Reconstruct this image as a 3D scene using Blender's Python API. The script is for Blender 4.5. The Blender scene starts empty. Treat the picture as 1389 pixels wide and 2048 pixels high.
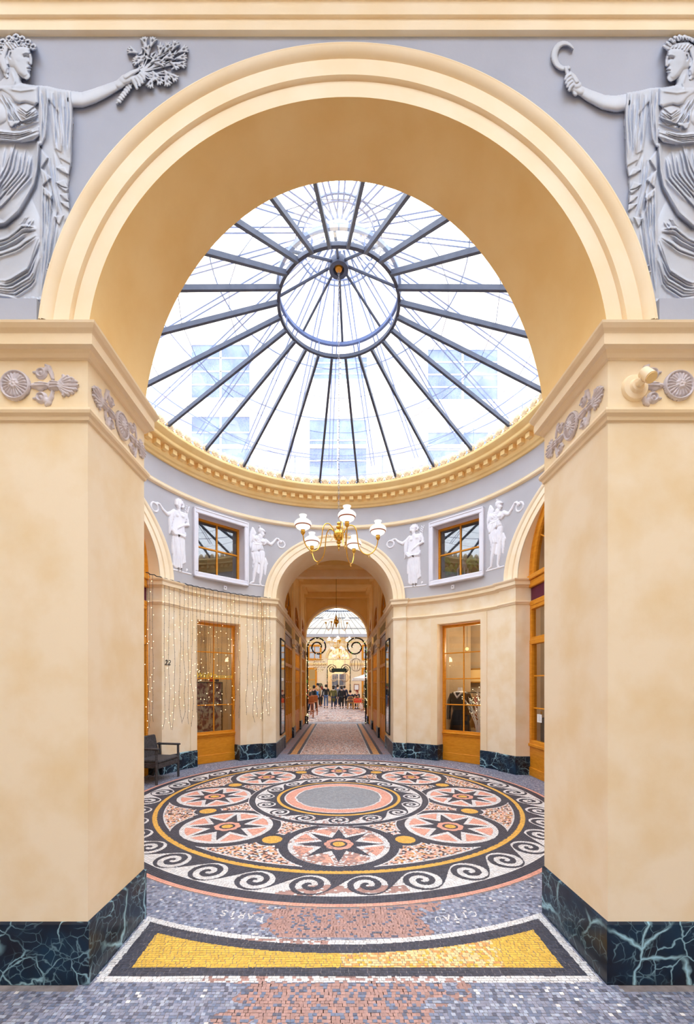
import bpy, math, random
import numpy as np
from mathutils import Vector, Matrix
random.seed(7); rng = np.random.default_rng(7)
C = bpy.context.scene.collection
SC = bpy.context.scene
PI = math.pi; sin = math.sin; cos = math.cos
# ------------------------------------------------------------------ camera, world, sun, exposure
US = 1.1                         # drawing units -> metres (every top-level object is scaled by this at the end)
FPX, UX, VY, EYE = 825.0, 678.0, 1372.0, 1.5
cam = bpy.data.objects.new('camera', bpy.data.cameras.new('camera')); C.objects.link(cam)
cam.data.sensor_fit = 'VERTICAL'; cam.data.sensor_height = 36.0
cam.data.lens = FPX / 2048 * 36
cam.data.shift_x = (694.5 - UX) / 2048; cam.data.shift_y = (VY - 1024) / 2048
cam.location = (0, 0, EYE); cam.rotation_euler = (PI / 2, 0, 0)
cam.data.clip_start = 0.05; cam.data.clip_end = 300
SC.camera = cam
w = bpy.data.worlds.new('world'); SC.world = w; w.use_nodes = True
nt = w.node_tree; nt.nodes.clear()
wo = nt.nodes.new('ShaderNodeOutputWorld'); bg = nt.nodes.new('ShaderNodeBackground')
tc = nt.nodes.new('ShaderNodeTexCoord'); sx = nt.nodes.new('ShaderNodeSeparateXYZ')
rp = nt.nodes.new('ShaderNodeValToRGB')
rp.color_ramp.elements[0].position = 0.0; rp.color_ramp.elements[0].color = (0.52, 0.56, 0.62, 1)
rp.color_ramp.elements[1].position = 0.9; rp.color_ramp.elements[1].color = (0.90, 0.955, 1.0, 1)
nt.links.new(tc.outputs['Generated'], sx.inputs[0]); nt.links.new(sx.outputs['Z'], rp.inputs[0])
nt.links.new(rp.outputs[0], bg.inputs['Color']); nt.links.new(bg.outputs[0], wo.inputs[0])
bg.inputs['Strength'].default_value = 6.0
SC.view_settings.view_transform = 'Standard'; SC.view_settings.look = 'None'
SC.view_settings.gamma = 1.0; SC.view_settings.use_curve_mapping = False
SC.view_settings.exposure = 0.22
SC.cycles.use_denoising = True
SC.cycles.max_bounces = 10; SC.cycles.diffuse_bounces = 7; SC.cycles.glossy_bounces = 4
SC.cycles.transparent_max_bounces = 24; SC.cycles.sample_clamp_indirect = 6.0
SC.cycles.caustics_reflective = False; SC.cycles.caustics_refractive = False

def lin(c):
    return tuple(((v / 255) / 12.92 if v / 255 <= .04045 else ((v / 255 + .055) / 1.055) ** 2.4) for v in c)

# ------------------------------------------------------------------ materials
def newmat(name):
    m = bpy.data.materials.new(name); m.use_nodes = True
    return m, m.node_tree, m.node_tree.nodes['Principled BSDF']

def paint(name, c1, c2=None, scale=3.0, rough=.7, bump=.05, bscale=60, metal=0, detail=5, lo=.35, hi=.65, spec=.3):
    m, t, b = newmat(name)
    b.inputs['Roughness'].default_value = rough; b.inputs['Metallic'].default_value = metal
    b.inputs['Specular IOR Level'].default_value = spec
    co = t.nodes.new('ShaderNodeTexCoord')
    n = t.nodes.new('ShaderNodeTexNoise'); n.inputs['Scale'].default_value = scale; n.inputs['Detail'].default_value = detail
    r = t.nodes.new('ShaderNodeValToRGB'); e = r.color_ramp.elements
    e[0].position = lo; e[0].color = (*lin(c1), 1); e[1].position = hi; e[1].color = (*lin(c2 or c1), 1)
    t.links.new(co.outputs['Object'], n.inputs['Vector']); t.links.new(n.outputs[0], r.inputs[0])
    t.links.new(r.outputs[0], b.inputs['Base Color'])
    if bump:
        n2 = t.nodes.new('ShaderNodeTexNoise'); n2.inputs['Scale'].default_value = bscale; n2.inputs['Detail'].default_value = 6
        bp = t.nodes.new('ShaderNodeBump'); bp.inputs['Strength'].default_value = bump; bp.inputs['Distance'].default_value = .01
        t.links.new(co.outputs['Object'], n2.inputs['Vector']); t.links.new(n2.outputs[0], bp.inputs['Height'])
        t.links.new(bp.outputs[0], b.inputs['Normal'])
    return m

def wood(name, c1, c2, sc=(3, 3, 18), rough=.45):
    m, t, b = newmat(name); b.inputs['Roughness'].default_value = rough; b.inputs['Specular IOR Level'].default_value = .35
    co = t.nodes.new('ShaderNodeTexCoord'); mp = t.nodes.new('ShaderNodeMapping'); mp.inputs['Scale'].default_value = sc
    n = t.nodes.new('ShaderNodeTexNoise'); n.inputs['Scale'].default_value = 3; n.inputs['Detail'].default_value = 8; n.inputs['Distortion'].default_value = .6
    r = t.nodes.new('ShaderNodeValToRGB'); e = r.color_ramp.elements
    e[0].position = .3; e[0].color = (*lin(c1), 1); e[1].position = .7; e[1].color = (*lin(c2), 1)
    t.links.new(co.outputs['Object'], mp.inputs[0]); t.links.new(mp.outputs[0], n.inputs['Vector'])
    t.links.new(n.outputs[0], r.inputs[0]); t.links.new(r.outputs[0], b.inputs['Base Color'])
    bp = t.nodes.new('ShaderNodeBump'); bp.inputs['Strength'].default_value = .08; bp.inputs['Distance'].default_value = .004
    t.links.new(n.outputs[0], bp.inputs['Height']); t.links.new(bp.outputs[0], b.inputs['Normal'])
    return m

def marble(name):
    m, t, b = newmat(name); b.inputs['Roughness'].default_value = .28; b.inputs['Specular IOR Level'].default_value = .4
    co = t.nodes.new('ShaderNodeTexCoord')
    nd = t.nodes.new('ShaderNodeTexNoise'); nd.inputs['Scale'].default_value = 3.2; nd.inputs['Detail'].default_value = 4
    ad = t.nodes.new('ShaderNodeMixRGB'); ad.blend_type = 'ADD'; ad.inputs[0].default_value = .28
    t.links.new(co.outputs['Object'], nd.inputs['Vector'])
    t.links.new(co.outputs['Object'], ad.inputs[1]); t.links.new(nd.outputs['Color'], ad.inputs[2])
    out = None
    for sc, wd, st in ((3.1, .040, 1.0), (7.5, .035, .8), (17, .05, .35)):
        v = t.nodes.new('ShaderNodeTexVoronoi'); v.feature = 'DISTANCE_TO_EDGE'; v.inputs['Scale'].default_value = sc
        t.links.new(ad.outputs[0], v.inputs['Vector'])
        mr = t.nodes.new('ShaderNodeMapRange'); mr.inputs[1].default_value = 0; mr.inputs[2].default_value = wd
        mr.inputs[3].default_value = 1; mr.inputs[4].default_value = 0
        t.links.new(v.outputs['Distance'], mr.inputs[0])
        nm = t.nodes.new('ShaderNodeTexNoise'); nm.inputs['Scale'].default_value = 2.3 + sc * .12
        t.links.new(co.outputs['Object'], nm.inputs['Vector'])
        mk = t.nodes.new('ShaderNodeMapRange'); mk.inputs[1].default_value = .47; mk.inputs[2].default_value = .58
        mk.inputs[3].default_value = .0; mk.inputs[4].default_value = st
        t.links.new(nm.outputs[0], mk.inputs[0])
        mu = t.nodes.new('ShaderNodeMath'); mu.operation = 'MULTIPLY'
        t.links.new(mr.outputs[0], mu.inputs[0]); t.links.new(mk.outputs[0], mu.inputs[1])
        if out is None: out = mu
        else:
            mx = t.nodes.new('ShaderNodeMath'); mx.operation = 'MAXIMUM'
            t.links.new(out.outputs[0], mx.inputs[0]); t.links.new(mu.outputs[0], mx.inputs[1]); out = mx
    nb = t.nodes.new('ShaderNodeTexNoise'); nb.inputs['Scale'].default_value = 5; nb.inputs['Detail'].default_value = 6
    t.links.new(co.outputs['Object'], nb.inputs['Vector'])
    rb = t.nodes.new('ShaderNodeValToRGB'); e = rb.color_ramp.elements
    e[0].position = .35; e[0].color = (*lin((12, 16, 32)), 1); e[1].position = .7; e[1].color = (*lin((14, 48, 74)), 1)
    t.links.new(nb.outputs[0], rb.inputs[0])
    mx = t.nodes.new('ShaderNodeMixRGB'); mx.inputs[2].default_value = (*lin((170, 216, 234)), 1)
    t.links.new(out.outputs[0], mx.inputs[0]); t.links.new(rb.outputs[0], mx.inputs[1])
    t.links.new(mx.outputs[0], b.inputs['Base Color'])
    return m

def emit(name, c, s, sample=False):
    m = bpy.data.materials.new(name); m.use_nodes = True; t = m.node_tree; t.nodes.clear()
    o = t.nodes.new('ShaderNodeOutputMaterial'); e = t.nodes.new('ShaderNodeEmission')
    n = t.nodes.new('ShaderNodeTexNoise'); n.inputs['Scale'].default_value = 4
    r = t.nodes.new('ShaderNodeValToRGB'); el = r.color_ramp.elements
    el[0].color = (*[v * .9 for v in lin(c)], 1); el[1].color = (*lin(c), 1)
    t.links.new(n.outputs[0], r.inputs[0]); t.links.new(r.outputs[0], e.inputs[0])
    e.inputs[1].default_value = s; t.links.new(e.outputs[0], o.inputs[0])
    if not sample: m.cycles.emission_sampling = 'NONE'
    return m

def glass(name, tint=(1, 1, 1), haze=.0, gloss=.12, hazec=(1, 1, 1)):
    m = bpy.data.materials.new(name); m.use_nodes = True; t = m.node_tree; t.nodes.clear()
    o = t.nodes.new('ShaderNodeOutputMaterial'); tr = t.nodes.new('ShaderNodeBsdfTransparent'); tr.inputs[0].default_value = (*tint, 1)
    g = t.nodes.new('ShaderNodeBsdfGlossy'); g.inputs['Roughness'].default_value = .02
    tl = t.nodes.new('ShaderNodeBsdfTranslucent'); tl.inputs[0].default_value = (*hazec, 1)
    m1 = t.nodes.new('ShaderNodeMixShader'); m1.inputs[0].default_value = haze
    t.links.new(tr.outputs[0], m1.inputs[1]); t.links.new(tl.outputs[0], m1.inputs[2])
    fr = t.nodes.new('ShaderNodeLayerWeight'); fr.inputs[0].default_value = .35
    mp = t.nodes.new('ShaderNodeMapRange'); mp.inputs[3].default_value = gloss * .6; mp.inputs[4].default_value = min(1, gloss * 4)
    t.links.new(fr.outputs['Fresnel'], mp.inputs[0])
    m2 = t.nodes.new('ShaderNodeMixShader')
    t.links.new(mp.outputs[0], m2.inputs[0]); t.links.new(m1.outputs[0], m2.inputs[1]); t.links.new(g.outputs[0], m2.inputs[2])
    t.links.new(m2.outputs[0], o.inputs[0])
    return m

def attrmat(name, rough=.55, bump=True):
    m, t, b = newmat(name); b.inputs['Roughness'].default_value = rough; b.inputs['Specular IOR Level'].default_value = .35
    a = t.nodes.new('ShaderNodeAttribute'); a.attribute_name = 'tile'
    n = t.nodes.new('ShaderNodeTexNoise'); n.inputs['Scale'].default_value = 90; n.inputs['Detail'].default_value = 3
    co = t.nodes.new('ShaderNodeTexCoord'); t.links.new(co.outputs['Object'], n.inputs['Vector'])
    mr = t.nodes.new('ShaderNodeMapRange'); mr.inputs[3].default_value = .85; mr.inputs[4].default_value = 1.15
    t.links.new(n.outputs[0], mr.inputs[0])
    mx = t.nodes.new('ShaderNodeMixRGB'); mx.blend_type = 'MULTIPLY'; mx.inputs[0].default_value = 1
    t.links.new(a.outputs['Color'], mx.inputs[1]); t.links.new(mr.outputs[0], mx.inputs[2])
    t.links.new(mx.outputs[0], b.inputs['Base Color'])
    return m

M = {}
M['cream'] = paint('cream', (242, 220, 182), (247, 229, 200), 2.2, .75, .04, 50)
M['cream_wall'] = paint('cream_wall', (239, 217, 178), (247, 232, 206), 3.6, .75, .05, 40, lo=.32, hi=.60, detail=9)
M['cream_light'] = paint('cream_light', (248, 229, 196), (251, 236, 210), 4, .7, .04, 50)
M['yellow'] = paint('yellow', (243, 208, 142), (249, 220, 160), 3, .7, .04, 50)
M['ochre'] = paint('ochre', (238, 206, 136), (246, 216, 152), 2.5, .8, .05, 60)
M['gray'] = paint('gray', (182, 181, 188), (190, 189, 196), 1.6, .8, .03, 50)
M['gray_front'] = paint('gray_front', (172, 179, 198), (184, 190, 208), 1.6, .8, .05, 50)
M['plaster'] = paint('plaster', (190, 198, 214), (204, 211, 226), 6, .5, .03, 120)
M['plaster_white'] = paint('plaster_white', (232, 232, 242), (240, 240, 248), 6, .6, .02, 120)
M['plaster_mauve'] = paint('plaster_mauve', (200, 192, 198), (214, 206, 212), 12, .6, .03, 120)
M['casing'] = paint('casing', (226, 226, 238), (232, 232, 243), 3, .6, .02)
M['wood'] = wood('wood', (205, 128, 18), (226, 152, 40))
M['wood_dark'] = wood('wood_dark', (134, 100, 84), (160, 124, 104))
M['marble'] = marble('marble')
M['steel'] = paint('steel', (78, 84, 104), (88, 94, 114), 8, .5, .0)
M['steel_light'] = paint('steel_light', (104, 122, 172), (116, 134, 182), 8, .5, .0)
M['sky_glass'] = glass('sky_glass', (.93, .955, 1), .055, .06, (.93, .96, 1))
M['hall_glass'] = glass('hall_glass', (.36, .38, .41), .10, .05)
M['glass'] = glass('glass', (.92, .94, .95), .0, .16)
M['glass_up'] = glass('glass_up', (.75, .78, .85), .0, .34)
M['mirror'] = paint('mirror', (150, 154, 158), None, 1, .03, 0, metal=1)
M['brass'] = paint('brass', (226, 176, 70), (236, 190, 90), 8, .22, 0, metal=1)
M['brass_dark'] = paint('brass_dark', (130, 84, 40), (150, 100, 50), 8, .35, 0, metal=1)
M['shade_on'] = emit('shade_on', (255, 244, 226), 1.25)
M['band'] = paint('band', (170, 96, 66), (180, 106, 76), 8, .4, 0)
M['bulb'] = emit('bulb', (255, 226, 168), 5.0)
M['bulb_red'] = emit('bulb_red', (255, 60, 60), 3.0)
M['bulb_green'] = emit('bulb_green', (120, 220, 70), 2.2)
M['bulb_blue'] = emit('bulb_blue', (90, 110, 255), 3.0)
M['wire'] = paint('wire', (84, 72, 62), (96, 84, 74), 20, .6, 0)
M['black'] = paint('black', (30, 30, 34), (38, 38, 44), 20, .5, .1)
M['rattan'] = paint('rattan', (56, 54, 58), (78, 76, 80), 40, .6, .6, 140)
M['tinsel'] = paint('tinsel', (14, 24, 18), (34, 50, 32), 60, .6, .8, 90)
M['purple'] = paint('purple', (92, 30, 52), (102, 38, 60), 4, .6, 0)
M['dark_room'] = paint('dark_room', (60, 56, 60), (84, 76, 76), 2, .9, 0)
M['warm_room'] = paint('warm_room', (186, 168, 142), (204, 186, 160), 2, .9, 0)
M['leaf'] = paint('leaf', (72, 120, 50), (150, 190, 90), 9, .5, .1)
M['white'] = paint('white', (236, 236, 236), (244, 244, 244), 5, .6, 0)
M['paper'] = paint('paper', (240, 242, 244), (246, 247, 248), 5, .8, 0)
M['grout'] = paint('grout', (128, 120, 122), (150, 142, 142), 20, .85, .2, 90)
M['tile'] = attrmat('tile')

# ------------------------------------------------------------------ mesh helpers
def wloc(o):
    v = Vector((0, 0, 0))
    while o is not None:
        v = v + o.location; o = o.parent
    return v

class MB:
    def __init__(s): s.v = []; s.f = []
    def add(s, vs, fs):
        b = len(s.v); s.v += [tuple(p) for p in vs]; s.f += [tuple(i + b for i in f) for f in fs]; return s
    def box(s, x0, x1, y0, y1, z0, z1):
        return s.add([(x, y, z) for z in (z0, z1) for y in (y0, y1) for x in (x0, x1)],
                     [(0, 2, 3, 1), (4, 5, 7, 6), (0, 1, 5, 4), (2, 6, 7, 3), (0, 4, 6, 2), (1, 3, 7, 5)])
    def bbox(s, x0, x1, y0, y1, z0, z1, c=.006):     # box with chamfered edges
        c = min(c, (x1 - x0) * .45, (y1 - y0) * .45, (z1 - z0) * .45)
        prof = [(x0 + c, y0), (x1 - c, y0), (x1, y0 + c), (x1, y1 - c), (x1 - c, y1), (x0 + c, y1), (x0, y1 - c), (x0, y0 + c)]
        cx, cy = (x0 + x1) / 2, (y0 + y1) / 2; kx = 1 - 2 * c / (x1 - x0); ky = 1 - 2 * c / (y1 - y0)
        rings = []
        for z, k in ((z0, 1), (z0 + c, 0), (z1 - c, 0), (z1, 1)):
            rings.append([((cx + (p[0] - cx) * (kx if k else 1)), (cy + (p[1] - cy) * (ky if k else 1)), z) for p in prof])
        b = len(s.v)
        for r in rings: s.v += r
        for k in range(3):
            for i in range(8):
                j = (i + 1) % 8; s.f.append((b + k * 8 + i, b + k * 8 + j, b + k * 8 + 8 + j, b + k * 8 + 8 + i))
        s.f.append(tuple(b + i for i in reversed(range(8)))); s.f.append(tuple(b + 24 + i for i in range(8)))
        return s
    def quad(s, a, b, c, d): return s.add([a, b, c, d], [(0, 1, 2, 3)])
    def tube(s, pts, r, n=8, cap=True, closed=False):
        pts = [Vector(p) for p in pts]; m = len(pts)
        rs = r if isinstance(r, (list, tuple)) else [r] * m
        up = None; b = len(s.v)
        for i, p in enumerate(pts):
            if closed: t = pts[(i + 1) % m] - pts[i - 1]
            else: t = (pts[min(i + 1, m - 1)] - pts[max(i - 1, 0)])
            t.normalize()
            if up is None:
                up = Vector((0, 0, 1)) if abs(t.z) < .9 else Vector((1, 0, 0))
            u = t.cross(up); 
            if u.length < 1e-6: u = t.orthogonal()
            u.normalize(); v = u.cross(t); v.normalize(); up = v
            for k in range(n):
                a = 2 * PI * k / n; s.v.append(tuple(p + u * (cos(a) * rs[i]) + v * (sin(a) * rs[i])))
        for i in range(m if closed else m - 1):
            i2 = (i + 1) % m
            for k in range(n):
                k2 = (k + 1) % n; s.f.append((b + i * n + k, b + i * n + k2, b + i2 * n + k2, b + i2 * n + k))
        if cap and not closed:
            s.f.append(tuple(b + k for k in reversed(range(n)))); s.f.append(tuple(b + (m - 1) * n + k for k in range(n)))
        return s
    def lathe(s, prof, c=(0, 0, 0), n=24, axis='z'):
        b = len(s.v); m = len(prof)
        for (r, z) in prof:
            for k in range(n):
                a = 2 * PI * k / n
                x, y, zz = r * cos(a), r * sin(a), z
                if axis == 'y': x, y, zz = r * cos(a), z, r * sin(a)
                if axis == 'x': x, y, zz = z, r * cos(a), r * sin(a)
                s.v.append((c[0] + x, c[1] + y, c[2] + zz))
        for i in range(m - 1):
            for k in range(n):
                k2 = (k + 1) % n; s.f.append((b + i * n + k, b + i * n + k2, b + (i + 1) * n + k2, b + (i + 1) * n + k))
        if prof[0][0] > 1e-5: s.f.append(tuple(b + k for k in reversed(range(n))))
        if prof[-1][0] > 1e-5: s.f.append(tuple(b + (m - 1) * n + k for k in range(n)))
        return s
    def ball(s, c, r, n=8, m=6, sz=1.0):
        prof = [(max(r * sin(PI * i / m), 1e-6), -r * cos(PI * i / m) * sz) for i in range(m + 1)]
        return s.lathe(prof, c, n)
    def grid(s, rows, closed=False):
        b = len(s.v); n = len(rows[0])
        for r in rows: s.v += [tuple(p) for p in r]
        for i in range(len(rows) - 1):
            for k in range(n if closed else n - 1):
                k2 = (k + 1) % n; s.f.append((b + i * n + k, b + i * n + k2, b + (i + 1) * n + k2, b + (i + 1) * n + k))
        return s
    def xf(s, mat):
        s.v = [tuple(mat @ Vector(p)) for p in s.v]; return s
    def merge(s, o): return s.add(o.v, o.f)
    def build(s, name, mat, parent=None, smooth=False, angle=None, local=False, label=None):
        off = Vector((0, 0, 0)) if (parent is None or local) else wloc(parent)
        me = bpy.data.meshes.new(name)
        me.from_pydata([(p[0] - off.x, p[1] - off.y, p[2] - off.z) for p in s.v], [], s.f)
        me.materials.append(M[mat] if isinstance(mat, str) else mat)
        if smooth: me.polygons.foreach_set('use_smooth', [True] * len(me.polygons))
        me.update()
        o = bpy.data.objects.new(name, me); C.objects.link(o)
        if parent is not None: o.parent = parent
        if smooth and angle:
            try: me.set_sharp_from_angle(angle=math.radians(angle))
            except Exception: pass
        if label: o['label'] = label
        return o

def thing(name, label, cat, loc=(0, 0, 0), rz=0, group=None):
    o = bpy.data.objects.new(name, None); C.objects.link(o); o.location = loc; o.rotation_euler = (0, 0, rz)
    o['label'] = label; o['category'] = cat; o.empty_display_size = .1
    if group: o['group'] = group
    return o
def tag(o, label, cat, group=None, kind=None):
    o['label'] = label; o['category'] = cat
    if group: o['group'] = group
    if kind: o['kind'] = kind
    return o
def struct(o, label=None, cat=None):
    o['kind'] = 'structure'
    if label: o['label'] = label
    if cat: o['category'] = cat
    return o
def copy_tree(o, parent=None):
    c = o.copy(); C.objects.link(c); c.parent = parent
    for ch in list(o.children): copy_tree(ch, c)
    return c
def light(name, loc, power, color=(1, .75, .45), r=.08, kind='POINT', parent=None):
    l = bpy.data.lights.new(name, kind); l.energy = power; l.color = color
    if kind == 'POINT': l.shadow_soft_size = r
    o = bpy.data.objects.new(name, l); C.objects.link(o); o.location = loc
    if parent is not None:
        o.parent = parent; o.location = Vector(loc) - wloc(parent)
    return o

def mould(path, prof, closed=False, flip=False):
    """sweep profile (offset, z) along a plan polyline; offset goes to the left of the path"""
    mb = MB(); n = len(path); P = [Vector((p[0], p[1])) for p in path]
    rows = []
    for i in range(n):
        d1 = (P[i] - P[i - 1]) if (i > 0 or closed) else None
        d2 = (P[(i + 1) % n] - P[i]) if (i < n - 1 or closed) else None
        ns = []
        for d in (d1, d2):
            if d is not None and d.length > 1e-9: d = d.normalized(); ns.append(Vector((-d.y, d.x)))
        if len(ns) == 2:
            den = 1 + ns[0].dot(ns[1]); m = (ns[0] + ns[1]) / max(den, .25)
        else: m = ns[0]
        rows.append([(P[i].x + m.x * o, P[i].y + m.y * o, z) for (o, z) in prof])
    if closed: rows.append(rows[0])
    mb.grid(rows); return mb

RC = 5.6          # rotunda centre on the y axis
def pol(R, deg): return (R * cos(math.radians(deg)), RC + R * sin(math.radians(deg)))
def arc(R, a0, a1, step=1.5):
    n = max(1, int(abs(a1 - a0) / step + .5)); return [pol(R, a0 + (a1 - a0) * i / n) for i in range(n + 1)]
def ang_u(u, R):
    """angle on the far half of the circle R that is seen at column u"""
    t = (u - UX) / FPX; a = 1 + t * t; b = -2 * RC; c = RC * RC - R * R
    Y = (-b + math.sqrt(b * b - 4 * a * c)) / (2 * a); return math.degrees(math.atan2(Y - RC, t * Y))
# ------------------------------------------------------------------ ARCHITECTURE
XL, XR = -1.266, 1.358            # front jambs
AX, AZ, AR = .046, 3.143, 1.312   # front arch centre and radius
RW, RP, RB = 3.34, 3.29, 3.20     # drum wall, pilaster face, near arch back
PL, PR = -1.315, 1.150            # passage jambs
PX, PA = -.0825, 1.2325           # passage arch centre and radius
SA = 24.6                         # side arch half angle
ZI = 3.30                         # impost top
def yb(x): return RC - math.sqrt(RB * RB - x * x)
CORNF = [(a, b - .03 + .006) for a, b in [(0, 3.165), (.012, 3.17), (.022, 3.185), (.028, 3.20), (.045, 3.205), (.052, 3.206), (.052, 3.258), (.056, 3.264), (.066, 3.275), (.076, 3.292), (.078, 3.303), (0, 3.308)]]
CORN = [(0, 3.165), (.012, 3.17), (.022, 3.185), (.028, 3.20), (.045, 3.205), (.052, 3.206), (.052, 3.258), (.056, 3.264), (.066, 3.275), (.076, 3.292), (.078, 3.309), (0, 3.318)]
NECK = [(0, 2.83), (.010, 2.835), (.014, 2.85), (.026, 2.862), (.030, 2.875), (.028, 2.888), (0, 2.895)]
PLIN = [(.012, 0), (.012, .303), (0, .3125)]
pathL = [(-1.75, 2.90), (-1.5, yb(1.5) + .01), (XL, yb(XL) + .02), (XL, 2.08), (-4.6, 2.08)]
pathR = [(4.6, 2.08), (XR, 2.08), (XR, yb(XR) + .02), (1.6, yb(1.6)), (1.85, 3.0)]
for nm, p, side in (('wall_pier_left', pathL, 'left'), ('wall_pier_right', pathR, 'right')):
    struct(mould(p, [(0, 0), (0, 3.17)]).build(nm, 'cream_wall'), 'cream plastered pier carrying the big arch, %s side' % side, 'wall')
k = 0
def trim(mb, mat='cream', label=None, smooth=False):
    global k; k += 1
    o = mb.build('trim_%d' % k, mat, smooth=smooth, angle=30 if smooth else None)
    return struct(o, label or 'moulded plaster trim', 'moulding')
for p, side in ((pathL, 'left'), (pathR, 'right')):
    trim(mould(p, CORNF), 'cream', 'moulded impost cornice on top of the %s front pier' % side)
    trim(mould(p, NECK), 'cream', 'narrow necking moulding around the %s front pier' % side)
for nm, p, side in (('baseboard_left', pathL, 'left'), ('baseboard_right', pathR, 'right')):
    struct(mould(p, PLIN).build(nm, 'marble'), 'dark blue green marble plinth of the %s front pier' % side, 'plinth')

def columns(xs, segs, fn):
    """wall mesh: for each column between two parameters, segs(x, xm) gives [(z0, z1)..]; fn(x, z) -> point"""
    mb = MB()
    for a, b in zip(xs[:-1], xs[1:]):
        m = (a + b) / 2
        for (a0, a1), (b0, b1) in zip(segs(a, m), segs(b, m)):
            if a1 - a0 < 1e-4 and b1 - b0 < 1e-4: continue
            mb.quad(fn(a, a0), fn(b, b0), fn(b, b1), fn(a, a1))
    return mb
def arch_low(s, r, zc, z0):
    return max(z0, zc + math.sqrt(r * r - s * s)) if abs(s) < r else z0
# front spandrel wall
xs = [-4.6] + list(np.linspace(AX - AR - .05, AX + AR + .05, 121)) + [4.7]
struct(columns(xs, lambda x, m: [(arch_low(x - AX, AR + .02, AZ, 3.2), 4.83)], lambda x, z: (x, 2.10, z)).build('wall_front', 'gray_front'),
       'blue grey spandrel wall around the big front arch', 'wall')
# entablature above the front wall
trim(mould([(4.6, 2.10), (-4.6, 2.10)], [(0, 4.806), (.022, 4.806), (.022, 4.863), (.034, 4.864), (.034, 4.938), (.062, 4.944), (.07, 5.02), (.16, 5.12), (.18, 5.3), (0, 5.4)]), 'cream_light', 'stepped cream entablature band across the top')
# generic arch sweep
def arch_sweep(prof, fn, n=72, a0=0.0, a1=180.0, zb=None):
    """prof: (radius, out); fn(r, phi, out) -> point"""
    rows = []
    for i in range(n + 1):
        a = math.radians(a0 + (a1 - a0) * i / n)
        rows.append([fn(r, a, o) for (r, o) in prof])
    return MB().grid(rows)
def front_fn(r, a, o): return (AX + r * cos(a), 2.10 - o, AZ + r * sin(a))
ARCHP = lambda r: [(r, .03), (r + .080, .03), (r + .086, .022), (r + .092, .045), (r + .170, .045), (r + .174, .038), (r + .180, .050),
                   (r + .197, .062), (r + .213, .066), (r + .218, .058), (r + .226, .062), (r + .234, .058), (r + .238, 0)]
trim(arch_sweep(ARCHP(AR), front_fn, 96, 6.5, 173.5), 'cream_light', 'moulded cream archivolt framing the big front arch', True)
# intrados of the front arch
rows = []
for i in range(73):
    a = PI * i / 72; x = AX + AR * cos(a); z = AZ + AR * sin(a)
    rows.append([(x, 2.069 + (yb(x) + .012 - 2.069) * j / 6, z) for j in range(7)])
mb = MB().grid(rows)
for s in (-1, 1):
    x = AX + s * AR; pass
struct(mb.build('ceiling_front_arch', 'yellow', smooth=True), 'cream plastered soffit of the big front arch', 'ceiling')  # yellow puts the arch's warm shaded light into the soffit colour
def near_fn(r, a, o):
    x = AX + r * cos(a); return (x, RC - math.sqrt((RB + .012 - o) ** 2 - x * x), AZ + r * sin(a))
trim(arch_sweep([(AR, 0), (AR + .24, 0), (AR + .25, -.14)], near_fn, 72, 6.5, 173.5), 'cream', 'arch surround facing the rotunda')

# ---- lower rotunda wall, quadrant plans (angles ccw, interior on the left)
def quad_plan(aj0, aj1, w0, w1, s0=6.0, s1=4.7):
    """aj0/aj1 jamb angles, w0/w1 shop window angles; returns left part, opening arc, right part"""
    a = arc(RP, aj0, aj0 + s0); b = arc(RW, aj0 + s0, w0); o = arc(RW, w0, w1); c = arc(RW, w1, aj1 - s1); d = arc(RP, aj1 - s1, aj1)
    return a + b, o, c + d
aPR = math.degrees(math.acos(PR / RP)); aPL = 180 - math.degrees(math.acos(-PL / RP))
quads = []
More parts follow.
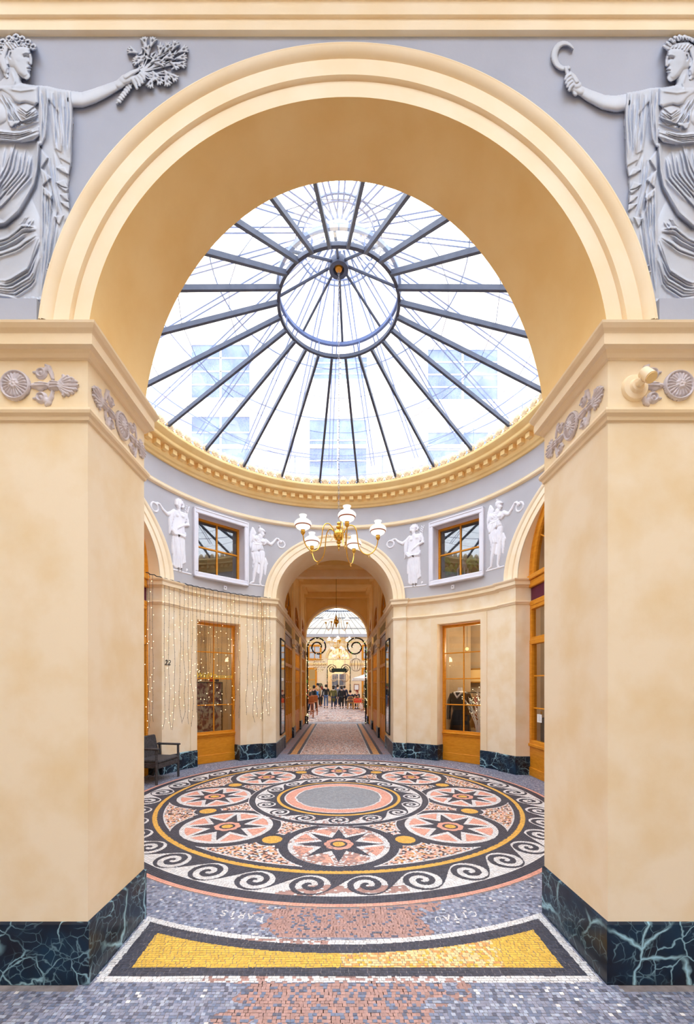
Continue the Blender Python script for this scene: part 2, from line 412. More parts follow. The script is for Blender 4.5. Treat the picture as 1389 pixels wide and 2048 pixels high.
# right far quadrant: side arch jamb -> passage jamb
A_, O_, B_ = quad_plan(SA, aPR, 37.9, 53.6)
x0, y0 = pol(RP, SA)
quads.append(([(x0 + .42, y0)] + A_, O_, B_ + [(PR, 9.95), (PR + .07, 9.95)], 37.9, 53.6, 'right'))
A_, O_, B_ = quad_plan(aPL, 180 - SA, 126.4, 142.1, 4.7, 6.0)
x0, y0 = pol(RP, 180 - SA)
quads.append(([(PL - .07, 9.95), (PL, 9.95)] + A_, O_, B_ + [(x0 - .42, y0)], 126.4, 142.1, 'left'))
n = 0
for A_, O_, B_, w0, w1, side in quads:
    mb = mould(A_, [(0, 0), (0, 3.2)]); mb.merge(mould(B_, [(0, 0), (0, 3.2)])); mb.merge(mould(O_, [(0, 2.74), (0, 3.2)]))
    # reveals
    mid = (w0 + w1) / 2
    for aa in (w0, w1):
        p = pol(RW, aa); q = (p[0] + .27 * cos(math.radians(mid)), p[1] + .27 * sin(math.radians(mid)))
        mb.quad((p[0], p[1], 0), (q[0], q[1], 0), (q[0], q[1], 2.74), (p[0], p[1], 2.74))
    rr = [[(x, y, 2.74) for (x, y) in O_], [(x + .3 * cos(math.radians(mid)), y + .3 * sin(math.radians(mid)), 2.74) for (x, y) in O_]]
    mb.grid(rr)
    struct(mb.build('wall_rotunda_' + side, 'cream_wall'), 'cream rotunda wall with pilasters and shop window, %s side' % side, 'wall')
    full = A_ + O_[1:-1] + B_
    trim(mould(full, CORN), 'cream', 'impost cornice around the rotunda, %s side' % side)
    trim(mould(full, [(0, 2.88), (.010, 2.885), (.014, 2.90), (.024, 2.91), (.028, 2.925), (.024, 2.935), (0, 2.94)]), 'cream', 'string moulding under the rotunda frieze, %s side' % side)
    def rev(aa, sgn):
        p = pol(RW, aa); return (p[0] + .27 * cos(math.radians(mid)), p[1] + .27 * sin(math.radians(mid)))
    pl = mould(A_ + [rev(w0, 1)], PLIN); pl.merge(mould([rev(w1, 1)] + B_, PLIN))
    struct(pl.build('baseboard_rotunda_' + side, 'marble'), 'dark veined marble plinth round the rotunda, %s side' % side, 'plinth')
    # thin raised casing line round the shop window
    cs = MB()
    for aa, sg in ((w0, -1), (w1, 1)):
        a2 = aa + sg * 2.3
        cs.merge(mould(arc(RW - .012, min(aa, a2), max(aa, a2), .8), [(-.012, .3125), (0, .3125), (0, 2.74), (0, 2.86), (-.012, 2.86)]))
    cs.merge(mould(arc(RW - .012, w0, w1, 1), [(-.012, 2.74), (0, 2.74), (0, 2.86), (-.012, 2.86)]))
    for aa, sg in ((w0, -1), (w1, 1)):
        p = pol(RW, aa + sg * 2.3); q = pol(RW - .012, aa + sg * 2.3)
        cs.quad((*p, .3125), (*q, .3125), (*q, 2.86), (*p, 2.86))
        p = pol(RW, aa); q = pol(RW - .012, aa)
        cs.quad((*p, .3125), (*q, .3125), (*q, 2.74), (*p, 2.74))
    trim(cs, 'cream', 'flat plaster surround of the %s shop window' % side)
# near quadrants (hidden behind the front piers)
for a0, a1, side in ((180 + SA, 180 + 63, 'near_left'), (360 - 63, 360 - SA, 'near_right')):
    x0, y0 = pol(RP, 180 + SA if side == 'near_left' else 360 - SA)
    sx_ = -.42 if side == 'near_left' else .42
    p = arc(RW, a0, a1, 3)
    p = ([(x0 + sx_, y0)] + p) if side == 'near_left' else (p + [(x0 + sx_, y0)])
    struct(mould(p, [(0, 0), (0, 3.2)]).build('wall_rotunda_' + side, 'cream_wall'), 'cream rotunda wall behind the front pier, %s' % side.replace('_', ' '), 'wall')
    trim(mould(p, CORN), 'cream', 'impost cornice behind the front pier, %s' % side.replace('_', ' '))
    struct(mould(p, PLIN).build('baseboard_rotunda_' + side, 'marble'), 'marble plinth behind the front pier, %s' % side.replace('_', ' '), 'plinth')

# ---- drum wall (grey) with four arches and upper windows
WIN = [(37.1, 55.9), (124.1, 142.9)]           # upper window openings (with casing)
WZ0, WZ1 = 3.62, 4.70
arches = [(0, 0.0, RP * sin(math.radians(SA))), (90, -PX, PA), (180, 0.0, RP * sin(math.radians(SA))), (270, AX, AR + .2)]
def drum_low(t):
    z = 3.19
    for al, s0, r in arches:
        d = (t - al + 180) % 360 - 180
        if abs(d) < 60:
            s = RW * sin(math.radians(d)) - s0
            zc = ZI if al != 270 else AZ
            z = max(z, arch_low(s, r + .02, zc, 3.19))
    return z
def drum_segs(t, m):
    lo = drum_low(t)
    for a, b in WIN:
        if a + .9 < m < b - .9: return [(lo, WZ0 - .0), (WZ1, 5.40)]
    return [(lo, 5.40)]
ts = sorted(set([round(x, 3) for x in np.arange(0, 360.01, .75)] + [x for a, b in WIN for x in (a + .9, b - .9)]))
for al, s0, r in arches:
    for dd in np.linspace(-r, r, 60):
        v = (s0 + dd * .9999) / RW
        if abs(v) < 1: ts.append((al + math.degrees(math.asin(v))) % 360)
ts = sorted(ts)
mb = columns(ts, drum_segs, lambda t, z: (*pol(RW, t), z))
struct(mb.build('wall_drum', 'gray', smooth=False), 'grey upper wall of the rotunda', 'wall')
def cyl_fn(al, s0, R, zc):
    ca, sa_ = cos(math.radians(al)), sin(math.radians(al))
    def f(r, a, o):
        s = s0 + r * cos(a); d = math.sqrt(max((R - o) ** 2 - s * s, .01))
        return (d * ca - s * sa_, RC + d * sa_ + s * ca, zc + r * sin(a))
    return f
for al, s0, r, lab in ((0, 0, RP * sin(math.radians(SA)), 'right side'), (90, -PX, PA, 'passage'), (180, 0, RP * sin(math.radians(SA)), 'left side')):
    P_ = [(rr, oo * .8) for rr, oo in ARCHP(r)]
    trim(arch_sweep(P_, cyl_fn(al, s0, RW, ZI), 72), 'cream_light', 'moulded cream archivolt of the %s arch in the rotunda' % lab, True)
# soffits of the rotunda arches
mb = arch_sweep([(PA, -.01 - .12 * j) for j in range(2)], cyl_fn(90, -PX, RW - .02, ZI), 60)
rows = []
for i in range(61):
    a = PI * i / 60; s = -PX + PA * cos(a); rows.append([(-s, RC + math.sqrt((RW - .02) ** 2 - s * s), ZI + PA * sin(a)), (-s, 9.95, ZI + PA * sin(a))])
struct(MB().grid(rows).build('ceiling_passage_arch', 'cream', smooth=True), 'cream soffit of the passage entrance arch', 'ceiling')
for sg, lab in ((1, 'right'), (-1, 'left')):
    rs = RP * sin(math.radians(SA)); rows = []
    for i in range(61):
        a = PI * i / 60; s = rs * cos(a); rows.append([(sg * math.sqrt((RW - .02) ** 2 - s * s), RC + s, ZI + rs * sin(a)), (sg * 3.75, RC + s, ZI + rs * sin(a))])
    struct(MB().grid(rows).build('ceiling_side_arch_' + lab, 'cream', smooth=True), 'cream soffit of the %s side arch' % lab, 'ceiling')

# string course and main cornice
circ = arc(RW, 0, 360, 2)[:-1]
trim(mould(circ, [(0, 4.88), (.02, 4.885), (.045, 4.90), (.052, 4.92), (.046, 4.94), (.05, 4.95), (.03, 4.965), (0, 4.97)], closed=True), 'cream', 'round string moulding above the windows')
MC = [(0, 5.34), (.03, 5.345), (.045, 5.375), (.075, 5.39), (.095, 5.42), (.10, 5.435), (.10, 5.52), (.115, 5.525), (.145, 5.535), (.225, 5.545), (.235, 5.56), (.235, 5.60), (.24, 5.605), (.262, 5.625), (.29, 5.655), (.30, 5.67), (.30, 5.70), (.29, 5.715), (.20, 5.73)]
cor = mould(circ, [(a * 1.12, b) for a, b in MC], closed=True)
ND = 112
for i in range(ND):
    a = 360 * (i + .5) / ND; ca, sa_ = cos(math.radians(a)), sin(math.radians(a)); hw = .043
    r0, r1 = RW - .11, RW - .195
    vs = [(r * ca - s * sa_, RC + r * sa_ + s * ca, z) for z in (5.452, 5.528) for r, s in ((r0, -hw), (r1, -hw), (r1, hw), (r0, hw))]
    cor.add(vs, [(0, 1, 2, 3), (4, 7, 6, 5), (0, 4, 5, 1), (1, 5, 6, 2), (2, 6, 7, 3), (3, 7, 4, 0)])
cornice = trim(cor, 'yellow', 'great dentilled ring cornice under the glass dome')
# antefixes on the cornice: small shell palmettes
def antefix_mb():
    mb = MB(); hw, h = .062, .125
    for j in range(7):
        a = math.radians(-66 + 22 * j); L = .088 if j != 3 else .098
        tip = (sin(a) * L * .72, -.012, .026 + cos(a) * L); base = (sin(a) * .012, -.002, .022)
        mid = ((tip[0] + base[0]) / 2, -.017, (tip[2] + base[2]) / 2)
        mb.tube([base, mid, tip], [.005, .010, .012], 6); mb.ball(tip, .0125, 6, 5)
    for s in (-1, 1):
        pts = [(s * (.012 + .026 * (1 - cos(t)) ), -.012, .016 + .013 * sin(t * 1.4)) for t in np.linspace(0, PI, 8)]
        mb.tube(pts, .007, 6)
        mb.lathe([(.0001, -.014), (.012, -.012), (.014, 0)], (s * .052, 0, .02), 8, 'y')
    mb.box(-hw, hw, -.008, .012, 0, .018)
    mb.lathe([(.0001, -.004), (.05, -.004), (.055, .006), (.0001, .008)], (0, 0, .05), 12, 'y')
    return mb
NA = 100; proto = None
for i in range(NA):
    a = 360 * (i + .5) / NA
    R_ = RW - .30 * 1.12 + .035
    loc = (R_ * cos(math.radians(a)), RC + R_ * sin(math.radians(a)), 5.705)
    if proto is None:
        proto = antefix_mb().build('antefix', 'cream', None); o = proto
    else:
        o = proto.copy(); C.objects.link(o)
    o.parent = cornice; o.location = loc; o.scale = (1.3, 1.3, 1.3); o.rotation_euler = (0, 0, math.radians(a - 90))
# top ledge
trim(mould(circ, [(.2, 5.72), (.26, 5.72), (.27, 5.765), (.2, 5.765)], closed=True), 'steel_light', 'blue grey gutter ring behind the palmettes')

# ------------------------------------------------------------------ GLASS DOME
RG0, ZG0, RG1, ZG1 = 3.10, 5.76, .812, 6.62
dome = thing('glass_dome', 'big round glass dome on dark steel ribs over the rotunda', 'skylight', (0, RC, ZG0))
def dp(r, z, deg): return (r * cos(math.radians(deg)), RC + r * sin(math.radians(deg)), z)
for i in range(24):
    a = 7.5 + 15 * i; mb = MB(); ca, sa_ = cos(math.radians(a)), sin(math.radians(a)); hw = .019
    vs = []
    for r, z in ((RG0, ZG0), (RG1, ZG1)):
        for s, dz in ((-hw, -.045), (hw, -.045), (hw, .02), (-hw, .02)):
            vs.append((r * ca - s * sa_, RC + r * sa_ + s * ca, z + dz))
    mb.add(vs, [(0, 1, 5, 4), (1, 2, 6, 5), (2, 3, 7, 6), (3, 0, 4, 7), (0, 3, 2, 1), (4, 5, 6, 7)])
    mb.build('rib', 'steel', dome)
def ring_mb(r, z, w_, h_, n=72):
    return mould([(r * cos(2 * PI * i / n), RC + r * sin(2 * PI * i / n)) for i in range(n)], [(-w_ / 2, z - h_ / 2), (w_ / 2, z - h_ / 2), (w_ / 2, z + h_ / 2), (-w_ / 2, z + h_ / 2), (-w_ / 2, z - h_ / 2)], closed=True)
ring_mb(RG1, ZG1, .04, .05).build('lower_ring', 'steel', dome)
ring_mb(RG1 + .01, ZG1 + .20, .04, .05).build('upper_ring', 'steel_light', dome)
for i in range(8):
    p = dp(RG1, ZG1, 22 + 45 * i); q = dp(RG1, ZG1 + .2, 22 + 45 * i); MB().tube([p, q], .012, 6).build('ring_post', 'steel_light', dome)
# glazing: every bay of the cone is a sheet with lapped panes
mb = MB()
for i in range(24):
    a0, a1 = 7.5 + 15 * i, 22.5 + 15 * i
    for j in range(4):
        r0 = RG0 + (RG1 - RG0) * j / 4; r1 = RG0 + (RG1 - RG0) * (j + 1.02) / 4
        z0 = ZG0 + (ZG1 - ZG0) * j / 4 + .028; z1 = ZG0 + (ZG1 - ZG0) * (j + 1.02) / 4 + .022
        mb.quad(dp(r0, z0, a0), dp(r0, z0, a1), dp(r1, z1, a1), dp(r1, z1, a0))
mb.build('glazing', 'sky_glass', dome)
# thin glazing clips between ribs
for rr in (1.45, 2.05, 2.62):
    mb = MB()
    zz = ZG0 + (ZG1 - ZG0) * (RG0 - rr) / (RG0 - RG1) + .03
    for i in range(24):
        mb.tube([dp(rr, zz, 7.5 + 15 * i), dp(rr, zz, 22.5 + 15 * i)], .0045, 4)
    mb.build('glazing_bar', 'steel_light', dome)
HZ = 7.17
mb = MB(); mb.lathe([(.07, .03), (.078, -.03), (.13, -.03), (.135, .0), (.13, .07), (.05, .13), (.0001, .14)], (0, RC, HZ), 32)
mb.build('hub', 'steel', dome)
mb = MB(); mb.lathe([(.0001, -.03), (.02, -.03), (.045, -.01), (.055, .03)], (0, RC, HZ - .01), 20); mb.build('hub_boss', 'wood', dome)
for i in range(8):
    a = -94 + 45 * i; mb = MB(); mb.tube([dp(.12, HZ + .02, a), dp(RG1 + .02, ZG1 + .22, a)], .019, 6); mb.build('lantern_rib', 'steel', dome)
mb = MB()
for i in range(16):
    a0, a1 = 22.5 * i, 22.5 * (i + 1)
    mb.quad(dp(RG1 + .05, ZG1 + .25, a0), dp(RG1 + .05, ZG1 + .25, a1), dp(.1, HZ + .06, a1), dp(.1, HZ + .06, a0))
mb.build('lantern_glazing', 'sky_glass', dome)
# outer protective frame above the glass: pairs of thin light bars and two rings
outer = thing('outer_skylight_frame', 'pale thin double bars and guard rings above the glass dome', 'frame', (0, RC, 7.6))
mb = MB()
for i in range(24):
    for d in (-.9, .9):
        a = 15 * i + 3
        ca, sa_ = cos(math.radians(a)), sin(math.radians(a)); o = .035 * (1 if d > 0 else -1)
        mb.tube([(.2 * ca - o * sa_, RC + .2 * sa_ + o * ca, 7.62), (3.7 * ca - o * sa_, RC + 3.7 * sa_ + o * ca, 6.42)], .011, 4)
mb.build('double_bars', 'steel_light', outer)
for rr in (.50, .58):
    ring_mb(rr, 7.5, .018, .02, 48).build('guard_ring', 'steel_light', outer)
for i in range(24):
    MB().tube([dp(.5, 7.5, 15 * i), dp(.58, 7.5, 15 * i)], .006, 4).build('guard_rung', 'steel_light', outer)
for rr in (1.7, 2.6, 3.4): ring_mb(rr, 7.62 - (rr - .2) * .343, .014, .014, 72).build('tie_ring', 'steel_light', outer)
# railing on the roof round the dome
rail = thing('roof_railing', 'thin curved railing standing on the roof outside the dome', 'railing', (0, RC, 5.8))
mb = MB()
for zz in (6.55, 6.95):
    mb.tube([pol(4.3, a) + (zz,) for a in range(20, 161, 4)], .012, 5)
mb.build('rails', 'steel_light', rail)
for a in range(20, 161, 14):
    MB().tube([pol(4.3, a) + (5.8,), pol(4.3, a) + (7.0,)], .012, 5).build('post', 'steel_light', rail)
# drum outer roof
mb = MB(); mb.merge(mould(circ, [(.2, 5.80), (-.9, 5.80), (-.95, 5.7)], closed=True))
struct(mb.build('ceiling_roof_collar', 'gray'), 'flat roof collar around the dome', 'roof')

# courtyard house fronts seen faintly through the glass
def house(y, x0, x1, z0, z1, wins, label, rz=0):
    h = thing('courtyard_house', label, 'building', (0, RC, 5.8), 0)
    mb = MB(); mb.box(x0, x1, y, y + .3, z0, z1); mb.box(x0, x1, y - .05, y, z0 + 4.1, z0 + 4.2)
    wl = mb.build('wall', 'cream_light', h)
    for (a, b, c, d) in wins:
        wmb = MB(); wmb.box(a - .08, b + .08, y - .04, y - .01, c - .08, c); wmb.box(a - .08, b + .08, y - .04, y - .01, d, d + .08)
        wmb.box(a - .08, a, y - .04, y - .01, c, d); wmb.box(b, b + .08, y - .04, y - .01, c, d)
        wmb.box((a + b) / 2 - .03, (a + b) / 2 + .03, y - .03, y - .005, c, d)
        for q in range(1, 4): wmb.box(a, b, y - .03, y - .005, c + (d - c) * q / 4 - .015, c + (d - c) * q / 4 + .015)
        f = wmb.build('window_frame', 'white', h)
        MB().quad((a, y - .006, c), (b, y - .006, c), (b, y - .006, d), (a, y - .006, d)).build('pane', 'glass_house', f)
    if rz: h.rotation_euler = (0, 0, rz)
    return h
M['glass_house'] = paint('glass_house', (90, 106, 146), (124, 140, 178), 2, .1, 0)
house(13.2, -7, 7, 5.0, 15.5, [(-.93, .88, 7.4, 10.0), (-4.7, -2.85, 8.1, 10.1), (-4.7, -2.85, 10.7, 12.4), (2.85, 5.07, 10.65, 12.25), (2.85, 5.07, 7.4, 9.6), (-.8, .9, 11.3, 12.0)], 'pale house with tall windows beyond the glass dome')

# ------------------------------------------------------------------ PASSAGE
P0, P1 = 9.95, 16.7
CZ = 5.22
bays = [(10.12, 11.95), (12.45, 14.25), (14.75, 16.45)]
for sg, X, lab in ((1, PX + PA + .05, 'right'), (-1, PX - PA - .05, 'left')):
    def fn(y, z, X=X): return (X, y, z)
    def segs(y, m):
        for a, b in bays:
            if a < m < b:
                c = (a + b) / 2; r = (b - a) / 2 - .12
                lo = 3.32 + (math.sqrt(max(r * r - (y - c) ** 2, 0)) * .95 if abs(y - c) < r else 0)
                return [(3.25, 3.32), (lo, CZ)] if abs(y - c) < r else [(3.25, CZ)]
        return [(0, CZ)]
    ys = [P0] + [a for a, b in bays] + [b for a, b in bays] + [P1]
    for a, b in bays: ys += list(np.linspace((a + b) / 2 - ((b - a) / 2 - .12), (a + b) / 2 + ((b - a) / 2 - .12), 25))
    mb = columns(sorted(ys), lambda y, m: segs(y, m), fn)
    struct(mb.build('wall_passage_' + lab, 'yellow'), 'ochre passage wall above the shopfronts, %s side' % lab, 'wall')
    trims = [(P0, 9.95)]
    pth = []
    for a, b in bays: pth += [(a - .0, b)]
    xi = X - sg * .0
    line = [(xi, P0)]
    for (a, b) in bays:
        line += [(xi, a - .0), (xi + sg * .0, a)]
    pA = (xi, P0); pB = (xi, P1)
    seq = [pA, pB] if sg > 0 else [pB, pA]
    trim(mould(seq, [(a * 1.1, b) for a, b in CORN]), 'cream', 'impost cornice along the %s passage wall' % lab)
    trim(mould(seq, NECK and [(0, 2.88), (.014, 2.90), (.028, 2.92), (.022, 2.94), (0, 2.945)]), 'cream', 'string moulding along the %s passage wall' % lab)
    for i, (a, b) in enumerate([(9.95, 10.12), (11.95, 12.45), (14.25, 14.75), (16.45, 16.7)]):
        pm = MB(); x0_, x1_ = sorted((X - sg * .05, X)); 
        pm.box(x0_, x1_, a, b, .3, CZ)
        struct(pm.build('trim_pilaster_%s_%d' % (lab, i + 1), 'yellow'), 'flat pilaster between shopfronts on the %s passage wall' % lab, 'pilaster')
        if i:
            pm = MB(); x0_, x1_ = sorted((X - sg * .09, X)); pm.box(x0_, x1_, a - .02, b + .02, 2.72, 2.86); pm.box(x0_, x1_, a, b, 2.6, 2.63)
            trim(pm, 'cream_light', 'small pilaster capital on the %s passage wall' % lab)
        bm_ = MB(); x0_, x1_ = sorted((X - sg * .07, X)); bm_.box(x0_, x1_, a - .01, b + .01, 0, .3)
        struct(bm_.build('baseboard_passage_%s_%d' % (lab, i + 1), 'marble'), 'dark marble foot of a %s passage pilaster' % lab, 'plinth')
# ceiling with cross beams
mb = MB(); mb.box(PX - 1.5, PX + 1.5, P0, P1 + .3, CZ, CZ + .1)
for y in (10.05, 12.2, 14.5, 16.55): mb.box(PX - 1.33, PX + 1.33, y - .2, y + .2, CZ - .2, CZ + .01)
for y0_, y1_ in ((10.25, 12.0), (12.4, 14.3), (14.7, 16.35)):
    for x_ in (PX - 1.28, PX + 1.14): mb.box(x_, x_ + .14, y0_, y1_, CZ - .1, CZ + .01)
struct(mb.build('ceiling_passage', 'ochre'), 'ochre coffered ceiling of the passage', 'ceiling')
# end wall of passage with arch
def end_wall(name, y, xc, r, zc, x0, x1, ztop, label, mat='ochre', th=.3):
    xs = sorted([x0, x1, xc - r, xc + r] + list(np.linspace(xc - r, xc + r, 61)))
    mb = MB()
    for yy in (y, y + th):
        mb.merge(columns(xs, lambda x, m: [((arch_low(x - xc, r, zc, zc) if abs(m - xc) < r else 0), ztop)], lambda x, z: (x, yy, z)))
    rows = [[(xc + r, y, 0), (xc + r, y + th, 0)]]
    for i in range(49):
        a = PI * i / 48; rows.append([(xc + r * cos(a), y, zc + r * sin(a)), (xc + r * cos(a), y + th, zc + r * sin(a))])
    rows.append([(xc - r, y, 0), (xc - r, y + th, 0)])
    mb.grid(rows)
    return struct(mb.build(name, mat), label, 'wall')
end_wall('wall_passage_end', P1, PX, 1.262, 3.44, PX - 1.5, PX + 1.5, CZ, 'ochre end wall of the passage with its round arch')
trim(arch_sweep([(1.262, 0), (1.262, .03), (1.34, .03), (1.35, .015), (1.36, 0)], lambda r, a, o: (PX + r * cos(a), P1 - o, 3.44 + r * sin(a)), 48), 'cream', 'plain band round the far passage arch')
# back shells: shop rooms so that no sky is seen behind windows
def room(name, x0, x1, y0, y1, z0, z1, mat, label, open_side):
    mb = MB(); 
    F = {'-x': [(x0, y0), (x0, y1)], '+x': [(x1, y0), (x1, y1)], '-y': [(x0, y0), (x1, y0)], '+y': [(x0, y1), (x1, y1)]}
    for k_, (a, b) in F.items():
        if k_ == open_side: continue
        mb.quad((*a, z0), (*b, z0), (*b, z1), (*a, z1))
    mb.quad((x0, y0, z0), (x1, y0, z0), (x1, y1, z0), (x0, y1, z0)); mb.quad((x0, y0, z1), (x1, y0, z1), (x1, y1, z1), (x0, y1, z1))
    return struct(mb.build(name, mat), label, 'room')
room('wall_shop_passage_right', 1.28, 3.2, 10.0, 16.69, 0, 5.2, 'warm_room', 'shop rooms behind the right passage front', '-x')
room('wall_shop_passage_left', -3.2, -1.44, 10.0, 16.69, 0, 5.2, 'warm_room', 'shop rooms behind the left passage front', '+x')
light('passage_shop_fill', (2.2, 13.0, 2.4), 60, (1, .8, .55), .2); light('passage_shop_fill', (-2.3, 13.0, 2.4), 60, (1, .8, .55), .2)  # unseen fill lights added inside the shop rooms

# side-arch rooms and corner shop rooms
for sg, lab in ((1, 'right'), (-1, 'left')):
    x0_, x1_ = sorted((sg * 3.40, sg * 6.0))
    room('wall_shop_side_' + lab, x0_, x1_, 3.9, 7.9, 0, 4.9, 'warm_room', 'shop room behind the %s side arch' % lab, '-x' if sg > 0 else '+x')
# rooms behind diagonal windows: rotated boxes
def diag_room(name, ang, z0, z1, mat, label, hw=1.0, d0=3.60, d1=5.6):
    mb = MB()
    mb.quad((d0, -hw, z0), (d1, -hw - .8, z0), (d1, -hw - .8, z1), (d0, -hw, z1)); mb.quad((d0, hw, z0), (d1, hw + .8, z0), (d1, hw + .8, z1), (d0, hw, z1))
    mb.quad((d1, -hw - .8, z0), (d1, hw + .8, z0), (d1, hw + .8, z1), (d1, -hw - .8, z1))
    mb.quad((d0, -hw, z0), (d0, hw, z0), (d1, hw + .8, z0), (d1, -hw - .8, z0)); mb.quad((d0, -hw, z1), (d0, hw, z1), (d1, hw + .8, z1), (d1, -hw - .8, z1))
    mb.xf(Matrix.Translation((0, RC, 0)) @ Matrix.Rotation(math.radians(ang), 4, 'Z'))
    return struct(mb.build(name, mat), label, 'room')
diag_room('wall_shop_corner_right', 45.75, 0, 3.1, 'warm_room', 'shop room behind the right rotunda window', .62)
diag_room('wall_shop_corner_left', 134.25, 0, 3.1, 'warm_room', 'shop room behind the left rotunda window', .62)
diag_room('wall_upper_room_right', 46.5, 3.25, 4.95, 'dark_room', 'dim room behind the right upper window')
diag_room('wall_upper_room_left', 133.5, 3.25, 4.95, 'dark_room', 'dim room behind the left upper window')
def dpt(ang, d, s, z):
    a = math.radians(ang); return (d * cos(a) - s * sin(a), RC + d * sin(a) + s * cos(a), z)
light('corner_shop_lamp', dpt(45.75, 4.4, 0, 2.3), 50, (1, .8, .55), .15); light('corner_shop_lamp', dpt(134.25, 4.4, 0, 2.3), 34, (1, .78, .52), .15)
light('side_shop_lamp', (4.6, 6.4, 2.4), 26, (1, .72, .42), .2); light('side_shop_lamp', (-4.6, 6.4, 2.4), 26, (1, .72, .42), .2)

# ------------------------------------------------------------------ HALL BEYOND
HX, H0, H1, HZ_ = 4.6, 17.0, 36.0, 5.75
mb = MB()
for s in (-1, 1): mb.box(min(s * HX, s * (HX + .2)), max(s * HX, s * (HX + .2)), H0, H1, 0, HZ_)
struct(mb.build('wall_hall_sides', 'cream'), 'cream side walls of the glazed hall', 'wall')
mb = MB(); mb.box(-HX, PX - 1.45, H0 - .05, H0 + .05, 0, HZ_); mb.box(PX + 1.45, HX, H0 - .05, H0 + .05, 0, HZ_); mb.box(PX - 1.5, PX + 1.5, H0, H0 + .05, CZ, HZ_ + .3)
struct(mb.build('wall_hall_front', 'cream'), 'cream wall of the hall on the passage side', 'wall')
end_wall('wall_hall_back', H1, .0, 1.0, 3.95, -HX, HX, HZ_, 'cream back wall of the hall with an arch', 'cream', 1.5)
trim(arch_sweep([(1.0, 0), (1.0, .05), (1.1, .05), (1.14, .08), (1.15, 0)], lambda r, a, o: (r * cos(a), H1 - o, 3.95 + r * sin(a)), 36), 'yellow', 'band round the far hall arch')
mb = MB()
for z0_, z1_, d in ((3.35, 3.5, .08), (5.3, 5.4, .06)):
    for a, b in ((-HX, -1.0), (1.0, HX)) if z0_ < 5 else ((-HX, HX),): mb.box(a, b, H1 - d, H1, z0_, z1_)
trim(mb, 'yellow', 'string mouldings on the hall back wall')
mb = MB(); mb.box(-HX, HX, H1 - .25, H1, HZ_, HZ_ + .27); mb.box(-HX, -HX + .2, H0, H1, HZ_, HZ_ + .25); mb.box(HX - .2, HX, H0, H1, HZ_, HZ_ + .25)
trim(mb, 'gray', 'grey blue gutter beam under the hall roof')
hr = thing('hall_glass_roof', 'hipped glass roof with grey steel bars over the far hall', 'skylight', (0, 26, HZ_))
E = [(-HX, H0), (HX, H0), (HX, H1), (-HX, H1)]; RX, RY0, RY1, RZ = 1.1, 19, 32.2, 7.35
Rr = [(-RX, RY0), (RX, RY0), (RX, RY1), (-RX, RY1)]
g = MB(); bars = MB()
for i in range(4):
    j = (i + 1) % 4; a, b = E[i], E[j]; c, d = Rr[j], Rr[i]
    z0_ = HZ_ + .25
    g.quad((*a, z0_), (*b, z0_), (*c, RZ), (*d, RZ))
    nb_ = 14 if i % 2 == 0 else 30
    for q in range(nb_ + 1):
        t = q / nb_; p = (a[0] + (b[0] - a[0]) * t, a[1] + (b[1] - a[1]) * t, z0_); e = (d[0] + (c[0] - d[0]) * t, d[1] + (c[1] - d[1]) * t, RZ)
        bars.tube([p, e], .035 if q in (0, nb_) else .018, 4)
    for q in (.33, .66):
        bars.tube([(a[0] + (d[0] - a[0]) * q, a[1] + (d[1] - a[1]) * q, z0_ + (RZ - z0_) * q), (b[0] + (c[0] - b[0]) * q, b[1] + (c[1] - b[1]) * q, z0_ + (RZ - z0_) * q)], .012, 4)
    bars.tube([(*d, RZ), (*c, RZ)], .05, 4)
for q in range(12):
    y = RY0 + (RY1 - RY0) * q / 11; bars.tube([(-RX, y, RZ), (0, y, RZ + .35), (RX, y, RZ)], .03, 4)
bars.tube([(0, RY0, RZ + .35), (0, RY1, RZ + .35)], .04, 4)
for q in (-.7, -.35, .35, .7): bars.tube([(RX * q, RY1, RZ), (RX * q, RY1, RZ + .35 * (1 - abs(q)))], .02, 4)
g.quad((-RX, RY0, RZ), (-RX, RY1, RZ), (0, RY1, RZ + .35), (0, RY0, RZ + .35)); g.quad((RX, RY0, RZ), (RX, RY1, RZ), (0, RY1, RZ + .35), (0, RY0, RZ + .35))
g.build('glazing', 'hall_glass', hr); bars.build('bars', 'steel', hr)
for y in (22, 27, 32):
    MB().tube([(-HX, y, HZ_ + .2), (HX, y, HZ_ + .2)], .03, 6).build('tie_rod', 'steel', hr)
# behind the far arch
struct(MB().box(-3, 3, 42, 42.2, 0, 8).build('wall_far_court', 'cream_light'), 'pale wall far behind the hall arch', 'wall')
mb = MB(); mb.box(-2.6, -2.5, 37.5, 42, 0, 6); mb.box(2.5, 2.6, 37.5, 42, 0, 6)
struct(mb.build('wall_far_sides', 'cream_light'), 'side walls of the far court', 'wall')
mb = MB(); mb.box(-3, 3, 37.5, 42.2, 8.0, 8.1); mb.box(-3, 3, 37.5, 37.6, 5.8, 8.0)  # unseen cover added to cut the sky light on the court
struct(mb.build('far_court_sky_block', 'cream_light'), 'added cover cutting sky light over the court behind the hall', 'ceiling')
light('far_court_fill', (0, 39.5, 5.5), 60, (1, .95, .88), .4)  # unseen fill light added to brighten the covered court
fw = thing('far_window', 'blue paned window in the pale wall behind the far arch', 'window', (0, 42, 1))
MB().box(-.72, .72, 41.9, 42, .35, 2.75).build('frame', 'white', fw)
MB().box(-.66, -.07, 41.86, 41.92, .4, 2.7).build('pane', 'glass_far', fw) if 'glass_far' in M else MB().box(-.66, -.07, 41.86, 41.92, .4, 2.7).build('pane', 'glass_house', fw)
MB().box(.07, .66, 41.86, 41.92, .4, 2.7).build('pane', 'glass_house', fw)
mb = MB()
for q in range(1, 4): mb.box(-.66, .66, 41.84, 41.87, .4 + 2.3 * q / 4 - .02, .4 + 2.3 * q / 4 + .02)
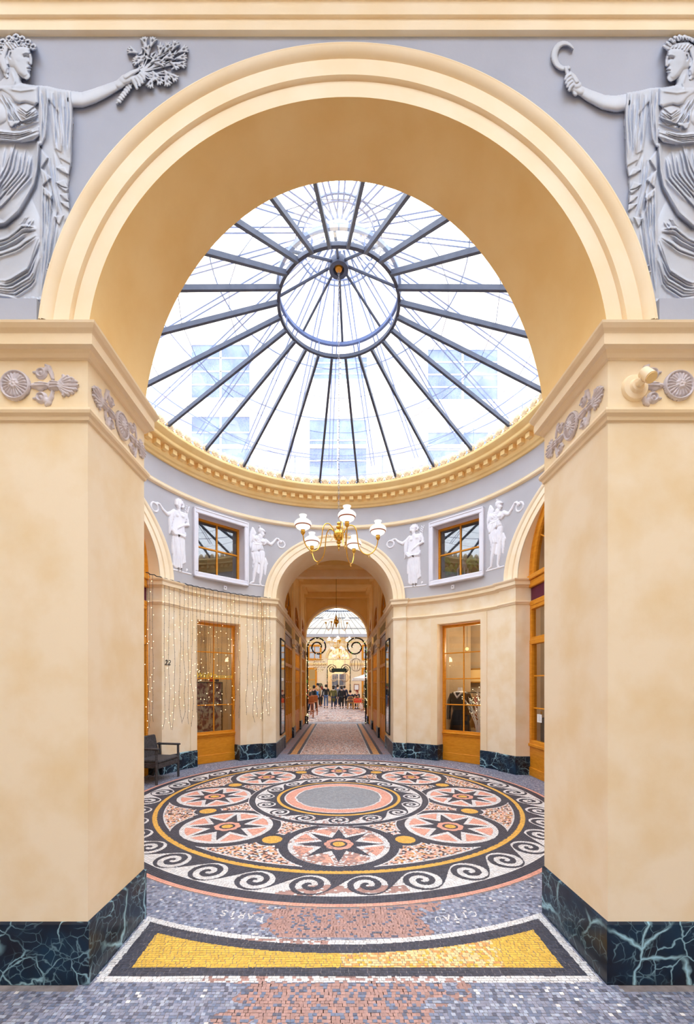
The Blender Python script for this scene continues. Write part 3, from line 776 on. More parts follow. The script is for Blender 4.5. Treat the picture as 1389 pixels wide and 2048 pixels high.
mb.build('glazing_bar', 'white', fw)
gg = thing('iron_grille', 'white iron grille with a fan top in the far hall arch', 'grille', (0, 37.4, 0))
mb = MB()
for i in range(9):
    a = PI * i / 8; mb.tube([(0, 37.4, 3.95), (cos(a) * .98, 37.4, 3.95 + sin(a) * .98)], .018, 4)
for r in (.35, .68, .98): mb.tube([(cos(PI * i / 16) * r, 37.4, 3.95 + sin(PI * i / 16) * r) for i in range(17)], .018, 4)
mb.tube([(-1, 37.4, 3.92), (1, 37.4, 3.92)], .03, 4)
mb.build('fan_light', 'white', gg)
mb = MB()
for i in range(7): mb.tube([(.45 + i * .08, 37.4, 0), (.45 + i * .08, 37.4, 3.9)], .013, 4)
mb.build('open_leaf', 'white', gg)

# gallery around the camera: side walls, back wall and a glass roof, so the front wall is lit as in a covered arcade
GX, GY, GZ = 4.6, -6.0, 7.2
mb = MB(); mb.box(-GX - .2, -GX, GY, 2.1, 0, GZ); mb.box(GX, GX + .2, GY, 2.1, 0, GZ); mb.box(-GX, GX, GY - .2, GY, 0, GZ)
struct(mb.build('wall_gallery', 'cream'), 'cream walls of the gallery behind the viewer', 'wall')
mb = MB(); mb.box(-GX, GX, 2.12, 2.35, 4.81, GZ)
struct(mb.build('wall_front_top', 'cream'), 'cream wall over the front entablature', 'wall')
ROOF_IN = 1.65
mb = MB(); mb.box(-GX, GX, GY, GY + ROOF_IN, GZ, GZ + .15); mb.box(-GX, GX, 2.1 - ROOF_IN * .45, 2.3, GZ, GZ + .15)
mb.box(-GX, -GX + ROOF_IN, GY, 2.1, GZ, GZ + .15); mb.box(GX - ROOF_IN, GX, GY, 2.1, GZ, GZ + .15)
struct(mb.build('ceiling_gallery', 'cream'), 'ceiling margins round the gallery roof light', 'ceiling')
gl = thing('gallery_glass_roof', 'glass roof light over the gallery', 'skylight', (0, -2, GZ))
MB().quad((-GX + ROOF_IN, GY + ROOF_IN, GZ + .1), (GX - ROOF_IN, GY + ROOF_IN, GZ + .1), (GX - ROOF_IN, 2.1 - ROOF_IN * .45, GZ + .1), (-GX + ROOF_IN, 2.1 - ROOF_IN * .45, GZ + .1)).build('glazing', 'sky_glass', gl)
mb = MB()
for i in range(7):
    x = -GX + ROOF_IN + (2 * GX - 2 * ROOF_IN) * i / 6; mb.box(x - .02, x + .02, GY + ROOF_IN, 1.6, GZ + .02, GZ + .1)
mb.build('bars', 'steel', gl)
# ------------------------------------------------------------------ FLOOR MOSAIC
# every tessera is a small quad; its colour comes from the drawn pattern
DARK, WHITE, SALM, GOLD, GRAY, YEL, RED, SLAB, PINKF, BROWN, ORAN, BLUEG, CREAMT, LGRAY, DGRAY = range(15)
PAL = np.array([lin(c) for c in [(70, 70, 82), (226, 222, 222), (236, 168, 148), (232, 178, 84), (148, 150, 170), (226, 180, 78), (180, 142, 134),
                                 (150, 152, 158), (232, 182, 158), (122, 92, 84), (226, 162, 98), (120, 128, 152), (238, 206, 150), (168, 174, 192), (104, 106, 124)]])
def hash2(x, y, s=0):
    v = np.sin(x * 127.1 + y * 311.7 + s * 74.7) * 43758.5453; return v - np.floor(v)
def vnoise(x, y, s=0):
    xi, yi = np.floor(x), np.floor(y); xf, yf = x - xi, y - yi
    u, v = xf * xf * (3 - 2 * xf), yf * yf * (3 - 2 * yf)
    return (hash2(xi, yi, s) * (1 - u) + hash2(xi + 1, yi, s) * u) * (1 - v) + (hash2(xi, yi + 1, s) * (1 - u) + hash2(xi + 1, yi + 1, s) * u) * v
def fbm(x, y, s=0): return .5 * vnoise(x, y, s) + .3 * vnoise(2.1 * x, 2.1 * y, s + 1) + .2 * vnoise(4.3 * x, 4.3 * y, s + 2)
def wave(ang, r, nw, rm, hw, ph, sgn=1):
    """running scroll: True where white (outer body)"""
    L = 2 * PI * rm / nw; s = ang / (2 * PI) * nw + ph
    c0 = np.round(s); dx = (s - c0) * L * sgn; dy = r - rm              # nearest curl centre
    rho = np.hypot(dx, dy); R0 = hw * .93
    fr = (s - np.floor(s)) if sgn > 0 else 1 - (s - np.floor(s))
    vb = R0 * np.cos(PI * fr)                        # boundary (dy positive is outside)
    out = dy > vb
    t = np.mod(np.arctan2(-dy, -dx) * 1.0, 2 * PI)   # measured from the left, turning over the inner side
    tt = np.mod(t - 0.0, 2 * PI)
    Pp = R0 * .64
    wv = np.mod((R0 - rho) / Pp - tt / (2 * PI) + .0, 1.0)
    ins = wv > .5
    return np.where(rho < R0, ins, out)
def damaged(x, y): 
    # reddish cement repairs: a broad worn strip along the axis near the camera
    a = .55 * fbm(x * 3.1 + 5, y * 5.3, 3) + .45 * fbm(x * 11, y * 14, 6)
    b = np.exp(-((x - .08) / .95) ** 2) * np.where(y < 3.6, 1.0, .0) * np.where(y > 2.46, 1, 0)
    c = np.exp(-((x - .05) / .85) ** 2) * np.where(y < 2.10, 1.0, 0)
    d = np.exp(-(((x + .28) / .30) ** 2 + ((y - 2.98) / .12) ** 2)) * 1.2
    return a, b, c, d
def pattern(x, y, k):
    """colour index at points, k = random per tessera"""
    X, Yc = x, y - RC; r = np.hypot(X, Yc); ang = np.arctan2(X, -Yc)          # ang 0 on the near axis
    col = np.full(x.shape, GRAY)
    a_, b_, c_, d_ = damaged(x, y)
    rot = r <= 2.81
    # outer scroll band
    def put(m, v): col[m] = v
    put(r < 2.81, SALM); put(r < 2.765, DARK)
    m = (r < 2.665) & (r > 2.33); wv = wave(ang, r, 36, 2.497, .168, .5); put(m & wv, WHITE); put(m & ~wv, DARK)
    put(r < 2.335, DARK); put(r < 2.31, GOLD); put(r < 2.258, DARK); put(r < 2.195, WHITE)
    sp = np.select([k < .26, k < .52, k < .66, k < .80, k < .90], [WHITE, PINKF, BROWN, DARK, ORAN], SALM)
    m = r < 2.178; col[m] = sp[m]
    # eight rosettes
    for j in range(8):
        t = j * PI / 4; cx, cy = 1.685 * math.sin(t), -1.685 * math.cos(t)
        dx, dy = X - cx, Yc - cy; q = np.hypot(dx, dy); th = np.arctan2(dx, -dy) - t
        put((q < .585) & (r < 2.20), WHITE); put((q < .570) & (r < 2.26), DARK); put(q < .482, WHITE)
        # 8 point star with inner points
        th8 = np.mod(th + PI / 8, PI / 4) - PI / 8; ath = np.abs(th8)
        R1, R2 = .405, .175
        # edge from (R1, 0) to (R2, pi/8)
        px_, py_ = q * np.cos(ath), q * np.sin(ath)
        x2, y2 = R2 * math.cos(PI / 8), R2 * math.sin(PI / 8)
        side = (x2 - R1) * (py_ - 0) - (y2 - 0) * (px_ - R1)
        L_ = math.hypot(x2 - R1, y2); sd = side / L_
        put((q < .43) & (sd < -.045), SALM)
        put(sd > 0, DARK) if False else None
        col[(q < .41) & (sd > 0)] = DARK
        fl = .128 + .012 * np.abs(np.cos(th * 4)); put(q < fl, SALM); put(q < .083, DARK); put(q < .058, GOLD)
    # S links: small discs between the rosettes
    for j in range(8):
        t = (j + .5) * PI / 4; cx, cy = 1.70 * math.sin(t), -1.70 * math.cos(t)
        q = np.hypot(X - cx, Yc - cy)
        put(q < .172, WHITE); put(q < .155, DARK); put(q < .098, GOLD)
        # link strokes to both neighbours
        for sgn in (-1, 1):
            t1 = t + sgn * PI / 8; c1x, c1y = 1.685 * math.sin(t1), -1.685 * math.cos(t1)
            q1 = np.hypot(X - c1x, Yc - c1y)
            th = np.arctan2(X - cx, -(Yc - cy)) - t
            mm = (q < .24) & (q > .098) & (q1 < .60) & (q1 > .482); put(mm, DARK)
    # inner rings
    put(r < 1.205, WHITE); put(r < 1.19, DARK)
    m = (r < 1.115) & (r > .86); wv = wave(ang, r, 16, .99, .125, .0); put(m & wv, WHITE); put(m & ~wv, DARK)
    put(r < .87, DARK); put(r < .835, GOLD); put(r < .79, DARK); put(r < .735, WHITE); put(r < .715, SALM)
    e = .555 + .02 * vnoise(ang * 6, r * 0, 9)
    put(r < e + .02, WHITE); put(r < e, SLAB)
    # ---- threshold panel
    u = x - AX; th_ = (np.abs(u) < 1.312) & (y < 3.0) & (r > 2.9) & (y > 2.075)
    edge = 1.300 - np.abs(u)
    def trap(ins, rin, ylo): return th_ & (edge > ins) & (r > rin) & (y > ylo)
    put(trap(.012, 3.165, 2.088), WHITE); put(trap(.056, 3.208, 2.132), DARK); put(trap(.150, 3.285, 2.198), YEL)
    m = trap(.150, 3.285, 2.198) & (u > -.12 + .15 * fbm(y * 9, u * 3, 4)) & (u < .80 + .1 * fbm(y * 14, u * 2, 5)); col[m] = np.where(k[m] < .55, CREAMT, np.where(k[m] < .8, ORAN, YEL))
    # grey setting bed variation
    g = (col == GRAY); col[g & (k > .62)] = BLUEG; col[g & (k < .16)] = LGRAY; col[g & (k > .90)] = DGRAY; col[g & (k < .015)] = WHITE
    # cement repairs
    rep = np.zeros(x.shape, bool)
    rep |= (b_ * (.55 + .9 * a_) > .74) & (r > 2.81) & (r < 3.165) & (k < .86)
    rep |= (c_ * (.45 + 1.1 * a_) > .72) & (y < 2.085) & (k < .70)
    rep |= (d_ * (.4 + 1.2 * a_) > .95) & (r > 2.33) & (r < 2.665) & (col == WHITE) & (k < .8)
    dd = np.exp(-(((x + .12) / .36) ** 2 + ((y - 3.02) / .16) ** 2)) + np.exp(-(((x - .42) / .22) ** 2 + ((y - 3.05) / .12) ** 2))
    rep |= (dd * (.4 + 1.2 * a_) > .80) & (r > 2.33) & (r < 2.665) & (col == WHITE) & (k < .85)
    q = np.hypot(X, Yc + 1.685)
    rep |= (q < .48) & (fbm(x * 6, y * 8, 8) > .47) & ((col == WHITE) | (col == SALM)) & (k < .62)
    rep |= (x > -.7) & (x < -.05) & (y < 2.45) & (r < 3.21) & (r > 3.165) & (k < .6)
    rep |= (np.abs(x) < .7) & (y < 2.132) & (y > 2.085) & (k < .35)
    rep |= (q > .5) & (x > -.9) & (x < .5) & (r < 1.2) & (y < 4.8) & (r > .87) & (k < .25) & (col == WHITE)
    # lost inscription in white tesserae, read from inside the rotunda
    for (txt, x0_, y0_, sl) in (('SIRAP', -.78, 2.70, -.24), ('UATIC', .62, 2.615, .26)):
        for i, ch in enumerate(txt):
            for seg in GLY[ch]:
                for (p, q2) in zip(seg[:-1], seg[1:]):
                    def W(g): 
                        gx = x0_ + (i * .062 + (1 - g[0]) * .04); gy = y0_ + (1 - g[1]) * .062 + sl * (gx - x0_) * (1 if sl > 0 else 1)
                        return gx, gy
                    ax, ay = W(p); bx, by = W(q2); vx, vy = bx - ax, by - ay
                    t = np.clip(((x - ax) * vx + (y - ay) * vy) / (vx * vx + vy * vy + 1e-9), 0, 1)
                    hit = np.hypot(x - ax - t * vx, y - ay - t * vy) < .0045
                    col[hit] = WHITE; rep[hit] = False
    col[rep] = RED
    return col, rep
GLY = {'S': [[(1, .85), (.7, 1), (.2, .95), (.1, .7), (.8, .4), (.9, .15), (.5, 0), (0, .15)]], 'I': [[(.5, 0), (.5, 1)]],
       'R': [[(.1, 0), (.1, 1), (.7, 1), (.9, .75), (.7, .5), (.1, .5)], [(.5, .5), (.9, 0)]], 'A': [[(0, 0), (.5, 1), (1, 0)], [(.2, .4), (.8, .4)]],
       'P': [[(.1, 0), (.1, 1), (.7, 1), (.9, .75), (.7, .5), (.1, .5)]], 'U': [[(.1, 1), (.1, .2), (.5, 0), (.9, .2), (.9, 1)]],
       'T': [[(0, 1), (1, 1)], [(.5, 0), (.5, 1)]], 'C': [[(1, .85), (.6, 1), (.1, .75), (.1, .25), (.6, 0), (1, .15)]]}
def tess_quads(cx, cy, ux, uy, hu, hv, jit=.10):
    """centres, unit direction u, half sizes -> corner arrays (N,4,2)"""
    N = len(cx); vx, vy = -uy, ux; out = np.empty((N, 4, 2))
    for i, (a, b) in enumerate(((-1, -1), (1, -1), (1, 1), (-1, 1))):
        ja = a * hu * (1 + rng.uniform(-jit, jit, N)); jb = b * hv * (1 + rng.uniform(-jit, jit, N))
        out[:, i, 0] = cx + ux * ja + vx * jb; out[:, i, 1] = cy + uy * ja + vy * jb
    return out
def split_quads(Q, K, n):
    """split quads into n x n"""
    outs = []
    for i in range(n):
        for j in range(n):
            c = []
            for (a, b) in ((i, j), (i + 1, j), (i + 1, j + 1), (i, j + 1)):
                s, t = a / n, b / n
                c.append((Q[:, 0] * (1 - s) + Q[:, 1] * s) * (1 - t) + (Q[:, 3] * (1 - s) + Q[:, 2] * s) * t)
            outs.append(np.stack(c, 1))
    return np.concatenate(outs), np.concatenate([K] * n * n)
def colour_field(Q, K, pat):
    cen = Q.mean(1); c0, r0 = pat(cen[:, 0], cen[:, 1], K)
    bd = np.zeros(len(Q), bool)
    for i in range(4):
        p = cen * .1 + Q[:, i] * .9; c1, r1 = pat(p[:, 0], p[:, 1], K); bd |= (c1 != c0)
    near = cen[:, 1] < 5.2
    sets = [(Q[~bd], K[~bd])]
    for msk, n in ((bd & near, 3), (bd & ~near, 2)):
        if msk.any(): sets.append(split_quads(Q[msk], K[msk], n))
    Qa = np.concatenate([s[0] for s in sets]); Ka = np.concatenate([s[1] for s in sets])
    cen = Qa.mean(1); c, rp = pat(cen[:, 0], cen[:, 1], Ka)
    rgb = PAL[c] * (1 + (hash2(Ka * 57.3, Ka * 19.1) - .5)[:, None] * np.where(c == DARK, .5, .26)[:, None])
    rgb = rgb * (1 + (hash2(Ka * 7.3, Ka * 91.1)[:, None] - .5) * np.array([.06, 0, -.06]))
    # cement areas are flush: enlarge those quads so no joint shows
    big = rp; m = Qa[big].mean(1, keepdims=True); Qa[big] = m + (Qa[big] - m) * 1.16
    return Qa, np.clip(rgb, 0, 1), rp
def tess_mesh(name, Q, RGB, RP, z, parent, mat='tile'):
    N = len(Q); co = np.zeros((N * 4, 3)); co[:, :2] = Q.reshape(-1, 2); co[:, 2] = z + np.repeat(np.where(RP, -.0012, rng.uniform(0, .0006, N)), 4)
    me = bpy.data.meshes.new(name); me.vertices.add(N * 4); me.vertices.foreach_set('co', co.ravel())
    me.loops.add(N * 4); me.loops.foreach_set('vertex_index', np.arange(N * 4, dtype=np.int32))
    me.polygons.add(N); me.polygons.foreach_set('loop_start', np.arange(0, N * 4, 4, dtype=np.int32))
    try: me.polygons.foreach_set('loop_total', np.full(N, 4, dtype=np.int32))
    except Exception: pass
    me.update(calc_edges=True)
    at = me.attributes.new('tile', 'FLOAT_COLOR', 'POINT'); c4 = np.ones((N * 4, 4)); c4[:, :3] = np.repeat(RGB, 4, axis=0)
    at.data.foreach_set('color', c4.ravel()); me.materials.append(M[mat]); me.validate()
    o = bpy.data.objects.new(name, me); C.objects.link(o); o.parent = parent; o['kind'] = 'stuff'
    return o
def wob(x, y, s): return (fbm(x * 9, y * 9, s) - .5) * .012
floor_o = struct(MB().quad((-4.6, -6, -.002), (4.6, -6, -.002), (4.6, 43, -.002), (-4.6, 43, -.002)).build('floor', 'grout'), 'mosaic and stone floor running from the gallery to the far hall', 'floor')
# polar field
cxs, cys, uxs, uys, hus = [], [], [], [], []
TS = .0200
rr = .012
while rr < 2.81:
    n = max(4, int(round(2 * PI * rr / (TS * (1.15 if rr > .6 else 1.6))))); a = (np.arange(n) + rng.uniform()) * 2 * PI / n
    cxs.append(rr * np.cos(a)); cys.append(RC + rr * np.sin(a)); uxs.append(-np.sin(a)); uys.append(np.cos(a)); hus.append(np.full(n, PI * rr / n * .93)); rr += TS
cx, cy, ux, uy, hu = map(np.concatenate, (cxs, cys, uxs, uys, hus))
Q = tess_quads(cx, cy, ux, uy, hu, TS * .46); K = rng.uniform(0, 1, len(cx))
Q1, C1, R1_ = colour_field(Q, K, pattern)
# straight field around it
def cart(x0, x1, y0, y1, ts, keep):
    nx, ny = int((x1 - x0) / ts), int((y1 - y0) / (ts * .9))
    gx, gy = np.meshgrid(np.arange(nx), np.arange(ny)); off = hash2(gy.astype(float), gy * 0.0, 5)
    cx = x0 + (gx + off + hash2(gx * 1.0, gy * 1.0, 2) * .16) * ts; cy = y0 + gy * ts * .9
    cy = cy + wob(cx * .35, cy * .35, 11) * 1.2; cx, cy = cx.ravel(), cy.ravel(); m = keep(cx, cy); cx, cy = cx[m], cy[m]
    return tess_quads(cx, cy, np.ones(len(cx)), np.zeros(len(cx)), ts * .46, ts * .415), rng.uniform(0, 1, len(cx))
Q, K = cart(-3.5, 3.5, 1.35, 9.3, .0205, lambda x, y: (np.hypot(x, y - RC) > 2.815) & (np.hypot(x, y - RC) < 3.42) & (y > 2.95) | ((y <= 2.95) & (np.abs(x - AX) < 1.35) & (y > 2.02) & (np.hypot(x, y - RC) > 2.815)) | ((y <= 2.03) & (np.abs(x) < 2.3)) | ((y > 2.6) & (y <= 2.95) & (np.hypot(x, y - RC) > 2.815) & (np.hypot(x, y - RC) < 3.42)))
Q2, C2, R2_ = colour_field(Q, K, pattern)
tess_mesh('mosaic_roundel', Q1, C1, R1_, .0, floor_o); tess_mesh('mosaic_surround', Q2, C2, R2_, .0, floor_o)
# passage carpet of mosaic
def pat_pass(x, y, k):
    u = np.abs(x - PX); col = np.where(k < .4, PINKF, np.where(k < .62, RED, np.where(k < .85, WHITE, BROWN)))
    y0_, y1_ = 9.05, 16.4
    ins = np.minimum(1.05 - u, y - y0_)
    sel = np.where
    ib = 1.05 - u
    col = sel(ib < .27, DARK, col); col = sel(ib < .205, ORAN, col); col = sel(ib < .07, DARK, col); col = sel(ib < 0, np.where(k < .5, RED, GRAY), col)
    col = sel((ib >= .27) & (ib < .29), WHITE, col)
    col = sel((y < y0_ + .05) & (ib > .05), ORAN, col); col = sel((y < y0_ + .08) & (y > y0_ + .05) & (ib > .29), WHITE, col)
    col = sel((y < y0_) | (y > y1_), GRAY, col); col = sel((y > y1_) & (k < .3), WHITE, col)
    return col, np.zeros(x.shape, bool)
Q, K = cart(PX - 1.24, PX + 1.24, 8.75, 17.2, .030, lambda x, y: np.hypot(x, y - RC) > 3.42)
Q3, C3, R3_ = colour_field(Q, K, pat_pass); tess_mesh('mosaic_passage', Q3, C3, R3_, .0, floor_o)
def pat_hall(x, y, k):
    col = np.where(k < .45, PINKF, np.where(k < .7, RED, WHITE))
    for yc in (19.4, 24.5, 29.5):
        r = np.hypot(x, y - yc); 
        for a, b in ((1.9, 2.05), (1.2, 1.3), (.5, .62)): col = np.where((r > a) & (r < b), DARK, col)
        t = np.mod(np.arctan2(x, y - yc) * 8 / (2 * PI), 1); col = np.where((r > 1.4) & (r < 1.75) & (np.abs(t - .5) < .22) & (np.abs(np.abs(r - 1.575) - .1) < .04), BROWN, col)
    col = np.where((np.mod(y, 2.45) < .1), GRAY, col)
    return col, np.zeros(x.shape, bool)
Q, K = cart(-4.5, 4.5, 17.2, 36, .07, lambda x, y: x > -9)
c_, r_ = pat_hall(Q.mean(1)[:, 0], Q.mean(1)[:, 1], K); tess_mesh('mosaic_hall', Q, PAL[c_] * (1 + (K - .5)[:, None] * .3), r_, .0, floor_o)
# ------------------------------------------------------------------ WOODWORK AND WINDOWS
def loc_frame(ang, d):
    """matrix for a unit built in local x (to the viewer's right when looking out from the centre), y outward, z up"""
    return Matrix.Translation((0, RC, 0)) @ Matrix.Rotation(math.radians(ang - 90), 4, 'Z') @ Matrix.Translation((0, d, 0))
def placed(t, mat):
    t.matrix_world = mat; t.location = mat.to_translation(); t.rotation_euler = mat.to_euler(); return t
def window_bars(mb, x0, x1, z0, z1, nx, nz, w_=.011, y0=-.012, y1=.012):
    for i in range(1, nx): xx = x0 + (x1 - x0) * i / nx; mb.bbox(xx - w_, xx + w_, y0, y1, z0, z1, .003)
    for j in range(1, nz): zz = z0 + (z1 - z0) * j / nz; mb.bbox(x0, x1, y0, y1, zz - w_, zz + w_, .003)
def leaf_frame(mb, x0, x1, z0, z1, w_, y0, y1, c=.005):
    mb.bbox(x0, x1, y0, y1, z0, z0 + w_, c); mb.bbox(x0, x1, y0, y1, z1 - w_, z1, c)
    mb.bbox(x0, x0 + w_, y0, y1, z0 + w_, z1 - w_, c); mb.bbox(x1 - w_, x1, y0, y1, z0 + w_, z1 - w_, c)
def shop_window(ang, label):
    t = thing('shop_window', label, 'window'); hw = .455
    mb = MB(); leaf_frame(mb, -hw, hw, .56, 2.73, .05, -.035, .03)
    window_bars(mb, -hw + .05, hw - .05, .61, 2.68, 2, 4); mb.build('frame', 'wood', t, local=True)
    mb = MB(); mb.quad((-hw + .04, 0, .6), (hw - .04, 0, .6), (hw - .04, 0, 2.69), (-hw + .04, 0, 2.69)); mb.build('glass_pane', 'glass', t, local=True)
    mb = MB(); mb.bbox(-hw, hw, -.03, .03, 0, .56, .004); mb.bbox(-hw, hw, -.042, -.02, 0, .16, .006); mb.build('lower_panel', 'wood', t, local=True)
    mb = MB(); mb.bbox(-hw, hw, -.065, .0, .535, .575, .010); mb.bbox(-hw, hw, -.05, .0, .505, .535, .006); mb.build('sill', 'wood', t, local=True)
    return placed(t, loc_frame(ang, 3.54))
shop_window(45.75, 'oak shop window right of the passage with mannequin and white branches inside')
shop_window(134.25, 'oak shop window left of the passage behind the curtain of lights')
def upper_window(ang, label):
    t = thing('upper_window', label, 'window'); hw, z0, z1 = .485, WZ0 + .0, WZ1
    mb = MB()
    mb.bbox(-hw - .072, hw + .072, -.085, .0, z0 - .085, z0, .012); mb.bbox(-hw - .072, hw + .072, -.085, 0, z1, z1 + .085, .012)
    mb.bbox(-hw - .072, -hw, -.085, 0, z0, z1, .012); mb.bbox(hw, hw + .072, -.085, 0, z0, z1, .012)
    mb.bbox(-hw - .088, -hw - .06, -.095, 0, z0 - .10, z1 + .10, .006); mb.bbox(hw + .06, hw + .088, -.095, 0, z0 - .10, z1 + .10, .006)
    mb.bbox(-hw - .088, hw + .088, -.095, 0, z0 - .10, z0 - .07, .006); mb.bbox(-hw - .088, hw + .088, -.095, 0, z1 + .07, z1 + .10, .006)
    mb.build('casing', 'casing', t, local=True)
    mb = MB(); d = .17
    for a, b in (((-hw, z0), (hw, z0)), ((hw, z0), (hw, z1)), ((hw, z1), (-hw, z1)), ((-hw, z1), (-hw, z0))):
        mb.quad((a[0], -.03, a[1]), (b[0], -.03, b[1]), (b[0], d + .03, b[1]), (a[0], d + .03, a[1]))
    mb.build('reveal', 'casing', t, local=True)
    mb = MB(); leaf_frame(mb, -hw, hw, z0, z1, .042, d - .03, d + .03); window_bars(mb, -hw + .04, hw - .04, z0 + .04, z1 - .04, 2, 2, .015, d - .02, d + .02)
    mb.build('sash', 'wood', t, local=True)
    mb = MB(); mb.quad((-hw + .03, d, z0 + .03), (hw - .03, d, z0 + .03), (hw - .03, d, z1 - .03), (-hw + .03, d, z1 - .03)); mb.build('glass_pane', 'glass_up', t, local=True)
    return placed(t, loc_frame(ang, 3.335))
upper_window(46.5, 'square oak window in white surround showing a lantern and plants')
upper_window(133.5, 'square oak window in white surround with empty dark panes')
# side arch shopfronts
def side_front(sg, label):
    t = thing('arched_shopfront', label, 'shopfront'); hw = RP * sin(math.radians(SA)) - .0; r = hw - .01
    y0, y1 = -.04, .04
    mb = MB()
    for i in range(4): pass
    fr = [(r, y0), (r, y1)]
    rows = []
    for i in range(49):
        a = PI * i / 48; rows.append([(cos(a) * q, yy, ZI + .03 + sin(a) * q) for q, yy in ((r, y0 - .02), (r - .035, y0 - .02), (r - .045, y0), (r - .13, y0), (r - .14, y0 + .03), (r - .14, y1))])
    mb.grid(rows); mb.bbox(-hw, hw, y0 - .05, y1, ZI - .03, ZI + .05, .012); mb.bbox(-hw, hw, y0 - .02, y1, ZI - .15, ZI - .03, .01)
    mb.build('fanlight_frame', 'wood', t, local=True)
    mb = MB()
    for a in (30, 60, 90, 120, 150):
        a = math.radians(a); mb.tube([(cos(a) * .42, 0, ZI + .05 + sin(a) * .42), (cos(a) * (r - .12), 0, ZI + .03 + sin(a) * (r - .12))], .012, 6)
    mb.tube([(cos(PI * i / 20) * .42, 0, ZI + .05 + sin(PI * i / 20) * .42) for i in range(21)], .012, 6)
    mb.build('fanlight_bars', 'wood', t, local=True)
    mb = MB(); rows = [[(0, 0, ZI + .04)] * 2]
    vs = [(cos(PI * i / 32) * (r - .1), 0, ZI + .03 + sin(PI * i / 32) * (r - .1)) for i in range(33)]
    mb.add(vs, [tuple(range(33))]); mb.build('fanlight_glass', 'glass', t, local=True)
    MB().bbox(-hw, hw, -.02, .04, 2.93, ZI - .14, .004).build('fascia', 'purple', t, local=True, label='dark purple fascia board')
    MB().bbox(-hw, hw, -.045, .04, 2.84, 2.93, .01).build('fascia_rail', 'wood', t, local=True)
    # three bays: window, door, window
    for (a, b, door) in ((-hw, -.52, 0), (-.52, .52, 1), (.52, hw, 0)):
        mb = MB(); leaf_frame(mb, a, b, 2.26, 2.84, .055, y0, y1); leaf_frame(mb, a + .005, b - .005, .52, 2.27, .075, y0 - .01, y1)
        window_bars(mb, a + .08, b - .08, .6, 2.2, 1, 3); mb.build('door_leaf' if door else 'window_sash', 'wood', t, local=True)
        mb = MB(); mb.quad((a + .05, 0, .57), (b - .05, 0, .57), (b - .05, 0, 2.8), (a + .05, 0, 2.8)); mb.build('glass_pane', 'glass', t, local=True)
        mb = MB(); mb.bbox(a, b, y0, y1, 0, .53, .004); mb.bbox(a, b, y0 - .015, y0, 0, .14, .005); mb.bbox(a, b, y0 - .03, y0, .49, .54, .008); mb.build('lower_panel', 'wood', t, local=True)
    return placed(t, loc_frame(0 if sg > 0 else 180, 3.27))
side_front(1, 'oak arched shopfront on the right edge with dark purple fascia and paper notice')
side_front(-1, 'oak arched shopfront on the left edge behind the rattan armchair')
# passage shopfronts
def pass_front(y0, y1, sg, label):
    c, hw = (y0 + y1) / 2, (y1 - y0) / 2
    t = thing('passage_shopfront', label, 'shopfront', (0, 0, 0), 0, 'oak shopfronts lining the passage')
    mb = MB(); n = 4; ww = 2 * hw / n
    leaf_frame(mb, -hw, hw, .02, 2.58, .06, -.03, .03)
    for i in range(1, n): mb.bbox(-hw + ww * i - .028, -hw + ww * i + .028, -.03, .03, .05, 2.55, .004)
    mb.bbox(-hw, hw, -.03, .03, 2.02, 2.10, .004)
    window_bars(mb, -hw + .05, hw - .05, .75, 2.04, 1, 3, .012)
    mb.build('frame', 'wood', t, local=True)
    mb = MB(); mb.bbox(-hw, hw, -.02, .02, .02, .72, .003)
    for i in range(n): mb.bbox(-hw + ww * i + .06, -hw + ww * (i + 1) - .06, -.032, -.018, .12, .62, .008)
    mb.build('lower_panel', 'wood', t, local=True)
    mb = MB(); mb.quad((-hw, 0, .72), (hw, 0, .72), (hw, 0, 2.56), (-hw, 0, 2.56)); mb.build('glass_pane', 'glass', t, local=True)
    mb = MB(); mb.bbox(-hw, hw, -.01, .03, 2.58, 2.9, .003); leaf_frame(mb, -hw, hw, 2.58, 2.9, .05, -.03, 0, .004); mb.build('sign_board', 'wood_dark', t, local=True, label='dark brown blank sign board')
    mb = MB(); r = hw - .12
    vs = [(cos(PI * i / 24) * r, .03, 3.32 + sin(PI * i / 24) * r * .95) for i in range(25)]; mb.add(vs, [tuple(range(25))]); mb.build('lunette', 'wood_dark', t, local=True, label='dark brown round headed panel')
    mb = MB()
    for q in (r - .02, r * .45): mb.tube([(cos(PI * i / 24) * q, 0, 3.32 + sin(PI * i / 24) * q * .95) for i in range(25)], .022, 6)
    for a in (45, 90, 135): a = math.radians(a); mb.tube([(cos(a) * r * .45, 0, 3.32 + sin(a) * r * .43), (cos(a) * r, 0, 3.32 + sin(a) * r * .93)], .018, 6)
    mb.build('lunette_bars', 'wood', t, local=True)
    X = PX + sg * (PA + .07)
    return placed(t, Matrix.Translation((X, c, 0)) @ Matrix.Rotation(-sg * PI / 2, 4, 'Z'))
ordn = ['nearest the rotunda', 'in the middle of the row', 'next to the garland posts']
for sg, lab in ((1, 'right'), (-1, 'left')):
    for (a, b), od in zip(bays, ordn): pass_front(a, b, sg, 'oak glazed shopfront in the %s passage wall, %s' % (lab, od))
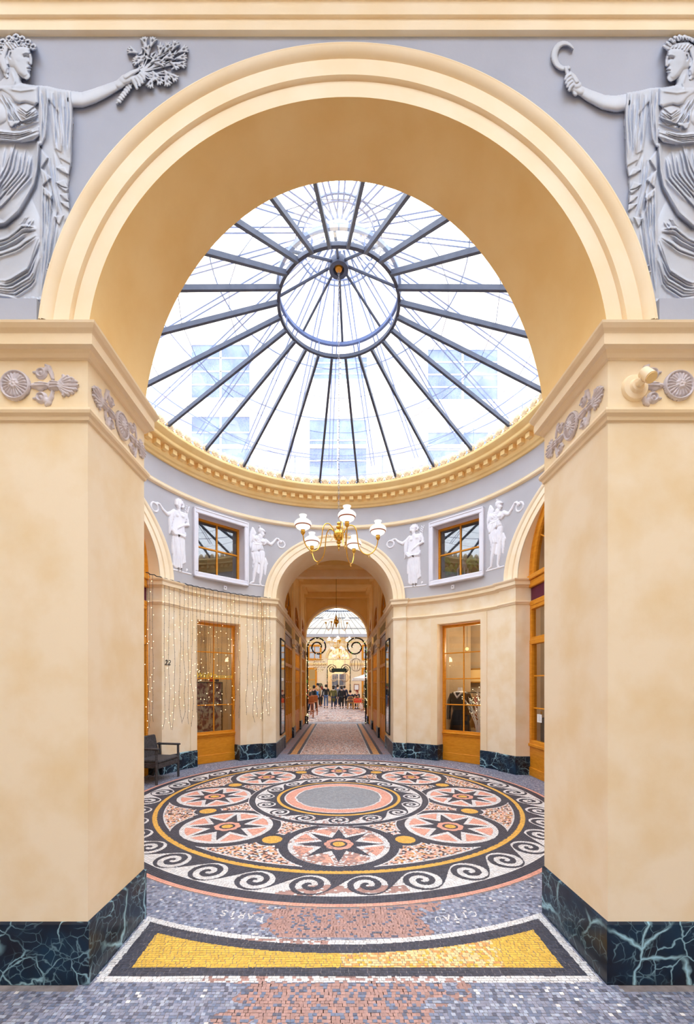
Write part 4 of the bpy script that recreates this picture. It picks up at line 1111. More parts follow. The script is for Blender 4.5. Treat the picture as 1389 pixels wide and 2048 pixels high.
# tall mirrors on the passage jambs
for sg, lab in ((1, 'right'), (-1, 'left')):
    X = PX + sg * (PA - .005)
    t = thing('wall_mirror', 'tall narrow mirror on the %s jamb of the passage' % lab, 'mirror', (X, 9.5, .42))
    mb = MB(); x0_, x1_ = sorted((X, X - sg * .02)); mb.box(x0_, x1_, 9.2, 9.86, .42, 2.55); mb.build('mirror_glass', 'mirror', t)
    mb = MB(); x0_, x1_ = sorted((X, X - sg * .03))
    for a, b, c, d in ((9.18, 9.21, .4, 2.57), (9.85, 9.88, .4, 2.57), (9.18, 9.88, .4, .43), (9.18, 9.88, 2.54, 2.57)): mb.box(x0_, x1_, a, b, c, d)
    mb.build('mirror_frame', 'black', t)
    # small round wall sensor under each upper window
for u, v, lab in ((907, 1174, 'right'), (450, 1176, 'left')):
    a = ang_u(u, RW); mt = loc_frame(a, RW); Yd = RC + RW * math.sin(math.radians(a)); z = EYE + (VY - v) * Yd / FPX
    t = thing('wall_sensor', 'small white box with a round lens under the %s upper window' % lab, 'sensor')
    MB().bbox(-.035, .035, -.025, 0, z - .04, z + .04, .006).build('box', 'casing', t, local=True)
    mb = MB(); mb.lathe([(.0001, -.034), (.016, -.032), (.022, -.02)], (0, 0, z), 16, 'y'); mb.build('lens', 'white', t, local=True)
    mb = MB(); mb.lathe([(.007, -.038), (.010, -.033), (.0001, -.03)], (0, 0, z), 10, 'y'); mb.build('lens_ring', 'black', t, local=True)
    placed(t, mt)
# painted spotlight on the right pier frieze
sp = thing('wall_spotlight', 'cream painted round spotlight fixed to the right pier frieze', 'spotlight', (1.478, 2.08, 3.005))
c = (1.492, 2.08, 3.0)
mb = MB(); mb.lathe([(.0001, -.016), (.045, -.018), (.060, -.014), (.067, -.004), (.067, .0)], c, 32, 'y'); mb.lathe([(.030, -.03), (.034, -.022), (.038, -.016)], c, 24, 'y')
mb.build('round_base', 'cream', sp, True, 40)
mb = MB(); mb.tube([(c[0] + .0, 2.062, c[2]), (c[0] + .002, 2.02, c[2] + .004)], .018, 12); mb.build('swivel_arm', 'cream', sp, True, 40)
mb = MB(); mb.tube([(c[0] + .012, 2.03, c[2] + .042), (c[0] + .006, 1.975, c[2] - .022)], .026, 20); mb.build('lamp_head', 'cream', sp, True, 40)
mb = MB(); mb.tube([(c[0] + .0061, 1.976, c[2] - .0215), (c[0] + .0055, 1.971, c[2] - .027)], .022, 20); mb.build('lamp_face', 'yellow', sp)

def text(name, body, size, mat, M4, extrude=.002, shear=0.0, align='CENTER', parent=None):
    cu = bpy.data.curves.new(name, 'FONT'); cu.body = body; cu.size = size; cu.extrude = extrude; cu.shear = shear; cu.align_x = align
    cu.materials.append(M[mat]); o = bpy.data.objects.new(name, cu); C.objects.link(o)
    bpy.context.view_layer.update()
    me = bpy.data.meshes.new_from_object(o.evaluated_get(bpy.context.evaluated_depsgraph_get())); bpy.data.objects.remove(o); me.name = name
    if not me.materials: me.materials.append(M[mat])
    o = bpy.data.objects.new(name, me); C.objects.link(o)
    if parent is not None: o.parent = parent
    o.location = M4.to_translation(); o.rotation_euler = M4.to_euler(); return o
def wall_text(ang, d, s, z):
    """text facing the rotunda centre"""
    return loc_frame(ang, d) @ Matrix.Translation((s, 0, z)) @ Matrix.Rotation(PI / 2, 4, 'X')
a22 = ang_u(335, RP)
tag(text('house_number', '22', .125, 'black', wall_text(a22, RP - .006, 0, 1.86), .003, .18), 'black house number 22 on the left pilaster', 'number')
M['gold_letters'] = paint('gold_letters', (232, 196, 40), (240, 208, 60), 8, .5, 0)
tx = text('window_lettering', 'Wolff', .14, 'gold_letters', wall_text(134.25, 3.525, -.22, 1.66), .001, .35); tag(tx, 'yellow script word Wolff on the left pane of the left shop window', 'lettering')
tx = text('window_lettering', 'Descourtis', .105, 'gold_letters', wall_text(134.25, 3.525, .20, 1.66), .001, .35); tag(tx, 'yellow script word Descourtis on the right pane of the left shop window', 'lettering')
# paper notice on the right shopfront
nt_ = thing('paper_notice', 'white printed paper notice taped inside the right arched shopfront', 'notice')
MB().box(-.075, .075, -.002, .002, 1.0, 1.13).build('sheet', 'paper', nt_, local=True)
mb = MB()
for i, (a, b) in enumerate(((-.05, .05), (-.03, .03), (-.045, .045), (-.04, .04), (-.055, .055))): mb.box(a, b, -.004, -.002, 1.105 - i * .02, 1.109 - i * .02)
mb.build('printed_lines', 'gray', nt_, local=True)
placed(nt_, loc_frame(0, 3.255) @ Matrix.Translation((-1.085, 0, -.09)))

# ------------------------------------------------------------------ INSIDE THE SHOP WINDOWS
def inloc(ang, d, s): return loc_frame(ang, d) @ Matrix.Translation((s, 0, 0))
# mannequin
mn = thing('mannequin', 'headless mannequin in a black coat with white collar behind the right shop window', 'mannequin')
prof = [(.001, 1.47), (.05, 1.47), (.055, 1.44), (.06, 1.40), (.15, 1.37), (.19, 1.32), (.18, 1.22), (.17, 1.12), (.135, .98), (.165, .86), (.19, .72), (.22, .5), (.25, .30), (.25, .28)]
mb = MB(); mb.lathe([(r, z) for r, z in reversed(prof[4:])], (0, 0, 0), 20); mb.v = [(x * 1.12, y * .62, z) for x, y, z in mb.v]
for s in (-1, 1): mb.tube([(s * .17, 0, 1.33), (s * .235, .0, 1.18), (s * .25, -.02, .98), (s * .22, -.08, .80)], [.055, .055, .045, .04], 10)
mb.build('coat', 'black', mn, True, 50, local=True)
mb = MB(); mb.lathe([(r, z) for r, z in reversed(prof[:5])], (0, 0, 0), 16); mb.v = [(x * .9, y * .7, z) for x, y, z in mb.v]; mb.build('neck', 'white', mn, True, 50, local=True)
mb = MB(); mb.tube([(-.09, -.085, 1.37), (0, -.125, 1.26), (.09, -.085, 1.37)], .022, 8); mb.build('collar', 'white', mn, True, 50, local=True)
mb = MB(); mb.tube([(0, 0, .02), (0, 0, .4)], .02, 8); mb.lathe([(.16, 0), (.16, .02), (.02, .03)], (0, 0, 0), 20); mb.build('stand', 'black', mn, local=True)
placed(mn, inloc(45.75, 3.95, -.30))
def branches(name, label, mat4, n=22, h=1.1, spread=.35, mat='white', bulbs=True, seed=3):
    rd = random.Random(seed); t = thing(name, label, 'branches'); mb = MB(); bl = MB()
    for i in range(n):
        a = rd.uniform(0, 2 * PI); L = h * rd.uniform(.6, 1); sp_ = spread * rd.uniform(.4, 1)
        pts = [(0, 0, 0)]
        for q in range(1, 6):
            f = q / 5; pts.append((cos(a) * sp_ * f ** 1.3 + rd.uniform(-.015, .015), sin(a) * sp_ * .5 * f ** 1.3 + rd.uniform(-.015, .015), L * f))
        mb.tube(pts, [.010, .009, .008, .006, .004, .003], 5)
        for q in (2, 3, 4):
            b = Vector(pts[q]); d = Vector((rd.uniform(-.2, .2), rd.uniform(-.1, .1), rd.uniform(.1, .25))); mb.tube([b, b + d * .6, b + d], [.005, .004, .002], 4)
            if bulbs: bl.ball(tuple(b + d), .007, 5, 4)
    mb.build('twigs', mat, t, local=True)
    if bulbs: bl.build('bulbs', 'bulb', t, local=True)['kind'] = 'stuff'
    return placed(t, mat4)
branches('twig_bundle', 'white painted twigs with tiny lights behind the right shop window', inloc(45.75, 3.80, .18) @ Matrix.Translation((0, 0, .45)))
def picture(ang, d, s, z, w_, h_, label, matf='wood_dark', matp='gray'):
    t = thing('wall_picture', label, 'picture'); mb = MB(); leaf_frame(mb, -w_ / 2, w_ / 2, z - h_ / 2, z + h_ / 2, .03, -.02, .01); mb.build('frame', matf, t, local=True)
    MB().box(-w_ / 2 + .02, w_ / 2 - .02, -.005, .005, z - h_ / 2 + .02, z + h_ / 2 - .02).build('picture_panel', matp, t, local=True); placed(t, inloc(ang, d, s)); return t
picture(45.75, 5.45, -.55, 1.75, .6, .35, 'small lit picture on the back wall of the right corner shop', 'brass', 'yellow')
def pendant(ang, d, s, z, label, r=.05):
    t = thing('pendant_lamp', label, 'lamp'); mb = MB(); mb.ball((0, 0, z), r, 12, 8); mb.build('globe', 'shade_warm', t, True, local=True)
    MB().tube([(0, 0, z + r), (0, 0, 3.05)], .004, 4).build('cord', 'black', t, local=True); placed(t, inloc(ang, d, s))
M['shade_warm'] = emit('shade_warm', (255, 196, 110), 3.0)
pendant(45.75, 4.7, -.05, 1.95, 'round lamp hanging left in the right corner shop'); pendant(45.75, 4.9, .32, 2.02, 'round lamp hanging right in the right corner shop')
pendant(45.75, 4.3, -.32, 2.3, 'upper lamp hanging in the right corner shop', .035)
pendant(134.25, 4.2, .22, 1.5, 'bright lamp hanging in the left corner shop', .04)
def rack(ang, d, s, label, cols, w_=.7):
    t = thing('clothes_rail', label, 'clothes rail'); mb = MB()
    for x in (-w_ / 2, w_ / 2): mb.tube([(x, 0, 0), (x, 0, 1.35)], .012, 6)
    mb.tube([(-w_ / 2, 0, 1.35), (w_ / 2, 0, 1.35)], .012, 6); mb.build('rail', 'black', t, local=True); placed(t, inloc(ang, d, s))
    for i, cn in enumerate(cols):
        g = MB(); x = -w_ / 2 + .08 + i * (w_ - .16) / max(1, len(cols) - 1)
        g.lathe([(.02, 1.33), (.03, 1.30), (.16, 1.22), (.15, 1.0), (.17, .75), (.16, .55)], (0, 0, 0), 12); g.v = [(x + p[0] * .22, p[1], p[2]) for p in g.v]
        o = g.build('garment', cn, None, True, local=True); placed(o, inloc(ang, d, s)); tag(o, 'garment %s on the rail in the %s' % (['nearest the left end', 'second along', 'in the middle', 'fourth along', 'at the right end'][i], label.split(' in the ')[-1]), 'garment', 'garments on the shop rail')
for nm, c_ in (('cloth_rose', (150, 84, 70)), ('cloth_gray', (110, 110, 120)), ('cloth_tan', (170, 140, 100)), ('cloth_navy', (36, 42, 66)), ('cloth_red', (170, 34, 36)), ('cloth_blue', (40, 120, 190)), ('cloth_olive', (96, 92, 52)), ('jeans', (86, 106, 146)), ('skin', (222, 176, 150)), ('hair_dark', (46, 34, 28)), ('hair_red', (120, 40, 28)), ('hair_fair', (190, 150, 100)), ('mustard', (206, 150, 30))):
    M[nm] = paint(nm, c_, tuple(min(255, v + 14) for v in c_), 14, .85, .1, 90)
rack(45.75, 4.9, -.5, 'black clothes rail in the right corner shop', ['cloth_rose', 'black', 'cloth_tan', 'cloth_rose', 'cloth_gray'])
# patterned textile hanging in the left window
M['paisley'] = paint('paisley', (128, 84, 84), (196, 178, 150), 11, .9, .1, 40, lo=.44, hi=.56, detail=3)
tp = thing('hanging_textile', 'patterned shawl draped in the left shop window behind the gold lettering', 'textile')
mb = MB(); rows = []
for i in range(13):
    z = .58 + .98 * i / 12; rows.append([(-.40 + .68 * j / 24, .03 * sin(j * 1.3) * (1.2 - i / 16) + .01 * sin(i * 2 + j), z + (.03 * sin(j * .8) if i == 0 else 0)) for j in range(25)])
mb.grid(rows); mb.grid([[(x, y + .008, z) for x, y, z in r] for r in rows]); mb.build('shawl', 'paisley', tp, True, local=True)
mb = MB(); mb.tube([(-.43, .02, 1.57), (.32, .02, 1.57)], .012, 8)
for x in (-.42, .31): mb.tube([(x, .02, 0), (x, .02, 1.57)], .012, 8)
mb.build('stand', 'black', tp, local=True); placed(tp, inloc(134.25, 3.72, -.02))
M['red_box'] = paint('red_box', (190, 30, 34), None, 3, .5, 0)
bx_ = MB().bbox(-.04, .04, -.04, .04, 1.586, 1.70).build('gift_box', 'red_box', None, local=True); placed(bx_, inloc(134.25, 3.74, .06)); tag(bx_, 'small red box on top of the shawl stand in the left window', 'box')
bx_ = MB().bbox(-.03, .03, -.03, .03, 1.586, 1.66).build('jar', 'cloth_navy', None, True, local=True); placed(bx_, inloc(134.25, 3.74, .18)); tag(bx_, 'small dark jar beside the red box in the left window', 'jar')
branches('twig_bundle', 'dark twigs with red ornaments in the left shop window', inloc(134.25, 3.95, .0) @ Matrix.Translation((0, 0, 1.0)), 14, 1.1, .5, 'wood_dark', True, 9)
# upper right window: lantern and plants
lt = thing('white_lantern', 'white metal lantern standing on the sill of the right upper window', 'lantern')
mb = MB(); mb.bbox(-.085, .085, -.085, .085, 3.625, 3.68, .01)
for a in (-.07, .07):
    for b in (-.07, .07): mb.bbox(a - .014, a + .014, b - .014, b + .014, 3.68, 3.86, .003)
mb.bbox(-.085, .085, -.085, .085, 3.85, 3.88, .01); mb.build('body', 'lantern_green' if 'lantern_green' in M else 'casing', lt, local=True)
mb = MB(); mb.lathe([(.085, 3.88), (.08, 3.93), (.05, 3.97), (.045, 4.0), (.055, 4.01), (.03, 4.04), (.0001, 4.05)], (0, 0, 0), 16); mb.tube([(.03 * cos(t), 0, 4.05 + .03 * sin(t)) for t in np.linspace(0, PI, 8)], .005, 5); mb.build('cap', 'casing', lt, True, 40, local=True)
placed(lt, inloc(46.5, 3.69, -.05))
def plant(label, mat4, n, seed, L=.5):
    rd = random.Random(seed); t = thing('potted_plant', label, 'plant')
    mb = MB(); mb.lathe([(.05, 3.62), (.075, 3.75), (.08, 3.76), (.07, 3.76)], (0, 0, 0), 14); mb.build('pot', 'cloth_rose', t, True, 40, local=True)
    mb = MB()
    for i in range(n):
        a = rd.uniform(0, 2 * PI); l_ = L * rd.uniform(.5, 1); up = rd.uniform(.3, 1)
        base = Vector((0, 0, 3.74)); tip = base + Vector((cos(a) * l_ * .75, sin(a) * l_ * .35, l_ * up)); 
        st = [base.lerp(tip, q) + Vector((0, 0, .08 * sin(q * PI))) for q in (0, .3, .55)]; mb.tube(st, .006, 5)
        b = st[-1]; d = (tip - b); s = d.cross(Vector((0, 1, .3))); s.normalize(); w_ = .09 * rd.uniform(.5, 1)
        rows = []
        for q in range(7):
            f = q / 6; c_ = b + d * f + Vector((0, 0, .04 * sin(f * PI))); ww = w_ * sin(min(1, f * 1.02 + .03) * PI) ** .7 if f < 1 else .002
            rows.append([tuple(c_ - s * ww), tuple(c_ + Vector((0, 0, -.012))), tuple(c_ + s * ww)])
        mb.grid(rows)
    mb.build('leaves', 'leaf', t, True, local=True); return placed(t, mat4)
plant('broad leaved plant just right of the white lantern', inloc(46.5, 3.80, .25), 16, 4, .45)
plant('broad leaved plant behind and left of the white lantern', inloc(46.5, 3.95, -.25), 16, 8, .6)
# fanlight picture board in right arch
cb = MB().box(-.5, .55, .0, .02, ZI + .12, ZI + .9).build('picture_board', 'cloth_tan', None, local=True); placed(cb, inloc(0, 3.6, -.75)); tag(cb, 'tan picture board behind the right fanlight', 'board')
# things in right arched shop
ch = thing('shop_armchair', 'mustard yellow armchair inside the right arched shop', 'armchair')
mb = MB(); mb.bbox(-.3, .3, -.28, .28, .32, .46, .04); mb.build('seat', 'mustard', ch, local=True)
mb = MB(); mb.bbox(-.3, .3, .2, .32, .46, 1.05, .05); mb.build('backrest', 'mustard', ch, local=True)
for x in (-.26, .26):
    for y in (-.24, .24): MB().tube([(x, y, 0), (x, y, .33)], .02, 6).build('leg', 'black', ch, local=True)
placed(ch, Matrix.Translation((3.86, 7.5, 0)) @ Matrix.Rotation(.9, 4, 'Z'))
ct = MB(); ct.bbox(-.12, .12, -.15, .15, 0, .95, .01)
o = ct.build('display_plinth', 'cloth_navy', None, local=True); placed(o, Matrix.Translation((3.56, 7.05, 0))); tag(o, 'dark display stand behind the paper notice', 'stand')
# ------------------------------------------------------------------ RELIEFS: carved height fields
class Relief:
    def __init__(s, x0, x1, y0, y1, step):
        s.xs = np.arange(x0, x1 + step, step, dtype=float); s.ys = np.arange(y0, y1 + step, step, dtype=float)
        s.X, s.Y = np.meshgrid(s.xs, s.ys); s.H = np.zeros(s.X.shape); s.L = np.zeros(s.X.shape, int); s.names = ['']
    def lab(s, n):
        if n not in s.names: s.names.append(n)
        return s.names.index(n)
    def win(s, pts, m):
        p = np.array(pts, float); a = np.searchsorted(s.xs, p[:, 0].min() - m); b = np.searchsorted(s.xs, p[:, 0].max() + m)
        c = np.searchsorted(s.ys, p[:, 1].min() - m); d = np.searchsorted(s.ys, p[:, 1].max() + m); return slice(c, d), slice(a, b)
    def cap(s, pts, rs, h=None, lab='body', base=0, flat=.5, add=False):
        """rounded tapered limb"""
        if not isinstance(rs, (list, tuple)): rs = [rs] * len(pts)
        w_ = s.win(pts, max(rs) + 2); X, Y = s.X[w_], s.Y[w_]
        if X.size == 0: return
        best = np.full(X.shape, -1.0)
        segs = list(zip(pts[:-1], pts[1:], rs[:-1], rs[1:])) if len(pts) > 1 else [(pts[0], pts[0], rs[0], rs[0])]
        for a, b, ra, rb in segs:
            vx, vy = b[0] - a[0], b[1] - a[1]; t = np.clip(((X - a[0]) * vx + (Y - a[1]) * vy) / (vx * vx + vy * vy + 1e-9), 0, 1)
            r = ra + (rb - ra) * t; d = np.hypot(X - a[0] - vx * t, Y - a[1] - vy * t) / r
            hh = (h if h is not None else r * .8); best = np.maximum(best, np.where(d < 1, base + hh * np.power(np.clip(1 - d * d, 0, 1), flat), -1))
        H = s.H[w_]
        if add: m = best > 0; H[m] += best[m] - base
        else:
            m = best > H; H[m] = best[m]; s.L[w_][m] = s.lab(lab)
    def polymask(s, pts, w_):
        X, Y = s.X[w_], s.Y[w_]; ins = np.zeros(X.shape, bool); dist = np.full(X.shape, 1e9); n = len(pts)
        for i in range(n):
            a, b = pts[i], pts[(i + 1) % n]
            if a[1] != b[1]:
                c = ((a[1] > Y) != (b[1] > Y)) & (X < (b[0] - a[0]) * (Y - a[1]) / (b[1] - a[1]) + a[0]); ins ^= c
            vx, vy = b[0] - a[0], b[1] - a[1]; t = np.clip(((X - a[0]) * vx + (Y - a[1]) * vy) / (vx * vx + vy * vy + 1e-9), 0, 1)
            dist = np.minimum(dist, np.hypot(X - a[0] - vx * t, Y - a[1] - vy * t))
        return ins, dist
    def poly(s, pts, h, edge, lab='body', base=0, add=False, force=False):
        w_ = s.win(pts, 2); ins, d = s.polymask(pts, w_)
        v = base + h * np.sqrt(np.clip(1 - np.clip(1 - d / edge, 0, 1) ** 2, 0, 1)); H = s.H[w_]
        if add: H[ins] += (v - base)[ins]; m = ins
        else: m = ins & ((v > H) | force); H[m] = v[m]
        s.L[w_][m] = s.lab(lab)
    def ridge(s, pts, w, a, only=None, taper=True):
        wn = s.win(pts, w * 2.6 + 2); X, Y = s.X[wn], s.Y[wn]
        if X.size == 0: return
        p = np.array(pts, float); L = np.concatenate([[0], np.cumsum(np.hypot(*np.diff(p, axis=0).T))]); T = max(L[-1], 1e-9)
        best = np.full(X.shape, 1e9); tb = np.zeros(X.shape)
        for i in range(len(p) - 1):
            vx, vy = p[i + 1] - p[i]; t = np.clip(((X - p[i][0]) * vx + (Y - p[i][1]) * vy) / (vx * vx + vy * vy + 1e-9), 0, 1)
            d = np.hypot(X - p[i][0] - vx * t, Y - p[i][1] - vy * t); m = d < best; best[m] = d[m]; tb[m] = (L[i] + t[m] * (L[i + 1] - L[i])) / T
        g = a * (1.5 if only == ['robe'] else 1.15) * np.exp(-(best / w) ** 2)
        if taper: g = g * np.clip(np.minimum(tb * 6 + .25, (1 - tb) * 6 + .25), 0, 1)
        H = s.H[wn]; m = H > 0
        if only: m &= np.isin(s.L[wn], [s.lab(o) for o in only])
        H[m] = np.maximum(H[m] + g[m], 1.0)
    def fan(s, A, B, n, w, a, only=None, groove=True, jig=0, seed=1):
        rd = random.Random(seed)
        def rs(P, k):
            P = np.array(P, float); L = np.concatenate([[0], np.cumsum(np.hypot(*np.diff(P, axis=0).T))]); q = np.linspace(0, L[-1], k)
            return np.stack([np.interp(q, L, P[:, 0]), np.interp(q, L, P[:, 1])], 1)
        K = 14; a_, b_ = rs(A, K), rs(B, K)
        for i in range(n):
            t = (i + .5 + rd.uniform(-.28, .28)) / n; wv = np.stack([w * .55 * np.sin(np.linspace(0, rd.uniform(3, 8), K) + rd.uniform(0, 6)), np.zeros(K)], 1); p = a_ * (1 - t) + b_ * t + wv
            i0, i1 = rd.choice([0, 0, 1, 2]), rd.choice([K, K, K - 1, K - 3]); p = p[i0:i1]
            am = a * rd.uniform(.65, 1.25); s.ridge([tuple(q) for q in p], w * rd.uniform(.7, 1.45), am, only)
            if groove:
                t2 = (i + 1.0) / n
                if i < n - 1: p = a_ * (1 - t2) + b_ * t2 + wv; s.ridge([tuple(q) for q in p[i0:i1]], w * .55, -a * .75, only)
    def smooth(s, k=1):
        for _ in range(k):
            P = np.pad(s.H, 1, mode='edge'); A = (P[:-2, 1:-1] + P[2:, 1:-1] + P[1:-1, :-2] + P[1:-1, 2:]) / 4
            m = s.H > 0; s.H[m] = (s.H * .5 + A * .5)[m]
    def build(s, fn, root, mats, order=None):
        """one mesh per carved part; fn(x, y, h) -> local point"""
        m = s.H > .8; g = m.copy()                        # grow so the skirt reaches the wall
        g[1:] |= m[:-1]; g[:-1] |= m[1:]; g[:, 1:] |= m[:, :-1]; g[:, :-1] |= m[:, 1:]
        H = np.where(m, s.H, -1.5); ny, nx = H.shape
        q = g[:-1, :-1] & g[1:, :-1] & g[:-1, 1:] & g[1:, 1:]
        Lq = np.max(np.stack([s.L[:-1, :-1], s.L[1:, :-1], s.L[:-1, 1:], s.L[1:, 1:]]), axis=0)
        res = {}
        groups = []
        for k_, nm in enumerate(s.names):
            if not nm: continue
            iy, ix = np.nonzero(q & (Lq == k_)); left = set(zip(iy.tolist(), ix.tolist())); comps = []
            while left:                                   # connected pieces of this part
                st = [left.pop()]; c = [st[0]]
                while st:
                    a, b = st.pop()
                    for d in ((a + 1, b), (a - 1, b), (a, b + 1), (a, b - 1)):
                        if d in left: left.discard(d); st.append(d); c.append(d)
                comps.append(c)
            comps.sort(key=len, reverse=True)
            if not comps: continue
            keep = [c for c in comps if len(c) >= 70] or comps[:1]
            for c in comps:
                if c not in keep and len(c) > 3 and nm != 'body': keep[0] += c
            groups += [(nm, c) for c in keep]
        for nm, comp in groups:
            ca = np.array(comp); iy, ix = ca[:, 0], ca[:, 1]
            idx = np.stack([iy * nx + ix, iy * nx + ix + 1, (iy + 1) * nx + ix + 1, (iy + 1) * nx + ix], 1)
            u, inv = np.unique(idx, return_inverse=True); inv = inv.reshape(-1, 4)
            P = fn(s.X.ravel()[u], s.Y.ravel()[u], H.ravel()[u]); N = len(inv)
            me = bpy.data.meshes.new(nm); me.vertices.add(len(u)); me.vertices.foreach_set('co', np.asarray(P, float).ravel())
            me.loops.add(N * 4); me.loops.foreach_set('vertex_index', inv.ravel().astype(np.int32))
            me.polygons.add(N); me.polygons.foreach_set('loop_start', np.arange(0, N * 4, 4, dtype=np.int32)); 
            me.update(calc_edges=True); me.polygons.foreach_set('use_smooth', [True] * N); me.materials.append(M[mats['*']]); me.validate()
            nm2 = nm.split('|')[0]; me.name = nm2; o = bpy.data.objects.new(nm2, me); C.objects.link(o); o.parent = root; res[nm] = o
        return res

def goddess(R, right=False):
    """drawn in the pixel frame of the left figure, x to the right"""
    # ---- garment masses
    R.poly([(-330, 470), (-60, 440), (60, 470), (262, 446), (330, 452), (400, 470), (484, 482), (496, 560), (500, 700), (492, 800), (492, 930), (486, 1000), (470, 1060), (472, 1100), (464, 1150), (470, 1200), (462, 1260), (478, 1300), (482, 1345), (450, 1380), (436, 1440), (418, 1500), (404, 1560), (380, 1640), (352, 1740), (328, 1830), (296, 1925), (250, 1935), (190, 1945), (140, 1925), (60, 1905), (-40, 1925), (-200, 1880), (-330, 1800), (-380, 1400), (-360, 900)], 30, 26, 'robe')
    # torso, thigh and knee under the cloth
    R.cap([(60, 560), (70, 760), (60, 900)], [150, 125, 140], 36, 'robe', 12)
    R.cap([(40, 980), (60, 1200), (190, 1420)], [190, 150, 110], 40, 'robe', 16)
    R.cap([(190, 1420), (120, 1650), (90, 1880)], [120, 120, 130], 36, 'robe', 16)
    R.cap([(-180, 1000), (-160, 1500), (-120, 1850)], [170, 140, 130], 34, 'robe', 10)
    # outer mantle panels
    R.poly([(262, 450), (330, 455), (400, 475), (484, 486), (496, 600), (490, 780), (490, 900), (484, 990), (440, 965), (404, 944), (412, 905), (372, 880), (392, 760), (400, 640)], 24, 12, 'robe', 30)
    R.poly([(484, 975), (470, 1058), (392, 1018), (384, 1008), (420, 985), (372, 880), (330, 600), (380, 520), (470, 600), (490, 900)], 16, 10, 'robe', 26)
    R.poly([(262, 448), (338, 456), (330, 620), (312, 800), (276, 870), (330, 940), (284, 1012), (352, 1078), (292, 1132), (360, 1196), (352, 1226), (300, 1190), (286, 1080), (268, 1000), (266, 820)], 26, 10, 'robe', 30)
    for (a, b, c) in (((384, 1008), (470, 1056), (440, 1000)), ((378, 1108), (466, 1150), (440, 1090)), ((384, 1120), (470, 1150), (452, 1176)), ((406, 1188), (470, 1238), (460, 1180)), ((410, 1240), (476, 1290), (470, 1240)), ((372, 1340), (404, 1400), (438, 1330)), ((330, 1660), (350, 1720), (366, 1650)), ((318, 1700), (338, 1760), (352, 1700))):
        R.poly([a, ((a[0] + b[0]) / 2, (a[1] + b[1]) / 2 + 8), b, c], 18, 8, 'robe', 32)
    # waist sash and bosom
    R.poly([(-300, 720), (-60, 742), (40, 752), (140, 760), (230, 742), (272, 716), (268, 790), (236, 822), (150, 838), (20, 830), (-120, 815), (-300, 800)], 26, 18, 'robe', 44)
    R.cap([(-10, 640)], [78], 34, 'robe', 34); R.cap([(180, 630)], [74], 34, 'robe', 34)
    # ---- long folds
    o = ['robe']
    R.fan([(270, 460), (276, 640), (282, 820)], [(330, 460), (330, 620), (316, 800)], 3, 7, 12, o)
    R.fan([(345, 470), (350, 650), (380, 870)], [(484, 500), (494, 680), (484, 930)], 6, 9, 13, o)
    R.fan([(300, 1020), (330, 1180), (352, 1300)], [(380, 900), (390, 1100), (440, 1320)], 5, 8, 12, o)
    R.fan([(-280, 850), (-200, 1200), (-140, 1700)], [(60, 850), (-20, 1200), (-90, 1700)], 11, 11, 13, o, seed=4)
    R.fan([(60, 850), (10, 1020), (-80, 1180)], [(262, 850), (230, 1080), (-20, 1330)], 8, 9, 13, o, seed=2)
    R.fan([(276, 880), (286, 1120), (290, 1560), (270, 1900)], [(420, 1330), (392, 1500), (350, 1700), (292, 1900)], 7, 8, 13, o, seed=3)
    R.fan([(280, 1220), (282, 1420), (262, 1640)], [(300, 1220), (340, 1420), (320, 1700)], 3, 6, 10, o, seed=8)
    # overfold edge from the sash down across the thigh
    R.ridge([(262, 840), (250, 1010), (226, 1120), (120, 1300), (30, 1382), (-120, 1400), (-260, 1380)], 11, 26, o, False)
    R.ridge([(276, 860), (266, 1030), (240, 1150), (140, 1330), (40, 1412), (-120, 1430)], 8, -22, o, False)
    # curved folds over the knee and shin
    for (A, B, n_) in (([(230, 1400), (150, 1380), (40, 1470), (-120, 1520)], [(240, 1500), (130, 1600), (0, 1640), (-140, 1640)], 5),
                       ([(262, 1480), (180, 1680), (40, 1770), (-140, 1760)], [(280, 1640), (240, 1820), (110, 1900), (-100, 1860)], 7)):
        R.fan(A, B, n_, 9, 15, o, seed=5)
    R.fan([(120, 1400), (170, 1340)], [(200, 1450), (250, 1370)], 3, 6, 9, o)
    # sash folds, bosom folds
    R.fan([(-280, 735), (-60, 750), (120, 768), (262, 728)], [(-280, 795), (-60, 812), (120, 828), (262, 780)], 5, 6, 12, o, seed=6)
    R.fan([(90, 600), (150, 690), (262, 640)], [(40, 640), (120, 745), (268, 700)], 5, 6, 9, o, seed=7)
    R.fan([(125, 580), (180, 620), (240, 575)], [(110, 640), (180, 690), (250, 640)], 4, 5, 7, o)
    R.fan([(-20, 500), (40, 610), (60, 715)], [(40, 490), (100, 600), (120, 700)], 4, 6, 11, o)
    R.fan([(-320, 480), (-240, 700)], [(-120, 460), (-60, 640)], 6, 8, 11, o)
    R.poly([(56, 690), (138, 690), (128, 706), (100, 712), (84, 730), (66, 724)], 16, 6, 'robe', 62)
    # hem ruffles
    for i in range(9):
        x = 60 + i * 27; R.cap([(x, 1900 + 8 * (i % 2)), (x + 6, 1930 + 6 * (i % 2))], [13, 10], 16, 'robe', 34)
    R.ridge([(-200, 1850), (60, 1890), (170, 1920), (290, 1905)], 7, 14, o)
    # ---- flesh
    R.cap([(110, 300), (92, 400), (70, 480)], [50, 56, 110], 44, 'body', 22)
    R.poly([(-120, 470), (40, 440), (150, 430), (262, 450), (264, 566), (240, 586), (205, 574), (170, 566), (135, 572), (100, 560), (60, 520), (10, 485)], 30, 26, 'body', 42)
    R.ridge([(60, 470), (140, 484), (240, 470)], 9, 7, ['body'])
    R.ridge([(78, 350), (100, 420), (84, 470)], 8, 7, ['body'])
